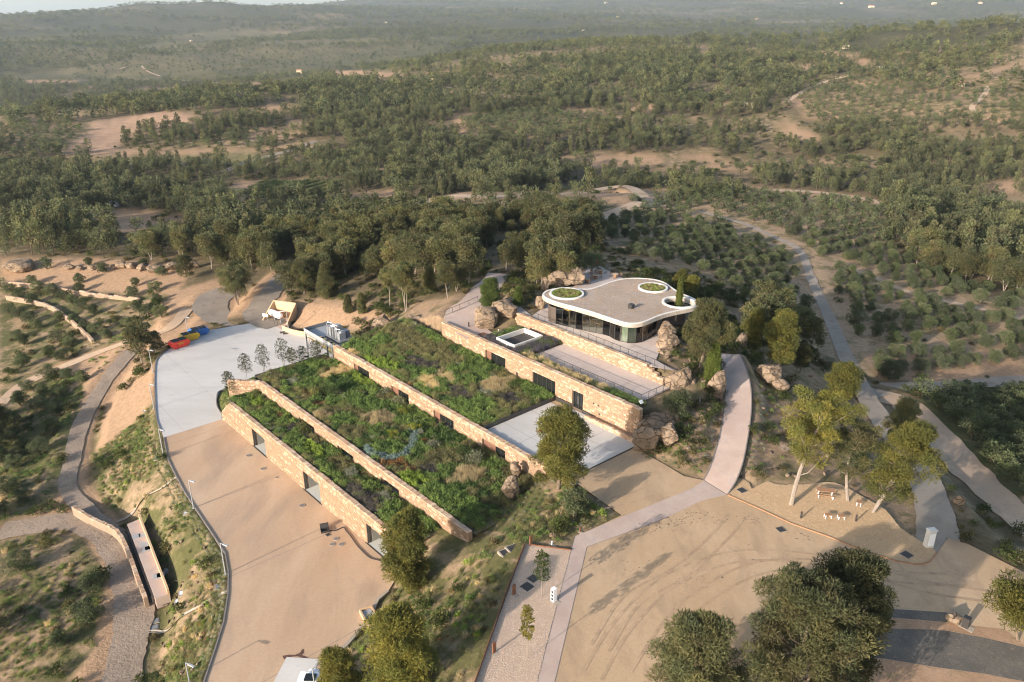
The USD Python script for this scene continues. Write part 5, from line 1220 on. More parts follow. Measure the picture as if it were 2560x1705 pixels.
# dense grove at the right edge, trained in hedges
q = rows([(2285, 968), (2560, 935), (2660, 1000), (2660, 1400), (2560, 1290), (2400, 1125), (2320, 1030)], 2.2, 4.2, -28, .3)
q = q[clear(q[:, 0], q[:, 1]) & in_view(q[:, 0], q[:, 1], q[:, 2], 120)]
oliveH = [with_wood(olive_shape(3.0, 3.2, 14, 60, .34, 190 + k)) for k in range(3)]
scatter('hedged_olive_grove', oliveH, [(rw.randint(3), x, y, z - .1, rw.uniform(0, 6.28), rw.uniform(.75, 1.05)) for x, y, z in q], 'dense hedged rows of young olives at the right edge')
fo = []
for pl, st, gp, an in [([(0, 300), (230, 322), (150, 378), (0, 388)], 6, 8, 10), ([(1143, 300), (1300, 278), (1514, 283), (1500, 318), (1400, 340), (1230, 345)], 5.5, 7, 25), ([(1987, 261), (2031, 215), (2150, 192), (2259, 218), (2433, 228), (2560, 235), (2560, 330), (2466, 310), (2205, 326), (2014, 294)], 6.5, 10, 5),
                       ([(390, 340), (640, 325), (760, 345), (650, 372), (420, 372)], 8, 10, 20), ([(1300, 235), (1700, 215), (1900, 240), (1700, 262), (1350, 262)], 9, 11, 10), ([(150, 120), (900, 105), (1000, 140), (600, 180), (200, 180)], 22, 30, 8), ([(1750, 415), (2040, 395), (2190, 385), (2160, 455), (1880, 432)], 9, 10, 5)]:
    q = rows(pl, st, gp, an, .8 if st < 20 else 9.0); fo += [(rw.randint(2), x, y, z - .1, rw.uniform(0, 6.28), rw.uniform(.8, 1.4)) for x, y, z in q[rw.rand(len(q)) < .85]]
scatter('distant_olive_grove', oliveF, fo, 'distant olive groves in pale stripes of soil')
# vineyard rows
vn = []
q = rows([(607, 484), (664, 456), (858, 456), (852, 492), (647, 508)], 1.5, 6.4, 62, .2)
hedge = [shrub_shape(2.2, 2.2, 6, 40, .42, [(.09, .125, .05), (.10, .135, .06)], 200)]
scatter('vineyard', hedge, [(0, x, y, z, rw.uniform(0, 6.28), rw.uniform(1.0, 1.25)) for x, y, z in q], 'green hedged rows of a small plantation among the pines')
keep2 = shapely.union_all([Polygon([q[:2] for q in pl]).buffer(.5) for pl, _ in flats] + [LineString(c[:, :2]).buffer(np.max(w) / 2 - .1) for _, c, w, _ in roads] + [Polygon([GA(-3, -1), GA(60, -1), GA(60, 46), GA(-1, 46), GA(-6, 18)]), Polygon(np.vstack([RAMP_L[:, :2], RAMP_R[::-1, :2]])).buffer(.5)])
shapely.prepare(keep2)
# ---- undergrowth
und = []
for r0, r1, step in ((55, 200, 1.5), (200, 420, 3.0), (420, 800, 7)):
    X, Y = jitter_grid(-r1 * .8, r1 * .8, 20, r1, step); r = np.hypot(X, Y); k = (r >= r0) & (r < r1); X, Y = X[k], Y[k]
    Z = ground(X, Y); zz = zones(X, Y, Z); n = noise2(X, Y, 14, 3, 47)
    pr = np.select([zz == FOREST, zz == SCRUB, zz == ROCKY, zz == SLOPE, zz == OLIVE, zz == GRASSOLIVE, zz == BARE, zz == FARMIX], [np.clip((n - .38) * 3, .1, .7), np.clip((n - .35) * 4, .15, .85), np.clip((n - .34) * 4, .14, .9), .14, .03, .16, np.clip((n - .62) * 4, .0, .4), .3], 0.0)
    k = (rw.rand(len(X)) < pr) & in_view(X, Y, Z) & ~shapely.contains_xy(keep2, X, Y); X, Y, Z = X[k], Y[k], Z[k]
    k = seen(X, Y, Z, 1.5); sc = (1 if r1 < 300 else 1.3 if r1 < 500 else 2.0)
    und += [(rw.randint(3), x, y, z - .08, rw.uniform(0, 6.28), sc * rw.uniform(.4, 1.15)) for x, y, z in zip(X[k], Y[k], Z[k])]
scatter('undergrowth', shrubF, und, 'low Mediterranean shrubs over banks and forest floor')
print('pines', len(pines), 'far', len(far), 'olives', len(ol), 'hedged', len(q), 'undergrowth', len(und))
# ------------------------------------------------------------------ planting of the roof gardens
rg = np.random.RandomState(31)
def clump(h, w, n, size, tints, seed, kind='leaf', narrow=.3, up=.8):
    global rv
    rv = np.random.RandomState(seed); L = Leaves(); tints = np.asarray(tints)
    for i in range(5):
        a = i * 2.4; r = w * .28 * math.sqrt(i / 4)
        puff(L, np.array([r * math.cos(a), r * math.sin(a), h * .42]), w * .32, n // 5, size, tints[rv.randint(len(tints))] * rv.uniform(.85, 1.2), flat=h / w * 1.1, up=.5, spread=.45, kind=kind, narrow=narrow)
    return L
def tuft(h, w, n, tints, seed, bw=.05):
    """Upright grass: blades fanning from the base."""
    global rv
    rv = np.random.RandomState(seed); L = Leaves(); tints = np.asarray(tints)
    b = np.column_stack([rv.normal(size=(n, 2)) * w * .18, np.zeros(n)])
    d = np.column_stack([rv.normal(size=(n, 2)) * .38, np.ones(n)])
    L.blades(b, d, h * rv.uniform(.6, 1.15, n), bw, tints[rv.randint(len(tints), size=n)])
    return L
KINDS = [clump(.55, .95, 110, .24, [(0.218, 0.320, 0.098), (0.192, 0.282, 0.088), (0.256, 0.346, 0.115)], 300),                    # 0 green
         clump(.50, .90, 110, .20, [(0.154, 0.244, 0.088), (0.140, 0.218, 0.076)], 301),                                            # 1 dark green
         clump(.50, .90, 120, .26, [(0.321, 0.310, 0.150), (0.278, 0.278, 0.128), (0.298, 0.271, 0.140)], 302, 'blade', .16),               # 2 olive grass
         tuft(.62, .9, 110, [(0.800, 0.640, 0.350), (0.720, 0.560, 0.310), (0.860, 0.720, 0.440)], 303, .07),                                 # 3 straw
         clump(.45, .85, 100, .18, [(0.150, 0.135, 0.135), (0.170, 0.150, 0.160), (0.159, 0.159, 0.134)], 304, 'blade', .2),               # 4 grey violet
         clump(.28, .50, 60, .17, [(0.350, 0.473, 0.438), (0.276, 0.356, 0.333)], 305),                                                  # 5 blue grey
         clump(.35, .70, 80, .18, [(0.385, 0.210, 0.096), (0.298, 0.193, 0.088), (0.256, 0.245, 0.096)], 306),                              # 6 rust
         clump(.50, .90, 110, .24, [(0.334, 0.437, 0.089), (0.282, 0.397, 0.089)], 307),                                              # 7 lime
         clump(.55, .80, 90, .20, [(0.333, 0.350, 0.245), (0.385, 0.403, 0.298)], 308),                                                  # 8 silver
         tuft(.55, .8, 80, [(0.299, 0.342, 0.128), (0.364, 0.364, 0.160), (0.235, 0.299, 0.107)], 309, .05)]                                 # 9 meadow grass
BEDS = [(1.5, 51.8, 1.05, 5.3, zAB, 4.2), (1.2, 57.0, 6.5, 18.95, zBC, 6.0), (4.4, 42.4, 20.2, 33.5, zCD, 8.6)]
PATCH = [  # photograph position, level, radii along and across the building (m), kind, density
    (852, 930, 6.1, 1.6, 3.4, 3), (806, 1042, 6.1, 1.5, 1.1, 3), (948, 1048, 6.1, 2.2, 2.2, 3), (1169, 1187, 6.1, 1.7, 2.2, 3), (1070, 958, 8.6, 2.4, .9, 3), (1243, 968, 8.7, 2.1, 2.5, 3), (1120, 950, 8.6, 2.2, .7, 3),
    (1040, 915, 8.5, 2.6, 1.6, 4), (1075, 925, 8.5, 1.6, 1.2, 4), (734, 1068, 4.2, 1.2, 1.0, 4), (777, 1097, 4.2, 1.8, .8, 4), (921, 1253, 4.2, 3.2, 1.6, 4), (895, 1230, 4.2, 2.0, 1.0, 4), (1270, 1000, 8.6, 1.8, 1.3, 4), (1150, 985, 8.5, 3.0, 1.2, 4), (850, 985, 6.1, 1.5, 1.2, 4), (1075, 1170, 6.1, 1.6, 1.2, 4), (1000, 780, 9.0, 1.6, 1.2, 4),
    (799, 1012, 6.1, 1.8, 1.0, 6), (1003, 1160, 6.1, 3.0, 1.2, 6), (960, 1150, 6.1, 2.0, .8, 6), (700, 1040, 4.2, 1.2, .8, 6), (1075, 1110, 6.1, 1.6, 1.2, 6), (770, 985, 6.1, 1.6, .9, 6),
    (972, 916, 8.5, 2.6, 1.2, 7), (785, 1126, 4.2, 2.6, 1.2, 7), (930, 905, 8.5, 3, 1.0, 7), (1035, 1200, 6.1, 2, 1.1, 7), (640, 1010, 4.1, 1.6, 1.0, 7), (905, 950, 6.1, 3, 1.4, 7),
    (880, 1185, 4.2, 1.1, .9, 8), (965, 1245, 4.2, 1.2, .6, 8), (1211, 985, 8.6, 1.9, .7, 8), (735, 955, 6.1, 1.5, .7, 8), (1040, 1085, 6.1, .9, 1.0, 8),
    (900, 1010, 6.1, 4.0, 1.4, 0), (1170, 1030, 8.6, 4.0, 2.0, 0), (1120, 1260, 6.1, 5.0, 3.0, 0), (860, 960, 6.1, 4, 1.6, 1), (760, 930, 6.1, 2.6, 1.6, 1), (970, 830, 8.8, 4, 2, 2), (1010, 850, 8.7, 4, 2.4, 2), (1080, 760, 9.4, 4, 2, 2), (1050, 870, 8.6, 3, 1.6, 2), (1120, 900, 8.7, 4, 1.6, 2), (880, 1080, 6.1, 2.4, 2.2, 2), (1110, 1145, 6.1, 2.6, 2.4, 2), (800, 1060, 6.1, 2.4, 1.6, 2), (960, 960, 8.5, 1.6, 1.2, 2), (850, 1160, 4.2, 2.4, 1.2, 2)]
PST = []
for x, y, z, a, b, k in PATCH:
    p = P(x, y, z); s, t = toST(p[0], p[1]); PST.append((s, t, a, b, k))
RING = [toST(*P(x, y, 6.1)[:2]) for x, y in [(915, 1120), (935, 1137), (975, 1146), (1010, 1137), (1032, 1112), (1036, 1085), (1025, 1068)]]
ringline = LineString(RING)
gp, strawpatch = [], {}
for s0, s1, t0, t1, zf, _ in BEDS:
    n = int((s1 - s0) * (t1 - t0) * 5.2)
    S, T = rg.uniform(s0, s1, n), rg.uniform(t0, t1, n); Z = zf(S, T)
    nz = noise2(S * 1.0, T * 1.0, 4.0, 3, 61); nz2 = noise2(S, T, 6.0, 3, 62)
    for s, t, z, q, q2 in zip(S, T, Z, nz, nz2):
        k = [0, 1, 2, 9, 0, 0, 1, 0][min(7, max(0, int((q - .22) / .56 * 8)))]
        if q2 > .63: k = 2
        if q2 < .33: k = 1
        if rg.rand() < .05: k = rg.choice([8, 4, 6, 9])
        hit = None
        for i, (ps, pt, a, b, kk) in enumerate(PST):
            e = ((s - ps) / a) ** 2 + ((t - pt) / b) ** 2
            if e < 1.0 + (rg.rand() - .5) * .35: k = kk; hit = i
        if abs(t - 12) < 7 and ringline.distance(Point(s, t)) < .55: continue
        if k in (4, 5, 6) and rg.rand() < .1: k = 2
        p = G(s, t, z - .03); sc = rg.uniform(.75, 1.3) * (1.0 if k != 3 else 1.05)
        rec = (k, p[0], p[1], p[2], rg.uniform(0, 6.28), sc, sc, sc * rg.uniform(.8, 1.25))
        if k == 3 and hit is not None: strawpatch.setdefault(hit, []).append(rec)
        else: gp.append(rec)
for d in np.arange(0, ringline.length, .3):
    c = ringline.interpolate(d)
    for o in range(3):
        p = G(c.x + rg.uniform(-.5, .5), c.y + rg.uniform(-.5, .5), 6.02); sc = rg.uniform(.9, 1.3); gp.append((5, p[0], p[1], p[2], rg.uniform(0, 6.28), sc, sc, sc * 1.3))
scatter('garden_planting', KINDS, gp, 'mixed green meadow planting covering the roof gardens')
LAB = {0: 'fan of straw coloured grass at the upper left corner of the middle roof garden', 1: 'small bright straw grass clump beside the second wall', 2: 'large round patch of straw coloured grass in the middle roof garden', 3: 'straw coloured grass patch near the lower right of the middle garden',
       4: 'bright yellow straw grass strip in the upper roof garden', 5: 'round straw coloured grass circle before the glazed wall of the upper garden', 6: 'thin yellow grass tail at the end of the bright straw strip'}
for i, recs in strawpatch.items():
    for q in range(int(len(recs) * 1.2)):
        r = list(recs[rg.randint(len(recs))]); r[1] += rg.normal() * .25; r[2] += rg.normal() * .25; recs.append(tuple(r))
    c = np.mean([r[1:4] for r in recs], 0)
    vs, ts = [], []
    L = Leaves()
    for (k, x, y, z, a, sc, _, sz) in recs:
        v, f = KINDS[3].mesh(); ca, sa = math.cos(a), math.sin(a)
        v = np.column_stack([v[:, 0] * ca - v[:, 1] * sa, v[:, 0] * sa + v[:, 1] * ca, v[:, 2] * sz / sc]) * sc + [x - c[0], y - c[1], z - c[2]]
        L.add(v, f, KINDS[3].tint() * rg.uniform(.8, 1.15))
    t = thing('grass_patch', LAB[i], 'grass', c)
    obj('grass_blades', L.mesh(), 'foliage', t, tint=L.tint())
# rounded shrubs that stand out in the beds
SB = [shrub_shape(1.0, 1.3, 9, 90, .16, tt, 320 + k) for k, tt in enumerate([[(0.168, 0.182, 0.077), (0.196, 0.203, 0.084)], [(0.224, 0.238, 0.154), (0.266, 0.280, 0.182)], [(0.238, 0.266, 0.056), (0.280, 0.280, 0.070)], [(0.098, 0.140, 0.056), (0.112, 0.154, 0.063)]])]
def shrub(px, py, z, kind, size, label, h=None):
    p = P(px, py, z) if z is not None else PG(px, py)
    t = thing('shrub', label, 'shrub', p - [0, 0, .06], rg.uniform(0, 360), None, (size, size, size if h is None else h))
    obj('leaves', SB[kind].mesh(), 'foliage', t, tint=SB[kind].tint())
for a in [(762, 1085, 4.2, 0, 1.5, 'round green shrub under the first low window of the second wall'), (752, 1070, 4.2, 0, 1.2, 'olive green shrub left of the round one below the second wall'),
          (968, 985, 6.0, 1, 1.5, 'grey green shrub before the second window of the third wall'), (997, 1010, 6.0, 1, 1.6, 'silvery upright shrub beside the second window of the third wall'), (1012, 1035, 6.0, 2, 1.4, 'tall yellow green shrub beside the large straw circle'),
          (1036, 1075, 6.0, 2, 1.3, 'yellow green shrub at the upper tip of the blue ring'), (982, 1090, 6.0, 2, 1.2, 'light green bush inside the ring of blue grey plants'), (790, 985, 6.0, 0, 1.6, 'spreading shrub with orange top near the upper left of the middle garden'),
          (835, 985, 6.0, 3, 1.9, 'dark rounded bush right of the orange topped shrub'), (1255, 955, 8.7, 2, 1.2, 'lime green shrub above the round straw circle'), (1285, 970, 8.7, 3, 1.5, 'green bush right of the round straw circle'),
          (1190, 1155, 6.0, 1, 2.0, 'pale green bush under the last window of the third wall'), (1160, 1140, 6.0, 3, 2.0, 'deep green bush left of the pale one near the rock end'), (905, 1240, 4.2, 1, 1.0, 'small white flowered bush near the dark violet bed'), (645, 985, 4.2, 0, 1.2, 'shrub at the bent end of the second wall'),
          (890, 850, 8.6, 0, 1.4, 'round bush at the top left edge of the upper roof garden'), (1020, 1300, 4.2, 2, 1.6, 'yellow green bush behind the pine at the end of the lowest wall'), (1085, 1120, 6.0, 1, 1.5, 'grey shrub among rust coloured plants right of the blue ring')]:
    shrub(*a)
# strip above the entrance wall: grasses and lavender
st = []
for s in np.arange(24.5, 57.0, .34):
    for t in (34.6, 35.1, 35.7, 36.2):
        if 26.7 < s < 31.5 and t > 35.4: continue
        k = 3 if 34 < s < 50 and rg.rand() < .5 else (4 if rg.rand() < .35 else 9)
        if s < 33: k = 10 if rg.rand() < .6 else 4
        if s > 50: k = rg.choice([1, 2, 0])
        p = G(s + rg.uniform(-.2, .2), t + rg.uniform(-.25, .25), ZT + .03); sc = rg.uniform(.7, 1.15)
        st.append((k, p[0], p[1], p[2], rg.uniform(0, 6.28), sc, sc, sc * 1.1))
for s in np.arange(31.6, 34.4, .3):
    for t in np.arange(36.4, 43, .42):
        p = G(s + rg.uniform(-.2, .2), t + rg.uniform(-.2, .2), ZT); st.append((rg.choice([10, 10, 4, 1, 9]), p[0], p[1], p[2], rg.uniform(0, 6.28), 1.0, 1.0, 1.3))
for s in np.arange(24.2, 26.7, .4):
    for t in np.arange(35, 43, .5):
        p = G(s + rg.uniform(-.2, .2), t + rg.uniform(-.2, .2), ZT); st.append((rg.choice([8, 1, 0]), p[0], p[1], p[2], rg.uniform(0, 6.28), .7, .7, .7))
lav = tuft(.7, .8, 80, [(.26, .20, .36), (.20, .17, .26), (.15, .16, .09)], 330, .045)
scatter('terrace_planting', KINDS + [lav], st, 'lavender and feathery grasses along the top of the entrance wall')
for k, s in enumerate(np.arange(25.6, 31.0, .75)):
    p = G(s, 34.95, ZT + .02); t = thing('lavender_cushion', 'round grey green cushion plant in the row along the white skylight box', 'shrub', p, k * 40, 'cushion plants in a row before the white box', .62)
    obj('leaves', SB[1].mesh(), 'foliage', t, tint=SB[1].tint())
# round planters of the pavilion roof
pp = []
for c, r in planters:
    for k in range(int(r * r * 3.14 * 9)):
        a, q = rg.uniform(0, 6.28), (r - .55) * math.sqrt(rg.rand())
        pp.append((rg.choice([7, 2, 9, 6, 3], p=[.25, .3, .2, .18, .07]), c[0] + q * math.cos(a), c[1] + q * math.sin(a), ZR + .02, rg.uniform(0, 6.28), .6, .6, .55))
scatter('roof_planter_planting', KINDS, pp, 'yellow green plants filling the two round planters of the pavilion roof')
# grassy slopes, banks and planted slopes
ss = []
for (x0, x1, y0, y1, step) in ((-90, 40, 45, 160, .62),):
    X, Y = jitter_grid(x0, x1, y0, y1, step); Z = ground(X, Y); zz = zones(X, Y, Z); n = noise2(X, Y, 7.0, 4, 71); n2_ = noise2(X, Y, 18.0, 3, 72)
    pr = np.select([zz == SLOPE, zz == GRASSOLIVE, zz == BARE, zz == ROCKY], [np.clip((n - .38) * 6, .10, .95), np.clip((n - .45) * 5, .03, .75), np.clip((n - .62) * 4, 0, .3), np.clip((n - .58) * 4, 0.02, .4)], 0.0)
    k = (rg.rand(len(X)) < pr) & in_view(X, Y, Z) & clear(X, Y); X, Y, Z, n2_ = X[k], Y[k], Z[k], n2_[k]
    for x, y, z, q in zip(X, Y, Z, n2_):
        kk = rg.choice([9, 2, 0, 1, 3], p=[.42, .22, .2, .12, .04]) if q < .56 else rg.choice([9, 2, 7, 6, 3], p=[.4, .34, .12, .06, .08]); sc = rg.uniform(.55, 1.15)
        ss.append((kk, x, y, z - .04, rg.uniform(0, 6.28), sc, sc, sc * rg.uniform(.7, 1.2)))
# planted rows on the slopes beside the ramp and the court
for pl, ang in (([(1600, 1140), (1655, 1165), (1750, 1195), (1790, 1100), (1808, 1020), (1750, 1010), (1690, 1060), (1640, 1080)], 20), ([(1300, 1215), (1425, 1212), (1545, 1290), (1440, 1336), (1330, 1340), (1180, 1330), (1110, 1320), (1200, 1260)], 60), ([(1835, 1190), (1880, 1090), (1890, 960), (1920, 1000), (1925, 1100), (1900, 1190)], 10)):
    for x, y, z in rows(pl, .85, .95, ang, .14):
        if rg.rand() < .85: sc = rg.uniform(.4, .75); ss.append((rg.choice([1, 2, 0, 8]), x, y, z - .02, rg.uniform(0, 6.28), sc, sc, sc))
scatter('slope_grass', KINDS, ss, 'grass tufts and low plants over the slopes around the winery')
bk_ = []
yp_ = Polygon([q[:2] for q in YARD]).buffer(.25)
for k in range(1500):
    s, t = rg.uniform(-10.5, 1.8), rg.uniform(.3, 18); p = G(s, t); z = float(ground(p[0], p[1]))
    if not yp_.contains(Point(p[0], p[1])):
        if z > .1 and not (t < .5 and s > -.3): bk_.append((rg.choice([0, 1, 9]), p[0], p[1], z - .05, rg.uniform(0, 6.28), .6, .6, .5))
scatter('bank_planting', KINDS, bk_, 'green ground cover on the curved bank at the left ends of the walls')
# hedge-like plants along the outside of the driveway kerb
ke = []
kl = LineString([q[:2] for q in DRIVE[:15]] )
for d in np.arange(0, kl.length, .38):
    for o in (.5, .95, 1.5):
        a = np.array(kl.interpolate(d).coords[0]); b = np.array(kl.interpolate(min(d + .3, kl.length)).coords[0]); v = b - a
        if np.linalg.norm(v) < .01: continue
        v /= np.linalg.norm(v); q = a + np.array([v[1], -v[0]]) * (o + rg.uniform(-.15, .15)); q2 = a - np.array([v[1], -v[0]]) * o
        w_ = q if not Polygon([p[:2] for p in DRIVE]).contains(Point(q)) else q2
        ke.append((rg.choice([8, 1, 2, 8]), w_[0], w_[1], float(ground(*w_)) - .03, rg.uniform(0, 6.28), .5, .5, .5))
scatter('kerb_planting', KINDS, ke, 'small grey green plants along the driveway kerb')
print('garden', len(gp), 'slope', len(ss))
# ------------------------------------------------------------------ trees that stand by themselves
def height_to(p, py):
    """How tall a thing standing at p must be for its top to reach the row py."""
    lo, hi = 0.0, 40.0
    for _ in range(40):
        m = (lo + hi) / 2
        if Q(p[0], p[1], p[2] + m)[1] > py: lo = m
        else: hi = m
    return lo
def span(p, dpx): return dpx / FOC * np.linalg.norm(np.asarray(p) - [0, 0, CAM_H])
def lone_tree(name, label, base, top, wide, style, seed, z=None, puffs=46, per=230, size=.30, bare=.2, lean_px=None, trunk_r=None, forks=1, cat='pine tree', tints=None, bark='bark', dens=1.0):
    p = P(base[0], base[1], z) if z is not None else PG(*base)
    h = height_to(p, top); w = span(p, wide)
    lean = (0, 0)
    if lean_px is not None:
        q = P(base[0] + lean_px, base[1], p[2]); lean = (q[0] - p[0], q[1] - p[1])
    cl = min(.78, max(.34, w * .12))
    ch_ = h * (1 - bare); n_ = int(np.clip((1.05 if style == 'flat' else 1.25) * w * ch_ / (cl * cl * 1.0) * dens, 22, 220))
    wood, L = pine_shape(h, w * 1.10, n_, int(250 * (cl / .7) ** .8), .30 + .06 * (cl > .6), seed, style, lean, bare, trunk_r or .022 * h, (PINE if tints is None else np.asarray(tints)) * 1.08, forks, .22, cl)
    t = thing(name, label, cat, p - [0, 0, .1])
    obj('trunk', wood, bark, t, smooth=40); obj('crown', L.mesh(), 'foliage', t, tint=L.tint())
    return p, h
BR = [(.21, .20, .055), (.18, .18, .058), (.23, .21, .06), (.16, .17, .055)]
lone_tree('pine_tree', 'tall oval pine standing between the entrance court and the third wall', (1395, 1222), 1019, 150, 'round', 401, puffs=60, per=260, bare=.2, tints=BR)
lone_tree('pine_tree', 'bushy round pine at the lower right end of the lowest wall', (1037, 1468), 1290, 112, 'round', 402, puffs=52, per=260, bare=.06, tints=BR)
lone_tree('pine_tree', 'bushy pine at the bottom edge on the bank between driveway and gravel bed', (985, 1740), 1545, 160, 'round', 403, puffs=56, per=270, bare=.05, tints=BR)
lone_tree('pine_tree', 'small pine beside the white motorhome at the bottom edge', (845, 1745), 1628, 90, 'round', 404, puffs=34, per=240, bare=.05, tints=BR)
lone_tree('pine_tree', 'largest foreground pine, broad and sunlit, at the bottom right of centre', (1985, 1800), 1450, 290, 'round', 405, z=ZP, puffs=90, per=340, size=.28, bare=.1, trunk_r=.22)
lone_tree('pine_tree', 'dark pine close behind the largest foreground pine', (2120, 1720), 1412, 200, 'round', 406, z=ZP, puffs=70, per=300, size=.28, bare=.15, tints=[(.10, .105, .05), (.12, .115, .055)])
lone_tree('pine_tree', 'foreground pine left of the largest one at the bottom edge', (1745, 1800), 1556, 190, 'round', 407, z=ZP, puffs=60, per=300, size=.28, bare=.15)
lone_tree('pine_tree', 'round low pine cut by the right edge near the black bin', (2545, 1600), 1472, 150, 'flat', 408, z=ZP, puffs=40, per=260, size=.26, bare=.3, tints=BR)
lone_tree('pine_tree', 'leaning pine with a thick bare trunk on the wood chips', (1977, 1264), 1000, 180, 'flat', 409, puffs=40, per=200, bare=.42, lean_px=62, trunk_r=.30, tints=BR, bark='pale_bark', dens=.45)
lone_tree('pine_tree', 'tall sunlit twin stemmed pine at the right end of the wood chips', (2180, 1283), 1058, 140, 'round', 410, puffs=58, per=260, bare=.28, lean_px=52, trunk_r=.24, forks=2, tints=BR, bark='pale_bark', dens=.6)
lone_tree('pine_tree', 'thin grey pine between the leaning pine and the twin stemmed pine', (2120, 1255), 1068, 120, 'flat', 411, puffs=26, per=170, bare=.35, bark='pale_bark', dens=.5)
lone_tree('pine_tree', 'dark pine top behind the twin stemmed pine beside the gravel road', (2250, 1130), 1003, 72, 'round', 412, puffs=30, per=200, bare=.2)
lone_tree('pine_tree', 'slender yellow green pine alone above the road junction', (2103, 1012), 912, 80, 'round', 413, puffs=30, per=220, bare=.28, tints=BR, bark='pale_bark')
lone_tree('pine_tree', 'wide grey green pine in front of the right end of the pavilion', (1748, 925), 756, 122, 'round', 414, puffs=54, per=240, bare=.2, lean_px=10, dens=.7)
lone_tree('pine_tree', 'bright green small pine among boulders beside the ramp', (1780, 955), 862, 56, 'cone', 415, puffs=30, per=220, bare=.08, tints=[(.12, .16, .045), (.14, .17, .05)])
lone_tree('pine_tree', 'rounded yellow green pine right of the ramp top', (1948, 925), 776, 80, 'round', 416, puffs=44, per=230, bare=.16, tints=BR)
lone_tree('pine_tree', 'pine left of the rounded yellow green one above the ramp', (1888, 875), 776, 52, 'round', 417, puffs=34, per=210, bare=.12, tints=BR)
lone_tree('pine_tree', 'small pine right of the rounded yellow green one', (1999, 932), 862, 40, 'round', 418, puffs=22, per=200, bare=.25)
lone_tree('pine_tree', 'small yellow green pine behind the pavilion roof beside the cypress', (1700, 760), 675, 42, 'round', 419, z=9.6, puffs=26, per=200, bare=.2, tints=BR)
lone_tree('pine_tree', 'second small yellow green pine right of the cypress behind the roof', (1730, 768), 690, 40, 'round', 420, z=9.6, puffs=26, per=200, bare=.2, tints=BR)
lone_tree('pine_tree', 'dark green dense pine above the boulder beside the lane', (1227, 785), 697, 56, 'round', 421, puffs=36, per=240, bare=.15, tints=[(.09, .125, .045), (.10, .135, .05)])
lone_tree('pine_tree', 'small bright green pine on the bank left of the pavilion', (1298, 769), 718, 28, 'cone', 422, puffs=24, per=180, bare=.18, tints=[(.12, .165, .05), (.13, .17, .05)])
lone_tree('pine_tree', 'round pine standing in the fork of the two grey lanes', (596, 763), 676, 84, 'flat', 423, puffs=44, per=220, bare=.28, forks=3)
for k, (b, t_, w, l) in enumerate([((870, 783), 738, 30, 'small young pine on the orange bank above the gantry'), ((905, 785), 734, 30, 'second small young pine on the bank above the gantry'), ((975, 772), 672, 50, 'slender pine with a bare pale trunk at the edge of the wood'),
                                   ((1015, 780), 660, 70, 'tall pine with several bare pale trunks above the upper roof garden'), ((1120, 745), 655, 62, 'grey green pine left of the lane bend'), ((1075, 735), 668, 46, 'narrow pine between the bare trunks and the lane'), ((820, 745), 660, 60, 'cone shaped pine above the ochre tank bay'), ((760, 735), 650, 58, 'grey green pine right of the upper grey lane')]):
    lone_tree('pine_tree', l, b, t_, w, ['cone', 'cone', 'flat', 'flat', 'flat', 'cone', 'cone', 'round'][k], 430 + k, puffs=26, per=170, bare=[.1, .1, .5, .45, .4, .2, .1, .15][k], forks=[1, 1, 1, 3, 1, 1, 1, 1][k], trunk_r=.11, bark='pale_bark')
# young trees
def slim_tree(label, base, top, wide, seed, z, tints, stems=1, bare=.3):
    global rv
    p = P(base[0], base[1], z) if z is not None else PG(*base)
    h = height_to(p, top); w = span(p, wide); rv = np.random.RandomState(seed); L = Leaves(); wood = []
    for k in range(stems):
        a = k * 2.5; o = np.array([math.cos(a), math.sin(a), 0]) * .18 * (stems > 1)
        wood.append(tube([o * .6, o + [0, 0, h * .5], o * 1.5 + [.03, 0, h * .93]], [.045, .035, .012], 5))
    for i in range(16):
        u = (i + .5) / 16; zz = h * (bare + (1 - bare) * u); a = i * 2.4; r = w * .32 * math.sin(math.pi * min(.95, .25 + .65 * u))
        puff(L, np.array([r * math.cos(a), r * math.sin(a), min(zz, h - .1)]), w * .24, 60, .19, np.asarray(tints)[rv.randint(len(tints))], narrow=.6)
    t = thing('young_tree', label, 'tree', p - [0, 0, .03])
    obj('trunk', wood, 'pale_bark', t); obj('crown', L.mesh(), 'foliage', t, tint=L.tint())
HOL = [(.12, .13, .075), (.14, .145, .09), (.10, .11, .06)]; DK = [(.04, .06, .025), (.05, .07, .03)]
for k, (b, t_, w, l, st, tn) in enumerate([((617, 944), 887, 32, 'slim young tree nearest the bank, in the row along the white yard', 1, HOL), ((661, 933), 864, 34, 'two stemmed young tree second in the row along the white yard', 2, HOL), ((710, 920), 849, 34, 'tallest young tree of the row along the white yard', 2, HOL),
                                           ((732, 918), 872, 28, 'short young tree beside the tallest one of the row', 1, HOL), ((759, 913), 868, 28, 'dark evergreen young tree of the row along the yard', 1, DK), ((793, 910), 855, 30, 'young tree beside the legs of the steel gantry', 1, HOL)]):
    slim_tree(l, b, t_, w, 450 + k, 5.5, tn, st, .15 if tn is DK else .3)
slim_tree('young tree with several pale stems on the kerbed bank, left one', (576, 992), 931, 26, 460, 1.4, HOL, 3, .5)
slim_tree('young tree with pale stems on the kerbed bank, touching the bent wall end', (590, 1005), 950, 24, 461, 2.2, HOL, 3, .5)
slim_tree('dark leaved sapling in the gravel bed beside the square covers', (1354, 1492), 1380, 38, 462, ZP, [(.055, .08, .03), (.07, .09, .035)], 1, .4)
slim_tree('yellow leaved sapling in the gravel bed', (1318, 1646), 1515, 30, 463, ZP, [(.30, .26, .05), (.26, .24, .06)], 1, .4)
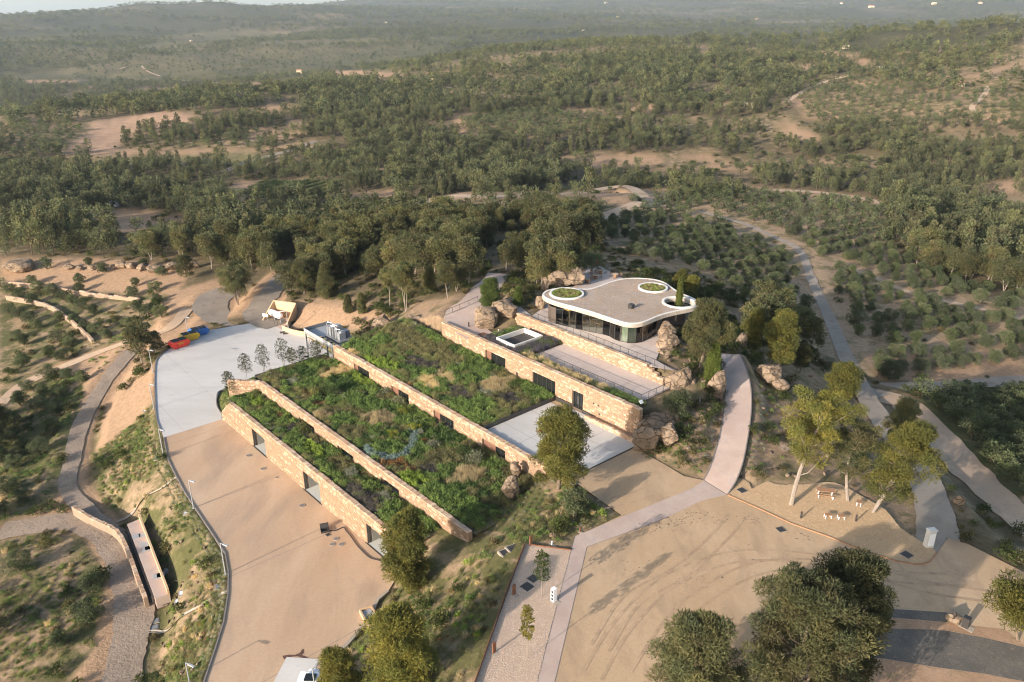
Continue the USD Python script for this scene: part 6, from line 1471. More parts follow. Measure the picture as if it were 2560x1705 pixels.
# the cypress in the roof well
rv = np.random.RandomState(470); L = Leaves()
cb = np.array([holeC[0], holeC[1], ZU + .25]); ch_ = height_to(cb, 690)
for i in range(26):
    u = (i + .5) / 26; r = .55 * (1 - u ** 2.2) ** .5 * min(1, .5 + u * 4)
    for q in range(2):
        a = i * 2.4 + q * 3.1; puff(L, np.array([r * .5 * math.cos(a), r * .5 * math.sin(a), .4 + u * (ch_ - .6)]), r * .6 + .08, 150, .22, np.array([(.15, .18, .05), (.19, .21, .06)][q]), flat=1.6, up=.8, narrow=.42)
_us = np.linspace(0, 1, 14)
_v, _f = tube([(0, 0, .15 + q * (ch_ - .35)) for q in _us], [.46 * (1 - q ** 2.2) ** .5 * min(1, .6 + q * 4) + .02 for q in _us], 9)
L.add(_v, _f, np.array((.13, .155, .045)))
t = thing('cypress_tree', 'narrow column cypress rising through the round hole in the pavilion roof', 'cypress', cb)
obj('trunk', tube([(0, 0, -.1), (0, 0, ch_ * .7)], [.08, .03], 6), 'bark', t); obj('crown', L.mesh(), 'foliage', t, tint=L.tint())
# garden olives
def lone_olive(label, base, top, wide, seed, z=None, tr=.22):
    p = P(base[0], base[1], z) if z is not None else PG(*base)
    h = height_to(p, top); wood, L = olive_shape(h, span(p, wide), 26, 170, .22, seed)
    v, f = VF(wood)
    t = thing('olive_tree', label, 'olive tree', p - [0, 0, .06]); obj('trunk', (v * [1.5, 1.5, 1], f), 'pale_bark', t); obj('crown', L.mesh(), 'foliage', t, tint=L.tint())
lone_olive('old olive tree with grey trunk on the planted slope beside the plaza', (1437, 1290), 1225, 62, 480)
lone_olive('old olive tree with a thick pale trunk between boulders and ramp', (1692, 1047), 975, 66, 481)
lone_olive('olive tree growing out of the dining terrace', (1478, 682), 628, 62, 482, ZU)
lone_olive('olive tree left of the road junction by itself', (2222, 950), 905, 56, 483)
for k, (x, y) in enumerate([(2150, 700), (2090, 655), (2118, 742), (2060, 600)]): pass
# a fallen pale branch and bare brushwood shrub
def brush(label, base, wide, seed):
    p = PG(*base); r_ = np.random.RandomState(seed); w = span(p, wide); tw = []
    for k in range(46):
        a, e = r_.uniform(0, 6.28), r_.uniform(.2, .9); q = np.array([math.cos(a) * w / 2 * e, math.sin(a) * w / 2 * e, w * .45 * r_.uniform(.5, 1)])
        tw.append(tube([(0, 0, 0), q * .5 + [0, 0, .2], q], [.03, .02, .006], 3, False))
    t = thing('bare_shrub', label, 'shrub', p); obj('twigs', tw, 'pale_bark', t)
brush('leafless grey shrub on the dry bank right of the ramp', (1975, 1040), 80, 490)
brush('leafless brown shrub beneath the leaning pine', (1960, 1130), 50, 491)
brush('bare brown shrub on the bank beside the gravel road', (1905, 885), 30, 492)
# ------------------------------------------------------------------ boulders
def rock_mesh(w, d, h, seed, sub=3, rough=.5):
    r = np.random.RandomState(seed)
    m = trimesh.creation.icosphere(sub); v = np.array(m.vertices)
    # cut by random planes so that it has faces and edges, then weather it
    for k in range(16):
        n = r.normal(size=3); n /= np.linalg.norm(n); c = r.uniform(.62, .92)
        e = v @ n; over = np.maximum(e - c, 0); v = v - n * over[:, None] * .92
    o = r.uniform(0, 50, 3)
    v = v * (1 + (meshkit.fbm(v * 1.6 + o, 4, seed) - .5)[:, None] * rough + (meshkit.fbm(v * 5 + o, 3, seed + 1) - .5)[:, None] * .12)
    v = v / np.abs(v).max(0)
    return v * [w / 2, d / 2, h / 2] + [0, 0, h * .36], np.array(m.faces)
def boulder(label, x0, x1, y0, y1, seed, z=None, m='boulder', name='boulder', group=None, deep=.85, pieces=None):
    p = P((x0 + x1) / 2, y1 - (y1 - y0) * .12, z) if z is not None else PG((x0 + x1) / 2, y1 - (y1 - y0) * .12)
    w = span(p, x1 - x0); h = max(span(p, y1 - y0) * 1.0, .35 * w)
    t = thing(name, label, 'boulder', p, 0, group)
    v, f = rock_mesh(w * 1.18, w * deep * 1.1, h * 1.2, seed, 4 if w > 2 else 3)
    obj('rock', moved((v, f), (0, 0, 0), (seed * 37) % 40 - 20), m, t, smooth=35)
RK = [('largest boulder beside the dining terrace, cracked and grey', 1370, 1428, 672, 722, ZU - .3), ('dark overhanging boulder right of the largest one by the dining terrace', 1412, 1462, 673, 718, ZU), ('narrow upright rock left of the largest terrace boulder', 1354, 1374, 697, 735, None), ('rock below the upright one beside the pavilion', 1340, 1362, 742, 775, None),
      ('tall pale boulder beside the lane behind the tall wall', 1186, 1240, 760, 826, 12.0), ('long grey boulder right of the tall pale one', 1228, 1290, 752, 796, None), ('flat grey rock on the bank below the small bright pine', 1262, 1290, 745, 764, None),
      ('squared boulder against the pavilion glass at its right end', 1640, 1688, 808, 850, ZU), ('broad boulder below the squared one at the terrace edge', 1644, 1694, 836, 880, 13.2), ('flat pale boulder at the lower edge of the terrace', 1638, 1694, 872, 902, 12.6), ('small rounded boulder beside the stepped wall end', 1672, 1702, 892, 924, 11.8),
      ('big pale boulder at the right end of the patio', 1666, 1728, 922, 1000, 10.4), ('rounded boulder in front of the big pale one', 1700, 1744, 950, 1002, 10.0), ('boulder between the patio rocks and the ramp', 1750, 1784, 944, 982, 10.4), ('tall boulder touching the ramp', 1768, 1812, 930, 1006, 10.4), ('low boulder left of the one touching the ramp', 1736, 1770, 966, 1000, 10.0),
      ('flat topped boulder at the right end of the tall wall', 1594, 1676, 1036, 1084, 9.2), ('dark rounded boulder below the flat topped one', 1584, 1648, 1066, 1132, None), ('boulder right of the dark rounded one beside the rock garden', 1646, 1692, 1064, 1120, None),
      ('long leaning slab of rock right of the ramp', 1894, 1953, 912, 958, None), ('small rock below the long leaning slab', 1928, 1968, 950, 976, None), ('rock at the top of the ramp', 1838, 1868, 838, 868, None),
      ('white weathered rock at the right end of the middle roof garden, lower one', 1258, 1300, 1188, 1262, 5.6), ('white weathered rock under the third wall, upper one', 1276, 1302, 1156, 1192, 6.6),
      ('pinkish round boulder at the right edge of the plaza', 2522, 2556, 1374, 1398, None), ('smaller boulder cut by the right edge', 2550, 2578, 1396, 1410, None), ('pale block of rock on the road bank at the right', 2385, 2408, 1243, 1262, None),
      ('red rock face beside the steel gantry', 926, 978, 792, 838, None), ('pale rock behind the upper roof garden fence', 1012, 1052, 788, 818, None), ('heap of broken stone beside the black bin', 2366, 2396, 1534, 1558, ZP), ('small stone in the planted slope beside the path', 1374, 1390, 1332, 1346, None)]
for k, (l, x0, x1, y0, y1, z) in enumerate(RK): boulder(l, x0, x1, y0, y1, 500 + k, z)
r5 = np.random.RandomState(9)
for k in range(13):
    x = 180 + k * 25 + r5.uniform(-6, 6); w = r5.uniform(14, 30); y = 672 + 4 * math.sin(k) + r5.uniform(-3, 3)
    boulder('pale boulder in the stone edge below the left pine belt', x - w / 2, x + w / 2, y - w * .5, y + 3, 540 + k, None, group='boulders along the foot of the left pine belt')
boulder('long pale slab at the far left below the pines', 22, 84, 652, 676, 560)
rs2 = []
for k in range(130):
    x, y = r5.uniform(1840, 2330), r5.uniform(860, 1320)
    if ZONE[int(y / 4), int(x / 4)] != ROCKY: continue
    p = PG(x, y)
    if not clear(np.array([p[0]]), np.array([p[1]]))[0]: continue
    v, f = rock_mesh(*(r5.uniform(.25, .9, 3) * [1, 1, .6]), 600 + k, 1); rs2.append((v + p, f))
for k in range(120):
    x, y = r5.uniform(1600, 1830), r5.uniform(860, 1180)
    if ZONE[int(y / 4), int(x / 4)] != ROCKY: continue
    p = PG(x, y)
    if not clear(np.array([p[0]]), np.array([p[1]]))[0]: continue
    v, f = rock_mesh(*(r5.uniform(.3, 1.1, 3) * [1, 1, .6]), 800 + k, 1); rs2.append((v + p, f))
for k in range(160):
    x, y = r5.uniform(390, 560), r5.uniform(900, 1690); p = PG(x, y)
    if not clear(np.array([p[0]]), np.array([p[1]]))[0]: continue
    v, f = rock_mesh(*(r5.uniform(.2, .6, 3)), 1000 + k, 1); rs2.append((v + p, f))
tag(obj('loose_stones', rs2, 'boulder'), 'loose stones strewn over the banks around the winery', None, None, 'stuff')
# low dry stone walls of the left terraces
def field_wall(label, px, h, th=.5, n=3):
    c = smooth_line(px, n); segs = []
    for a, b in zip(c[:-1], c[1:]): 
        segs.append((b, a, min(a[2], b[2]) - .1, min(a[2], b[2]) + h, th, (), False))
    return stone_wall(label, segs, big=90, hs=(.25, .42), ws=(.35, .9), name='field_wall')
field_wall('upper low dry stone wall across the left terraces', [(8, 712), (110, 722), (250, 742), (352, 752)], 1.0)
field_wall('lower low dry stone wall curving through the left olive grove', [(20, 748), (112, 765), (176, 803), (236, 856)], 1.0)
field_wall('curved stone retaining wall beside the lower track', [(192, 1286), (245, 1318), (300, 1345), (330, 1400), (350, 1455), (374, 1518)], 1.5, .45)
# ------------------------------------------------------------------ lamps, bollards, covers
def aim(p):  # direction on the ground along the wall for arms and such
    return WANG
def lamp(label, base, top, z=None, arm=1.0, rot=WANG + 60, hmax=None):
    p = P(base[0], base[1], z) if z is not None else PG(*base); h = hmax or height_to(p, top)
    t = thing('street_lamp', label, 'street lamp', p, rot)
    obj('post', tube([(0, 0, -.2), (0, 0, h)], [.075, .055], 8), 'galvanised', t)
    obj('base_plate', bx(-.17, .17, -.17, .17, -.02, .03), 'galvanised', t)
    a = obj('arm', beam((0, 0, h - .05), (arm * .45, 0, h - .02), .06, .06), 'galvanised', t)
    obj('lamp_head', [hexa([(arm * .4, -.13, h - .05), (arm * 1.25, -.13, h - .02), (arm * 1.25, .13, h - .02), (arm * .4, .13, h - .05), (arm * .4, -.10, h + .05), (arm * 1.2, -.10, h + .06), (arm * 1.2, .10, h + .06), (arm * .4, .10, h + .05)])], 'galvanised', a)
for k, (b, t_, z, l) in enumerate([((470, 834), 792, 0, 'grey lamp post behind the three waste skips'), ((382, 928), 874, 0, 'grey lamp post at the upper left curve of the white yard'), ((385, 1020), 959, 0, 'grey lamp post beside the left edge of the white yard'),
                                ((409, 1139), 1072, 0, 'grey lamp post where the white yard meets the orange driveway'), ((484, 1270), 1199, 0, 'grey lamp post below the upper drainage channel'), ((564, 1435), 1357, 0, 'grey lamp post at the sharp bend of the driveway kerb'),
                                ((478, 1725), 1656, -1.5, 'grey lamp post at the bottom left edge'), ((722, 830), 779, .2, 'grey lamp post beside the ochre tank bay')]):
    lamp(l, b, t_, z, rot=WANG + 20 if k != 7 else 170)
lamp('white lamp post beside the motorhome at the bottom edge', (796, 1790), 1672, 0, rot=60)
def bollard(name, label, base, w, h, m, z=ZP, rot=WANG, cat='bollard', d=None, cap=None):
    p = P(base[0], base[1], z) if z is not None else PG(*base)
    t = thing(name, label, cat, p, rot); d = d or w
    obj('body', bx(-w / 2, w / 2, -d / 2, d / 2, -.1, h), m, t)
    if cap: obj('cap', bx(-w / 2 - .01, w / 2 + .01, -d / 2 - .01, d / 2 + .01, h + .002, h + .04), cap, t)
    obj('footing', bx(-w / 2 - .25, w / 2 + .45, -d / 2 - .12, d / 2 + .12, -.1, .04), 'pale_kerb', t)
    return t
t = bollard('charging_post', 'white charging post with dark sockets at the edge of the gravel bed', (1384, 1502), .42, 1.5, 'white_paint', cap='white_paint', cat='charging post')
for k in range(3): obj('socket', bx(-.13, .13, -.225, -.208, .2 + k * .42, .5 + k * .42), 'rubber', t)
for l, b in (('rusty steel post beside the square covers in the gravel bed', (1285, 1486)), ('rusty steel post at the lower left edge of the gravel bed', (1235, 1632)), ('rusty steel post at the upper corner of the gravel bed', (1327, 1363))):
    bollard('steel_post', l, b, .16, 1.15, 'corten', d=.34, cap='corten')
bollard('steel_post', 'short rusty post on the planted slope beside the path bend', (1450, 1330), .12, .6, 'corten', z=None)
for l, b, z in (('black bollard light left of the two benches on the wood chips', (2002, 1296), ZP), ('black bollard light right of the two benches on the wood chips', (2139, 1304), ZP), ('dark bollard at the foot of the ramp', (1853, 1197), None), ('black bollard on the lane behind the tall wall', (1172, 818), None)):
    bollard('bollard_light', l, b, .16, .85, 'dark_metal', z=z, cap='dark_metal', cat='bollard light')
for l, b, z in (('white garden light among plants beside the skylight box', (1246, 830), None), ('white garden light on the small path below the boulders', (1750, 1004), None), ('small white light on the slope above the gravel bed', (1380, 1362), None), ('white light on the wood chip bank', (2117, 1189), None)):
    bollard('garden_light', l, b, .10, .45, 'white_paint', z=z, cap='white_paint', cat='garden light')
bollard('litter_bin', 'black litter bin beside the plaza at the lower right', (2413, 1567), .55, 1.1, 'dark_metal', cap='rubber', cat='litter bin')
p = P(2320, 1366, 8.3); t = thing('meter_pillar', 'white concrete meter pillar at the right end of the wood chips', 'pillar', p, 10)
obj('body', hexa([(-.45, -.3, -.2), (.45, -.3, -.2), (.45, .3, -.2), (-.45, .3, -.2), (-.42, -.27, 2.1), (.42, -.27, 2.1), (.42, .27, 2.1), (-.42, .27, 2.1)]), 'white_concrete', t)
obj('lid', bx(-.5, .5, -.34, .34, 2.102, 2.22), 'white_concrete', t); obj('door', bx(-.34, .34, -.325, -.302, .3, 1.8), 'white_paint', t); obj('door', bx(.452, .47, -.2, .2, .3, 1.8), 'grey_plastic', t)
# inspection covers
def cover(label, px, z, w, rot=WANG, m='iron_cover', round_=False, pad=None, group=None):
    p = P(px[0], px[1], z) if z is not None else PG(*px)
    t = thing('inspection_cover', label, 'cover', p + [0, 0, .02], rot, group)
    fr = trimesh.creation.annulus(w / 2 * .86, w / 2, .05) if round_ else None
    if round_:
        obj('ring', fr, 'pale_kerb', t); obj('lid', trimesh.creation.cylinder(w / 2 * .85, .04), m, t)
    else:
        obj('frame', [bx(-w / 2, w / 2, -w / 2, -w / 2 + .05, -.05, .03), bx(-w / 2, w / 2, w / 2 - .05, w / 2, -.05, .03), bx(-w / 2, -w / 2 + .05, -w / 2 + .05, w / 2 - .05, -.05, .03), bx(w / 2 - .05, w / 2, -w / 2 + .05, w / 2 - .05, -.05, .03)], 'kerb', t)
        obj('lid', bx(-w / 2 + .052, w / 2 - .052, -w / 2 + .052, w / 2 - .052, -.04, .022), m, t)
    if pad: obj('pad', bx(-w / 2 - pad, w / 2 + pad, -w / 2 - pad, w / 2 + pad, -.3, -.01), 'pale_kerb', t)
for l, q, z, w, r in (('black square cover in the gravel bed, nearer one', (1318, 1467), ZP, 1.1, 45), ('black square cover in the gravel bed under the dark sapling', (1333, 1447), ZP, 1.0, 45), ('black square cover on the wood chips beside the ramp', (1855, 1226), ZP + .06, .95, 30), ('black square cover near the white pillar', (2267, 1387), ZP + .06, 1.0, 30),
                      ('dark iron grate set in the sand plaza', (1952, 1324), ZP, .9, 20), ('dark square cover at the lower corner of the court', (1436, 1207), ZP, .9, 42), ('black square cover above the gravel bed, left of a pair', (1265, 1382), None, 1.15, 30), ('black square cover above the gravel bed, right of a pair', (1283, 1371), None, 1.15, 30),
                      ('dark cover in the yard beside the tank bay', (706, 831), .01, 1.0, 20), ('second dark cover in the yard beside the tank bay', (713, 834), .01, .9, 20), ('square cover beside the driveway hose box', (820, 1337), 0, .6, -48)):
    cover(l, q, z, w, r, pad=.12 if z is None else None)
for l, q, w in (('round cover right of the driveway hose box', (840, 1347), .75), ('round cover in the driveway, lower left of three', (831, 1361), .7), ('round cover in the driveway, lower right of three', (854, 1361), .75), ('round drain in the driveway before the first doorway', (622, 1139), .8), ('dark round drain in the driveway between first and second doorway', (658, 1172), .8), ('tiny drain in the driveway before the second doorway', (692, 1194), .4), ('round drain in the driveway right of the second doorway', (755, 1264), .8)):
    cover(l, q, 0, w, 0, 'kerb', True)
for l, q in (('steel drain box on the bank beside the driveway bend', (548, 1466)), ('white drain head on the bank at the upper left', (365, 1025)), ('white drain head on the bank lower down', (393, 1145)), ('white pipe head on the bank beside a lamp', (467, 1280)), ('white pipe head low on the bank', (456, 1482)), ('round concrete well on the bank', (446, 1502)), ('black sunk box at the lower channel, upper one', (388, 1552)), ('black sunk box at the lower channel, lower one', (386, 1568)), ('sunk box right of the tank slab', (420, 1425))):
    cover(l, q, None, .8, 20, 'grey_plastic' if 'black' in l or 'box' in l else 'white_paint', pad=.1)
# hose and its box
hp = np.array([P(x, y, .06) for x, y in [(822, 1326), (840, 1326), (858, 1318), (866, 1328), (875, 1338), (895, 1366), (923, 1393), (948, 1401), (968, 1412), (987, 1433)]])
t = thing('hose', 'dark hose running from the box to the right end of the lowest wall', 'hose'); obj('tube', tube(spline(hp, 6), .055, 6), 'rubber', t)
p = P(813, 1328, 0); t = thing('hose_box', 'open dark steel box on the driveway with the hose', 'box', p, 20)
obj('box_side', [bx(-.55, .55, -.4, -.36, 0, .28), bx(-.55, .55, .36, .4, 0, .28), bx(-.55, -.51, -.36, .36, 0, .28), bx(.51, .55, -.36, .36, 0, .28)], 'dark_metal', t); obj('lid', hexa([(-.55, .42, .24), (.55, .42, .24), (.55, .46, .24), (-.55, .46, .24), (-.55, .75, .75), (.55, .75, .75), (.55, .79, .74), (-.55, .79, .74)]), 'iron_cover', t); obj('box_floor', bx(-.51, .51, -.36, .36, .01, .05), 'rubber', t)
# wet stain beside the slab, oil marks
plain('stain', (.10, .05, .03), .5, .3, 2.0); plain('dull_stain', (.30, .20, .135), .8, .2, 2.0)
struct('stain', poly([P(640 + x / 4.546, 1360 + y / 4.546, 0) for x, y in [(300, 1272), (370, 1258), (440, 1262), (500, 1236), (530, 1190), (546, 1200), (545, 1240), (520, 1262), (560, 1276), (600, 1292), (540, 1296), (470, 1276), (400, 1282), (340, 1296), (318, 1312)]], .012), 'stain')
# drainage channels down the left bank
def channel(label, px, n=8, w=.55):
    c = spline(np.array([PG(*q) for q in px]), n * 2); c[:, 2] = ground(c[:, 0], c[:, 1]) + .04; tg = np.gradient(c[:, :2], axis=0); tg /= np.linalg.norm(tg, axis=1, keepdims=True); nr = np.column_stack([tg[:, 1], -tg[:, 0], np.zeros(len(c))])
    t = thing('drain_channel', label, 'drain channel')
    prof = [(-.5, .10), (-.36, .10), (-.2, .0), (.2, .0), (.36, .10), (.5, .10)]
    v = np.stack([c + nr * w * a + [0, 0, b] for a, b in prof] , 1).reshape(-1, 3); k = len(prof); f = []
    for i in range(len(c) - 1):
        for j in range(k - 1): a = i * k + j; f += [[a, a + 1, a + k + 1], [a, a + k + 1, a + k]]
    obj('gutter', (v, np.array(f)), 'pale_kerb', t)
channel('concrete drainage channel running down the bank to the stone wall', [(442, 1196), (400, 1224), (345, 1265), (292, 1306)])
channel('concrete drainage channel running down the bank near the bottom left', [(570, 1482), (520, 1505), (450, 1545), (390, 1580), (362, 1586)])
# tank roof in the lower bank
zt = -4.3
tk = [P(x, y, zt) for x, y in [(318, 1310), (352, 1296), (424, 1484), (388, 1496)]]
t = thing('water_tank', 'long concrete roof of a buried water tank with hatches, behind the curved stone wall', 'water tank')
obj('slab', prism(tk, zt - 1.6, zt), 'path_concrete', t)
d = (tk[2] - tk[1]); L_ = np.linalg.norm(d); d /= L_; n_ = np.array([d[1], -d[0], 0]); n_ = n_ if n_ @ (tk[0] - tk[1]) > 0 else -n_
obj('side_wall', prism([tk[1] - n_ * .02, tk[2] - n_ * .02, tk[2] + n_ * .22, tk[1] + n_ * .22], zt - .3, zt + .75), 'render_ochre', t)
obj('slot', prism([tk[0] - n_ * .05 + d * .8, tk[3] - n_ * .05 - d * .8, tk[3] + n_ * .28 - d * .8, tk[0] + n_ * .28 + d * .8], zt - 1.2, zt - .25), 'interior_dark', t)
for k, (x, y, s) in enumerate([(341, 1341, .95), (357, 1338, .95), (361, 1361, 1.0), (366, 1373, 1.0), (372, 1370, .9), (393, 1441, 1.0), (402, 1438, .9)]):
    h_ = obj('hatch', moved(bx(-s / 2, s / 2, -s / 2, s / 2, -.05, .09), P(x, y, zt + .01), 28), 'galvanised', t)
# ------------------------------------------------------------------ waste skips
def skip(label, px, paint, rot, z=0.0):
    p = P(px[0], px[1], z); t = thing('waste_skip', label, 'skip', p, rot)
    Lh, W, H = 1.9, .9, 1.45
    side = [(-Lh, .75), (-Lh + .55, .08), (Lh - .55, .08), (Lh, .75), (Lh, 1.0), (Lh - .5, H), (-Lh + .5, H), (-Lh, 1.0)]
    m = prism([(a, b) for a, b in side], -W, W); v, f = VF(m); v = np.column_stack([v[:, 0], v[:, 2], v[:, 1]]); obj('body', (v, f[:, ::-1]), paint, t)
    for s in (-1, 1): 
        for x in (-.9, 0, .9): obj('rib', bx(x - .06, x + .06, s * (W + .03) - .03, s * (W + .03) + .03, .1, H - .05), paint, t)
        obj('lifting_lug', bar((-.0 + 1.1 * s, W * 1.0, .9), (1.1 * s, W + .18, .9), .06, 6), 'dark_metal', t)
    for s in (-.72, .72): obj('lid', hexa([(s - .68, -W + .06, H + .004), (s + .68, -W + .06, H + .004), (s + .68, W - .06, H + .004), (s - .68, W - .06, H + .004), (s - .6, -W + .12, H + .06), (s + .6, -W + .12, H + .06), (s + .6, W - .12, H + .06), (s - .6, W - .12, H + .06)]), 'rubber', t)
    for s in (-1.2, 1.2): obj('skid', bx(s - .08, s + .08, -W, W, 0, .08), 'dark_metal', t)
    return t
t = skip('red waste skip with dark lid, nearest of the three in the yard', (449, 866), 'red_paint', 48)
for k, (tx, zz) in enumerate((('RECICLATGE', .78), ('BIG BOX', .55))):
    m = meshkit.text_mesh(tx, .17, .01); v, f = VF(m); v = v - [(v[:, 0].max()) / 2, 0, 0]
    obj('lettering', (np.column_stack([v[:, 0], -.965 - v[:, 2], v[:, 1] + zz]), f), 'yellow_paint', t) if False else None
for k in range(2): obj('lettering', join([bx(x - .05, x + .05, -.972, -.962, 1.0 - k * .24, 1.14 - k * .24) for x in np.arange(-.7 + k * .3, .71 - k * .3, .16)]), 'yellow_paint', t)
skip('yellow waste skip with dark lid, between the red and blue ones', (474, 849), 'yellow_paint', 42)
skip('blue waste skip with dark lid, farthest of the three in the yard', (498, 836), 'blue_paint', 36)
# ------------------------------------------------------------------ tank in its bay
A_, B_, C_, D_ = P(658, 803, 0), P(711, 826, 0), P(742, 797, 0), P(690, 790, 0)
bay = thing('tank_bay', 'ochre rendered retaining walls around the white gas tank', 'retaining wall')
def slab_wall(a, b, z0, za, zb, th): 
    a, b = np.array(a[:2]), np.array(b[:2]); dd = (b - a) / np.linalg.norm(b - a); nn = np.array([-dd[1], dd[0]]) * th
    return orient((np.array([(*a, z0), (*b, z0), (*(b + nn), z0), (*(a + nn), z0), (*a, za), (*b, zb), (*(b + nn), zb), (*(a + nn), za)], float), BOXT))
obj('side_wall', slab_wall(A_, D_, -.3, .3, 3.6, .25), 'render_ochre', bay); obj('back_wall', slab_wall(D_, C_, -.3, 3.6, 3.6, .25), 'render_ochre', bay); obj('side_wall', slab_wall(C_, B_, -.3, 3.6, .5, .25), 'render_ochre', bay)
obj('bay_floor', poly([A_, B_, C_, D_], .02), 'path_concrete', bay)
cw = spline(np.array(pxs([(708, 824), (726, 832), (750, 838), (775, 842), (792, 852)], 0)), 5)
for i in range(len(cw) - 1): obj('low_wall', slab_wall(cw[i], cw[i + 1], -.3, 1.0, 1.0, -.22), 'render_ochre', bay)
q = (A_ + B_ + C_ + D_) / 4; rot = math.degrees(math.atan2(*(B_ - A_)[[1, 0]]))
t = thing('gas_tank', 'white horizontal gas tank with orange and blue lettering on saddles in the ochre bay', 'gas tank', q, rot)
cap_ = trimesh.creation.capsule(3.0, .72, count=[20, 12]); cap_.apply_translation([0, 0, -1.5]); cap_.apply_transform(trimesh.transformations.rotation_matrix(math.pi / 2, [0, 1, 0])); cap_.apply_translation([0, 0, 1.35])
obj('vessel', cap_, 'white_paint', t, smooth=True)
for x in (-1.1, 1.1): obj('saddle', bx(x - .12, x + .12, -.6, .6, 0, .85), 'steel', t)
obj('manhole', moved(trimesh.creation.cylinder(.3, .3), (0.2, 0, 2.12)), 'white_paint', t); 
obj('lettering', [bx(-.75 + k * .2, -.62 + k * .2, -.735, -.71, 1.25, 1.5) for k in range(4)], 'sign_orange', t); obj('lettering', [bx(.35 + k * .22, .48 + k * .22, -.735, -.71, 1.25, 1.5) for k in range(3)], 'sign_blue', t)
for k, (x, y) in enumerate([(686, 812), (694, 814)]): 
    p = P(x, y, 0); obj('guard_post', bar(p - q * 0 - q + [0, 0, 0] if False else (moved(([p - q], BOXT), (0, 0, 0), -rot)[0][0]), moved(([p - q + [0, 0, 1.1]], BOXT), (0, 0, 0), -rot)[0][0], .05, 6), 'dark_metal', t)
p = P(665, 806, 0); t = thing('notice_board', 'white notice board beside the tank bay', 'sign', p, -20)
obj('panel', bx(-.65, .65, -.03, .03, 1.35, 1.95), 'sign_white', t); obj('post', bar((-.5, .06, 0), (-.5, .06, 1.9), .03, 6), 'galvanised', t); obj('post', bar((.5, .06, 0), (.5, .06, 1.9), .03, 6), 'galvanised', t)
# ------------------------------------------------------------------ steel gantry with machines
t = thing('steel_gantry', 'grey steel platform on legs carrying cooling machines at the end of the third wall', 'platform')
S0, S1, T0, T1_ = -8.2, 2.6, 19.9, 25.2; zd = 7.55
fr = [gbox(S0, S1, T0, T0 + .2, zd - .45, zd), gbox(S0, S1, T1_ - .2, T1_, zd - .45, zd), gbox(S0, S0 + .2, T0 + .2, T1_ - .2, zd - .45, zd), gbox(S1 - .2, S1, T0 + .2, T1_ - .2, zd - .45, zd)]
for b_ in fr: obj('edge_beam', b_, 'steel', t)
for s in np.arange(S0 + 1.5, S1 - 1, 1.5): obj('cross_beam', gbox(s, s + .14, T0 + .2, T1_ - .2, zd - .35, zd - .06), 'steel', t)
obj('deck', gbox(S0 + .2, -4.2, T0 + .2, T1_ - .2, zd - .04, zd + .02), 'galvanised', t); obj('deck', gbox(-4.15, S1 - .2, T0 + 1.2, T1_ - .2, zd - .04, zd + .02), 'galvanised', t)
for s in (S0 + .15, -4.2, -.4):
    for tt in (T0 + .15, T1_ - .15): obj('leg', gbox(s - .11, s + .11, tt - .11, tt + .11, -.1, zd - .45), 'steel', t)
def gb(a, b, r=.06): return bar(G(*a), G(*b), r, 6)
for a, b in (((S0 + .15, T0 + .15, 4.0), (-6.3, T0 + .15, zd - .4)), ((-4.2, T0 + .15, 4.0), (-2.3, T0 + .15, zd - .4)), ((S0 + .15, T0 + .15, 4.0), (S0 + .15, 22.5, zd - .4)), ((-4.2, T0 + .15, 4.0), (-4.2, 22.5, zd - .4)), ((S0 + .15, T0 + .15, 4.0), (-.4, T0 + .15, 4.0)), ((S0 + .15, T0 + .15, 4.0), (S0 + .15, T1_ - .15, 4.0))): obj('brace', gb(a, b), 'steel', t)
obj('parapet', gbox(S0, S1, T0 - .06, T0 - .002, zd - .1, zd + .62), 'galvanised', t); obj('parapet', gbox(S0 - .06, S0 - .002, T0, T1_, zd - .1, zd + .62), 'steel', t); obj('parapet', gbox(S0, -3.0, T1_ + .002, T1_ + .06, zd - .1, zd + .5), 'steel', t)
for s in np.arange(S0 + 1.1, S1, 1.2): obj('parapet_rib', gbox(s - .04, s + .04, T0 - .10, T0 - .062, zd - .1, zd + .62), 'galvanised', t)
t2 = thing('cooling_unit', 'cluster of grey and chrome cooling machines on the steel platform', 'machinery')
obj('base_frame', gbox(-3.4, 1.6, 21.4, 24.6, zd + .03, zd + .35), 'steel', t2); obj('intake_slot', gbox(-3.2, 1.4, 21.3, 21.39, zd + .06, zd + .3), 'rubber', t2)
for k, (s, tt, w, d_, h_) in enumerate([(-2.6, 22.4, .9, .9, 1.5), (-1.2, 22.9, 1.2, 1.2, 2.0), (.3, 22.6, 1.0, 1.2, 1.3), (-.6, 24.0, 1.6, .8, 1.1), (-2.6, 23.8, 1.0, .9, 1.0)]): obj('cabinet', gbox(s - w / 2, s + w / 2, tt - d_ / 2, tt + d_ / 2, zd + .352, zd + .35 + h_), 'steel' if k % 2 else 'bright_steel', t2)
for s, tt, h_ in ((-3.0, 21.8, 2.6), (-1.9, 21.8, 2.2), (-1.6, 22.0, 2.4), (-.2, 21.8, 2.1)): obj('pipe', tube([G(s, tt, zd + .3), G(s, tt, zd + h_), G(s + .25, tt, zd + h_ + .25), G(s + .9, tt + .4, zd + h_ + .25)], .09, 7), 'bright_steel', t2)
for s, tt in ((-1.2, 22.9), (.3, 22.6)): obj('fan', moved(trimesh.creation.cylinder(.42, .22, sections=16), G(s, tt, zd + (2.48 if s < 0 else 1.78))), 'bright_steel', t2)
railing('thin railing behind the steel platform above the bank', [G(2.6, 25.3), G(6, 25.5), G(8, 28), G(10.5, 32.5)], [7.6, 8.3, 8.8, 10.2], 1.8)
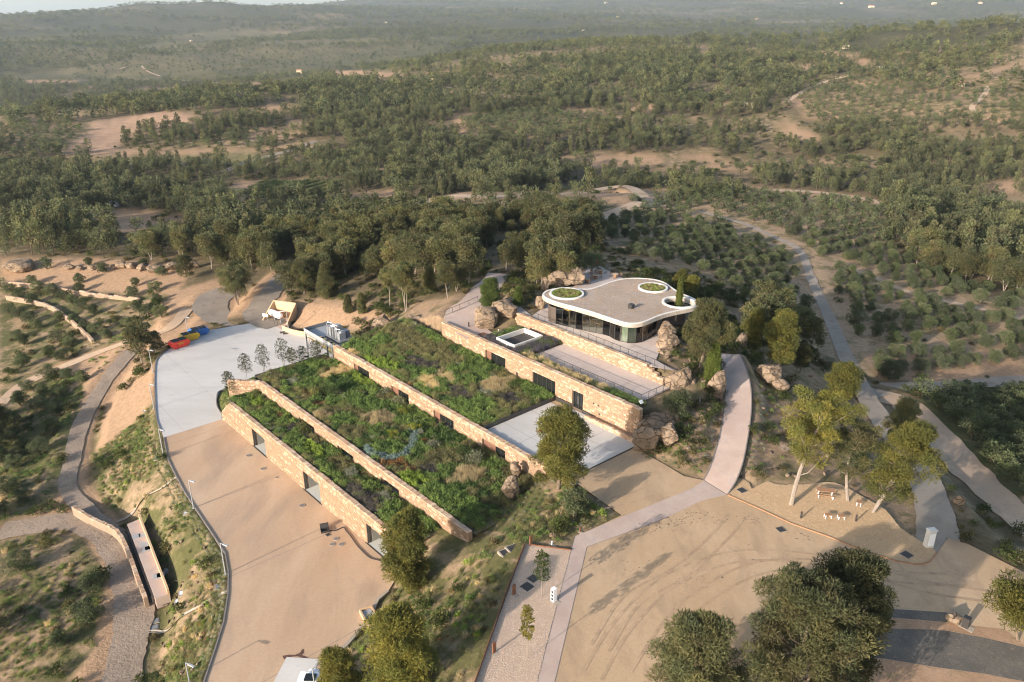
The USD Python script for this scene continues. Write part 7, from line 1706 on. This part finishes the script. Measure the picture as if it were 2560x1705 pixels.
# ------------------------------------------------------------------ motorhome
A_, B_ = P(758, 1730, 2.7), P(790, 1640, 2.7); dd = (B_ - A_)[:2] / np.linalg.norm((B_ - A_)[:2]); rot = math.degrees(math.atan2(dd[1], dd[0])); p = P(776, 1690, 2.75)
t = thing('motorhome', 'white motorhome parked on the pale slab at the bottom edge', 'motorhome', (p[0] - dd[0] * 1.6, p[1] - dd[1] * 1.6, .03), rot)
def rbox(x0, x1, y0, y1, z0, z1, r=.12):
    pg = sbox(x0 + r, y0 + r, x1 - r, y1 - r).buffer(r, quad_segs=3); m = trimesh.creation.extrude_polygon(pg, z1 - z0); m.apply_translation([0, 0, z0]); return VF(m)
obj('body', rbox(-3.4, 2.1, -1.1, 1.1, .55, 2.78), 'white_paint', t); obj('skirt', rbox(-3.3, 3.6, -1.05, 1.05, .32, .548), 'grey_plastic', t)
obj('cab', hexa([(2.11, -1.0, .55), (3.75, -.98, .55), (3.75, .98, .55), (2.11, 1.0, .55), (2.11, -.98, 2.35), (2.55, -.92, 2.3), (2.55, .92, 2.3), (2.11, .98, 2.35)]), 'white_paint', t)
obj('bonnet', rbox(2.9, 3.95, -.92, .92, .56, 1.25), 'white_paint', t)
obj('windscreen', hexa([(2.62, -.9, 2.2), (3.56, -.9, 1.15), (3.56, .9, 1.15), (2.62, .9, 2.2), (2.66, -.88, 2.24), (3.62, -.88, 1.18), (3.62, .88, 1.18), (2.66, .88, 2.24)]), 'dark_glass', t)
obj('roof_hatch', rbox(.9, 1.75, -.6, .45, 2.784, 2.9, .06), 'dark_glass', t); obj('roof_hatch', rbox(-1.4, -.95, -.3, .15, 2.784, 2.86, .04), 'dark_metal', t); obj('roof_strip', bx(-.5, -.25, -1.0, .95, 2.783, 2.83), 'steel', t)
obj('side_window', [bx(-2.4, -1.2, -1.115, -1.098, 1.5, 2.1)], 'dark_glass', t); obj('side_window', bx(.2, 1.2, -1.115, -1.098, 1.5, 2.1), 'dark_glass', t); obj('door', bx(-.7, -.05, -1.118, -1.099, .7, 2.5), 'white_concrete', t)
for x in (-2.3, 3.0):
    for y in (-.95, .95):
        w_ = trimesh.creation.cylinder(.34, .24, sections=18); w_.apply_transform(trimesh.transformations.rotation_matrix(math.pi / 2, [1, 0, 0])); w_.apply_translation([x, y, .34]); o = obj('wheel', w_, 'rubber', t)
        h_ = trimesh.creation.cylinder(.2, .26, sections=14); h_.apply_transform(trimesh.transformations.rotation_matrix(math.pi / 2, [1, 0, 0])); h_.apply_translation([x, y, .34]); obj('rim', h_, 'galvanised', o)
for y in (-.7, .7): obj('headlight', bx(3.95, 3.99, y - .2, y + .2, .8, 1.02), 'bright_steel', t)
for y in (-1.3, 1.12): obj('mirror', bx(2.7, 2.8, y, y + .18, 1.5, 1.95), 'dark_metal', t)
# sunk tank behind the kerb on the right of the driveway
p = P(925, 1545, .05); t = thing('grease_trap', 'open concrete pit with dark lids beside the driveway kerb', 'pit', p, -62)
obj('pit_wall', [bx(-1.5, 1.5, -.75, -.55, -.4, .35), bx(-1.5, 1.5, .55, .75, -.4, .35), bx(-1.5, -1.3, -.55, .55, -.4, .35), bx(1.3, 1.5, -.55, .55, -.4, .35)], 'render_ochre', t); obj('lid', bx(-1.25, -.1, -.5, .5, .1, .2), 'galvanised', t); obj('lid', bx(.1, 1.25, -.5, .5, -.3, -.2), 'iron_cover', t)
# ------------------------------------------------------------------ picnic furniture
def picnic(label, px, rot, z=ZP + .05, table=True):
    p = P(px[0], px[1], z); t = thing('picnic_table' if table else 'bench', label, 'picnic table' if table else 'bench', p, rot)
    if table:
        for k in range(5): obj('plank', bx(-1.0, 1.0, -.4 + k * .165, -.25 + k * .165, .72, .77), 'wood', t)
        for s in (-.75, .75): obj('leg', [bx(s - .05, s + .05, -.35, .35, 0, .05), bx(s - .05, s + .05, -.06, .06, .05, .72)], 'white_paint', t)
        for q in (-.85, .75): obj('seat_plank', bx(-1.0, 1.0, q - .02, q + .22, .42, .46), 'wood', t); obj('seat_leg', [bx(x - .04, x + .04, q + .04, q + .14, 0, .42) for x in (-.8, .8)], 'white_paint', t)
    else:
        for k in range(3): obj('plank', bx(-.36, .36, -.28 + k * .19, -.11 + k * .19, .43, .48), 'wood', t)
        for s in (-.3, .3):
            for q in (-.2, .2): obj('leg', beam((s * 1.15, q, 0), (s, q, .43), .07, .07), 'white_paint', t)
picnic('brown picnic table on the wood chips beside the leaning trunk', (2062, 1238), -14); picnic('left small bench with brown seat and white legs on the wood chips', (2069, 1294), 0, table=False); picnic('right small bench with brown seat and white legs on the wood chips', (2102, 1297), 0, table=False); picnic('bench beside the twin stemmed pine', (2147, 1262), 60, table=False)
# ------------------------------------------------------------------ dining terrace
def dining(label, px, rot):
    p = P(px[0], px[1], ZU); t = thing('dining_table', label, 'table', p, rot)
    prof = np.array([[0, 0], [.30, 0], [.36, .35], [.30, .70], [0, .70]]); b = trimesh.creation.revolve(prof, sections=16); obj('barrel', b, 'wood', t, smooth=40)
    for z in (.12, .58): obj('hoop', moved(trimesh.creation.annulus(.315, .355, .05, sections=16), (0, 0, z)), 'dark_metal', t)
    obj('table_top', moved(trimesh.creation.cylinder(.62, .05, sections=24), (0, 0, .74)), 'table_wood', t)
    return p
def chair(label, p, rot):
    t = thing('chair', label, 'chair', p, rot, 'chairs around the barrel tables')
    obj('seat', bx(-.21, .21, -.21, .21, .43, .46), 'wood', t); obj('backrest', bx(-.21, .21, .18, .21, .55, .85), 'wood', t)
    for x in (-.19, .19):
        obj('leg', bx(x - .015, x + .015, -.2, -.17, 0, .43), 'dark_metal', t); obj('leg', bx(x - .015, x + .015, .17, .2, 0, .55), 'dark_metal', t)
for k, (px, l) in enumerate([((1489, 697), 'barrel table in the middle of the dining terrace'), ((1467, 707), 'barrel table nearest the dark boulder'), ((1501, 684), 'barrel table behind the middle one'), ((1538, 694), 'barrel table at the right railing of the dining terrace'), ((1450, 679), 'barrel table behind the boulders')]):
    p = dining(l, px, k * 30)
    for q in range(3):
        a = k * .8 + q * 2.1; chair('dark framed chair with brown seat at a barrel table on the terrace', p + [1.0 * math.cos(a), 1.0 * math.sin(a), 0], math.degrees(a) - 90)
p = P(1490, 668, ZU); t = thing('banner', 'small red banner at the back corner of the dining terrace', 'banner', p, 20); obj('pole', bar((0, 0, 0), (0, 0, 1.5), .025, 6), 'steel', t); obj('cloth', hexa([(.03, -.02, .5), (.5, -.02, .45), (.5, .02, .45), (.03, .02, .5), (.03, -.02, 1.45), (.42, -.02, 1.3), (.42, .02, 1.3), (.03, .02, 1.45)]), 'red_plastic', t)
p = P(1601, 1020, 11.4); t = thing('information_panel', 'small white information panel at the right end of the tall wall', 'sign', G(57.2, 35.2, 12.0), 40); obj('post', bar((0, 0, -1.0), (0, 0, .9), .03, 6), 'dark_metal', t); obj('panel', hexa([(-.3, -.1, .8), (.3, -.1, .8), (.3, .25, 1.15), (-.3, .25, 1.15), (-.3, -.13, .83), (.3, -.13, .83), (.3, .22, 1.18), (-.3, .22, 1.18)]), 'sign_white', t)
p = P(1350, 1077, ZP + .06); t = thing('traffic_cone', 'small red cone standing in the entrance court', 'cone', p); obj('cone', trimesh.creation.cone(.17, .55, sections=12), 'red_plastic', t); obj('foot', bx(-.22, .22, -.22, .22, 0, .03), 'red_plastic', t)
struct('steel_plate', gbox(22.5, 25.2, 35.4, 36.6, 12.0, 12.12), 'corten')
# ------------------------------------------------------------------ far buildings
def house(label, px, wide, high, wall='farm_wall', roof='roof_tile', rot=10, depth=.8, name='farmhouse', flat=False, gw=1.0):
    p = PG(*px); w = span(p, wide); h = max(2.4, span(p, high)); d = w * depth
    t = thing(name, label, 'building', p - [0, 0, .5], rot)
    obj('wall', bx(-w / 2, w / 2, -d / 2, d / 2, 0, h), wall, t)
    if flat: obj('roof', bx(-w / 2 - .2, w / 2 + .2, -d / 2 - .2, d / 2 + .2, h + .002, h + .2), roof, t)
    else:
        o = .3; v = np.array([(-w / 2 - o, -d / 2 - o, h + .002), (w / 2 + o, -d / 2 - o, h + .002), (w / 2 + o, d / 2 + o, h + .002), (-w / 2 - o, d / 2 + o, h + .002), (-w / 2 - o, 0, h + d * .28), (w / 2 + o, 0, h + d * .28)])
        obj('roof', (v, np.array([[0, 1, 5], [0, 5, 4], [2, 3, 4], [2, 4, 5], [0, 4, 3], [1, 2, 5], [0, 3, 2], [0, 2, 1]])), roof, t)
    obj('door', bx(-.1 * w - .5, -.1 * w + .5, -d / 2 - .06, -d / 2 - .002, 0.5, 2.6), 'dark_metal', t); obj('window', bx(w * .2 - .45, w * .2 + .45, -d / 2 - .05, -d / 2 - .002, 1.5, 2.5), 'dark_glass', t); obj('window', bx(-w * .38, -w * .38 + .8, -d / 2 - .05, -d / 2 - .002, 1.5, 2.5), 'dark_glass', t)
house('grey green shed among the pines above the upper lane', (800, 612), 36, 20, 'galvanised', 'galvanised', -12, .6, 'shed', True)
house('small white hut in the pine belt on the left', (286, 515), 16, 10, 'farm_white', 'galvanised', 5, .8, 'hut', True)
house('small pale hut at the far left in the pine belt', (107, 533), 20, 12, 'farm_white', 'roof_tile', 5, .8, 'hut')
house('beige farmhouse among pines on the right slope', (1866, 268), 28, 11, 'farm_wall', 'farm_wall', -8, .7, flat=True)
house('yellow stone farmhouse on the centre ridge', (1087, 205), 14, 9, 'farm_wall', 'farm_wall', 0, .8, flat=True)
house('tiny stone house on the ridge left of the centre', (748, 183), 11, 7, 'farm_wall', 'roof_tile', 10)
house('stone house on the upper right slope among olives', (2400, 216), 15, 9, 'farm_wall', 'roof_tile', -10)
house('long white greenhouse on the right hill', (2221, 174), 34, 7, 'farm_white', 'farm_white', -4, .5, 'greenhouse', True)
house('pale stone ruin near the right hilltop', (2112, 122), 14, 8, 'farm_wall', 'farm_wall', 0, .8, flat=True)
for k, (x, y, w, l) in enumerate([(2178, 19, 14, 'white far building in the upper right'), (2335, 11, 12, 'white far building near the top right corner'), (1892, 48, 8, 'tiny white far house right of centre near the skyline'), (1544, 44, 9, 'tiny white far house at the upper centre'), (1515, 8, 9, 'tiny white house on the skyline'), (1458, 77, 8, 'tiny white far house at the upper centre below the others'), (2104, 10, 10, 'white far house left of the corner building'), (478, 103, 7, 'tiny white far house in the left plain'), (383, 127, 8, 'tiny pale farm in the left plain'), (965, 57, 8, 'tiny orange house on the far left hills'), (2450, 9, 10, 'pale far house in the top right corner'), (1684, 98, 9, 'tiny white house behind the centre hill')]):
    house(l, (x, y), w * .75, w * .24, 'farm_wall', 'farm_wall' if k % 2 else 'roof_tile', k * 9, .7, 'far_house')

# ------------------------------------------------------------------ loose litter: wood chips, bed gravel, leaves blown over the plaza
mat('chips', {'g': ('geometry', {}), 'r': ('rgb_ramp', {'ramp': [(0, (.52, .36, .21)), (.4, (.66, .49, .31)), (.8, (.75, .60, .42)), (1, (.46, .30, .17))]}), 'p': ('principled_bsdf', {'roughness': .9, 'specular_ior_level': .2})}, [('g.random_per_island', 'r.fac'), ('r.color', 'p.base_color')])
mat('bed_pebbles', {'g': ('geometry', {}), 'r': ('rgb_ramp', {'ramp': [(0, (.50, .37, .27)), (.4, (.62, .47, .35)), (.8, (.72, .58, .46)), (1, (.54, .38, .26))]}), 'p': ('principled_bsdf', {'roughness': .9, 'specular_ior_level': .2})}, [('g.random_per_island', 'r.fac'), ('r.color', 'p.base_color')])
rl = np.random.RandomState(77)
def litter(name, area, n, l0, l1, w, z, material, label, lift=.06):
    pg = Polygon([q[:2] for q in area]).buffer(0); x0, y0, x1, y1 = pg.bounds
    q = np.column_stack([rl.uniform(x0, x1, n * 2), rl.uniform(y0, y1, n * 2)]); q = q[shapely.contains_xy(pg, q[:, 0], q[:, 1])][:n]; m = len(q)
    L_ = rl.uniform(l0, l1, m)[:, None]; a = rl.uniform(0, 6.28, m); d = np.column_stack([np.cos(a), np.sin(a)]); nn = np.column_stack([-d[:, 1], d[:, 0]]); W_ = L_ * w
    c = [np.column_stack([q + d * L_ * i / 2 + nn * W_ * j / 2, z + lift * rl.rand(m) + .01]) for i, j in ((-1, -1), (1, -1), (1, 1), (-1, 1))]; t_ = np.column_stack([q, np.full(m, z) + lift * rl.uniform(.8, 2, m)])
    v = np.stack(c + [t_], 1).reshape(-1, 3); b = np.arange(m)[:, None] * 5
    return tag(obj(name, (v, np.vstack([b + [0, 1, 4], b + [1, 2, 4], b + [2, 3, 4], b + [3, 0, 4]])), material), label, None, None, 'stuff')
litter('wood_chips', CHIPS, 9000, .10, .30, .35, ZP + .05, 'chips', 'pale wood chips lying under the leaning pines', .02)
litter('bed_pebbles', BED, 9000, .08, .2, .7, ZP + .012, 'bed_pebbles', 'pinkish pebbles of the gravel bed', .018)
lf = []
for k in range(7):
    c0 = np.array([rl.uniform(1560, 1760), rl.uniform(1290, 1330)])
for x, y, n_, sp in [(1690, 1302, 40, 26), (1740, 1285, 24, 20), (1650, 1320, 26, 22), (1800, 1300, 14, 14), (1880, 1300, 18, 20), (2010, 1340, 16, 24), (1560, 1400, 10, 50), (2180, 1390, 16, 20), (1720, 1440, 10, 60), (1930, 1390, 10, 40)]:
    for k in range(n_):
        p = P(x + rl.normal() * sp, y + rl.normal() * sp * .35, ZP); v, f = rock_mesh(rl.uniform(.06, .22), rl.uniform(.05, .12), .04, 2000 + k, 0); lf.append((v + p, f))
tag(obj('leaf_litter', lf, 'dark_cladding'), 'dry needles and leaf litter blown over the plaza', None, None, 'stuff')

def tyre(name, px, z, k, material, gauge=1.75, w=.24):
    c = spline(np.array([P(x, y, z) for x, y in px]), 12); tg = np.gradient(c[:, :2], axis=0); tg /= np.linalg.norm(tg, axis=1, keepdims=True); nr = np.column_stack([tg[:, 1], -tg[:, 0], np.zeros(len(c))])
    wv = w * (.75 + .5 * noise2(c[:, 0], c[:, 1], 1.5, 3, 60 + k))
    for sd in (-1, 1): struct(name, ribbon(c + nr * gauge / 2 * sd, wv, lift=.010 + .003 * k, across=1), material)
for k, q in enumerate([[(1480, 1690), (1560, 1560), (1680, 1450), (1850, 1390), (2050, 1400), (2230, 1440), (2420, 1450)], [(1620, 1230), (1560, 1250), (1500, 1262)], [(1840, 1290), (1800, 1340), (1700, 1430), (1580, 1500), (1500, 1620)], [(1600, 1690), (1720, 1520), (1900, 1420), (2120, 1420), (2330, 1470), (2540, 1500)]]):
    tyre('tyre_track', q, ZP, k + 2, 'plaza_track', w=.3)
make_haze()
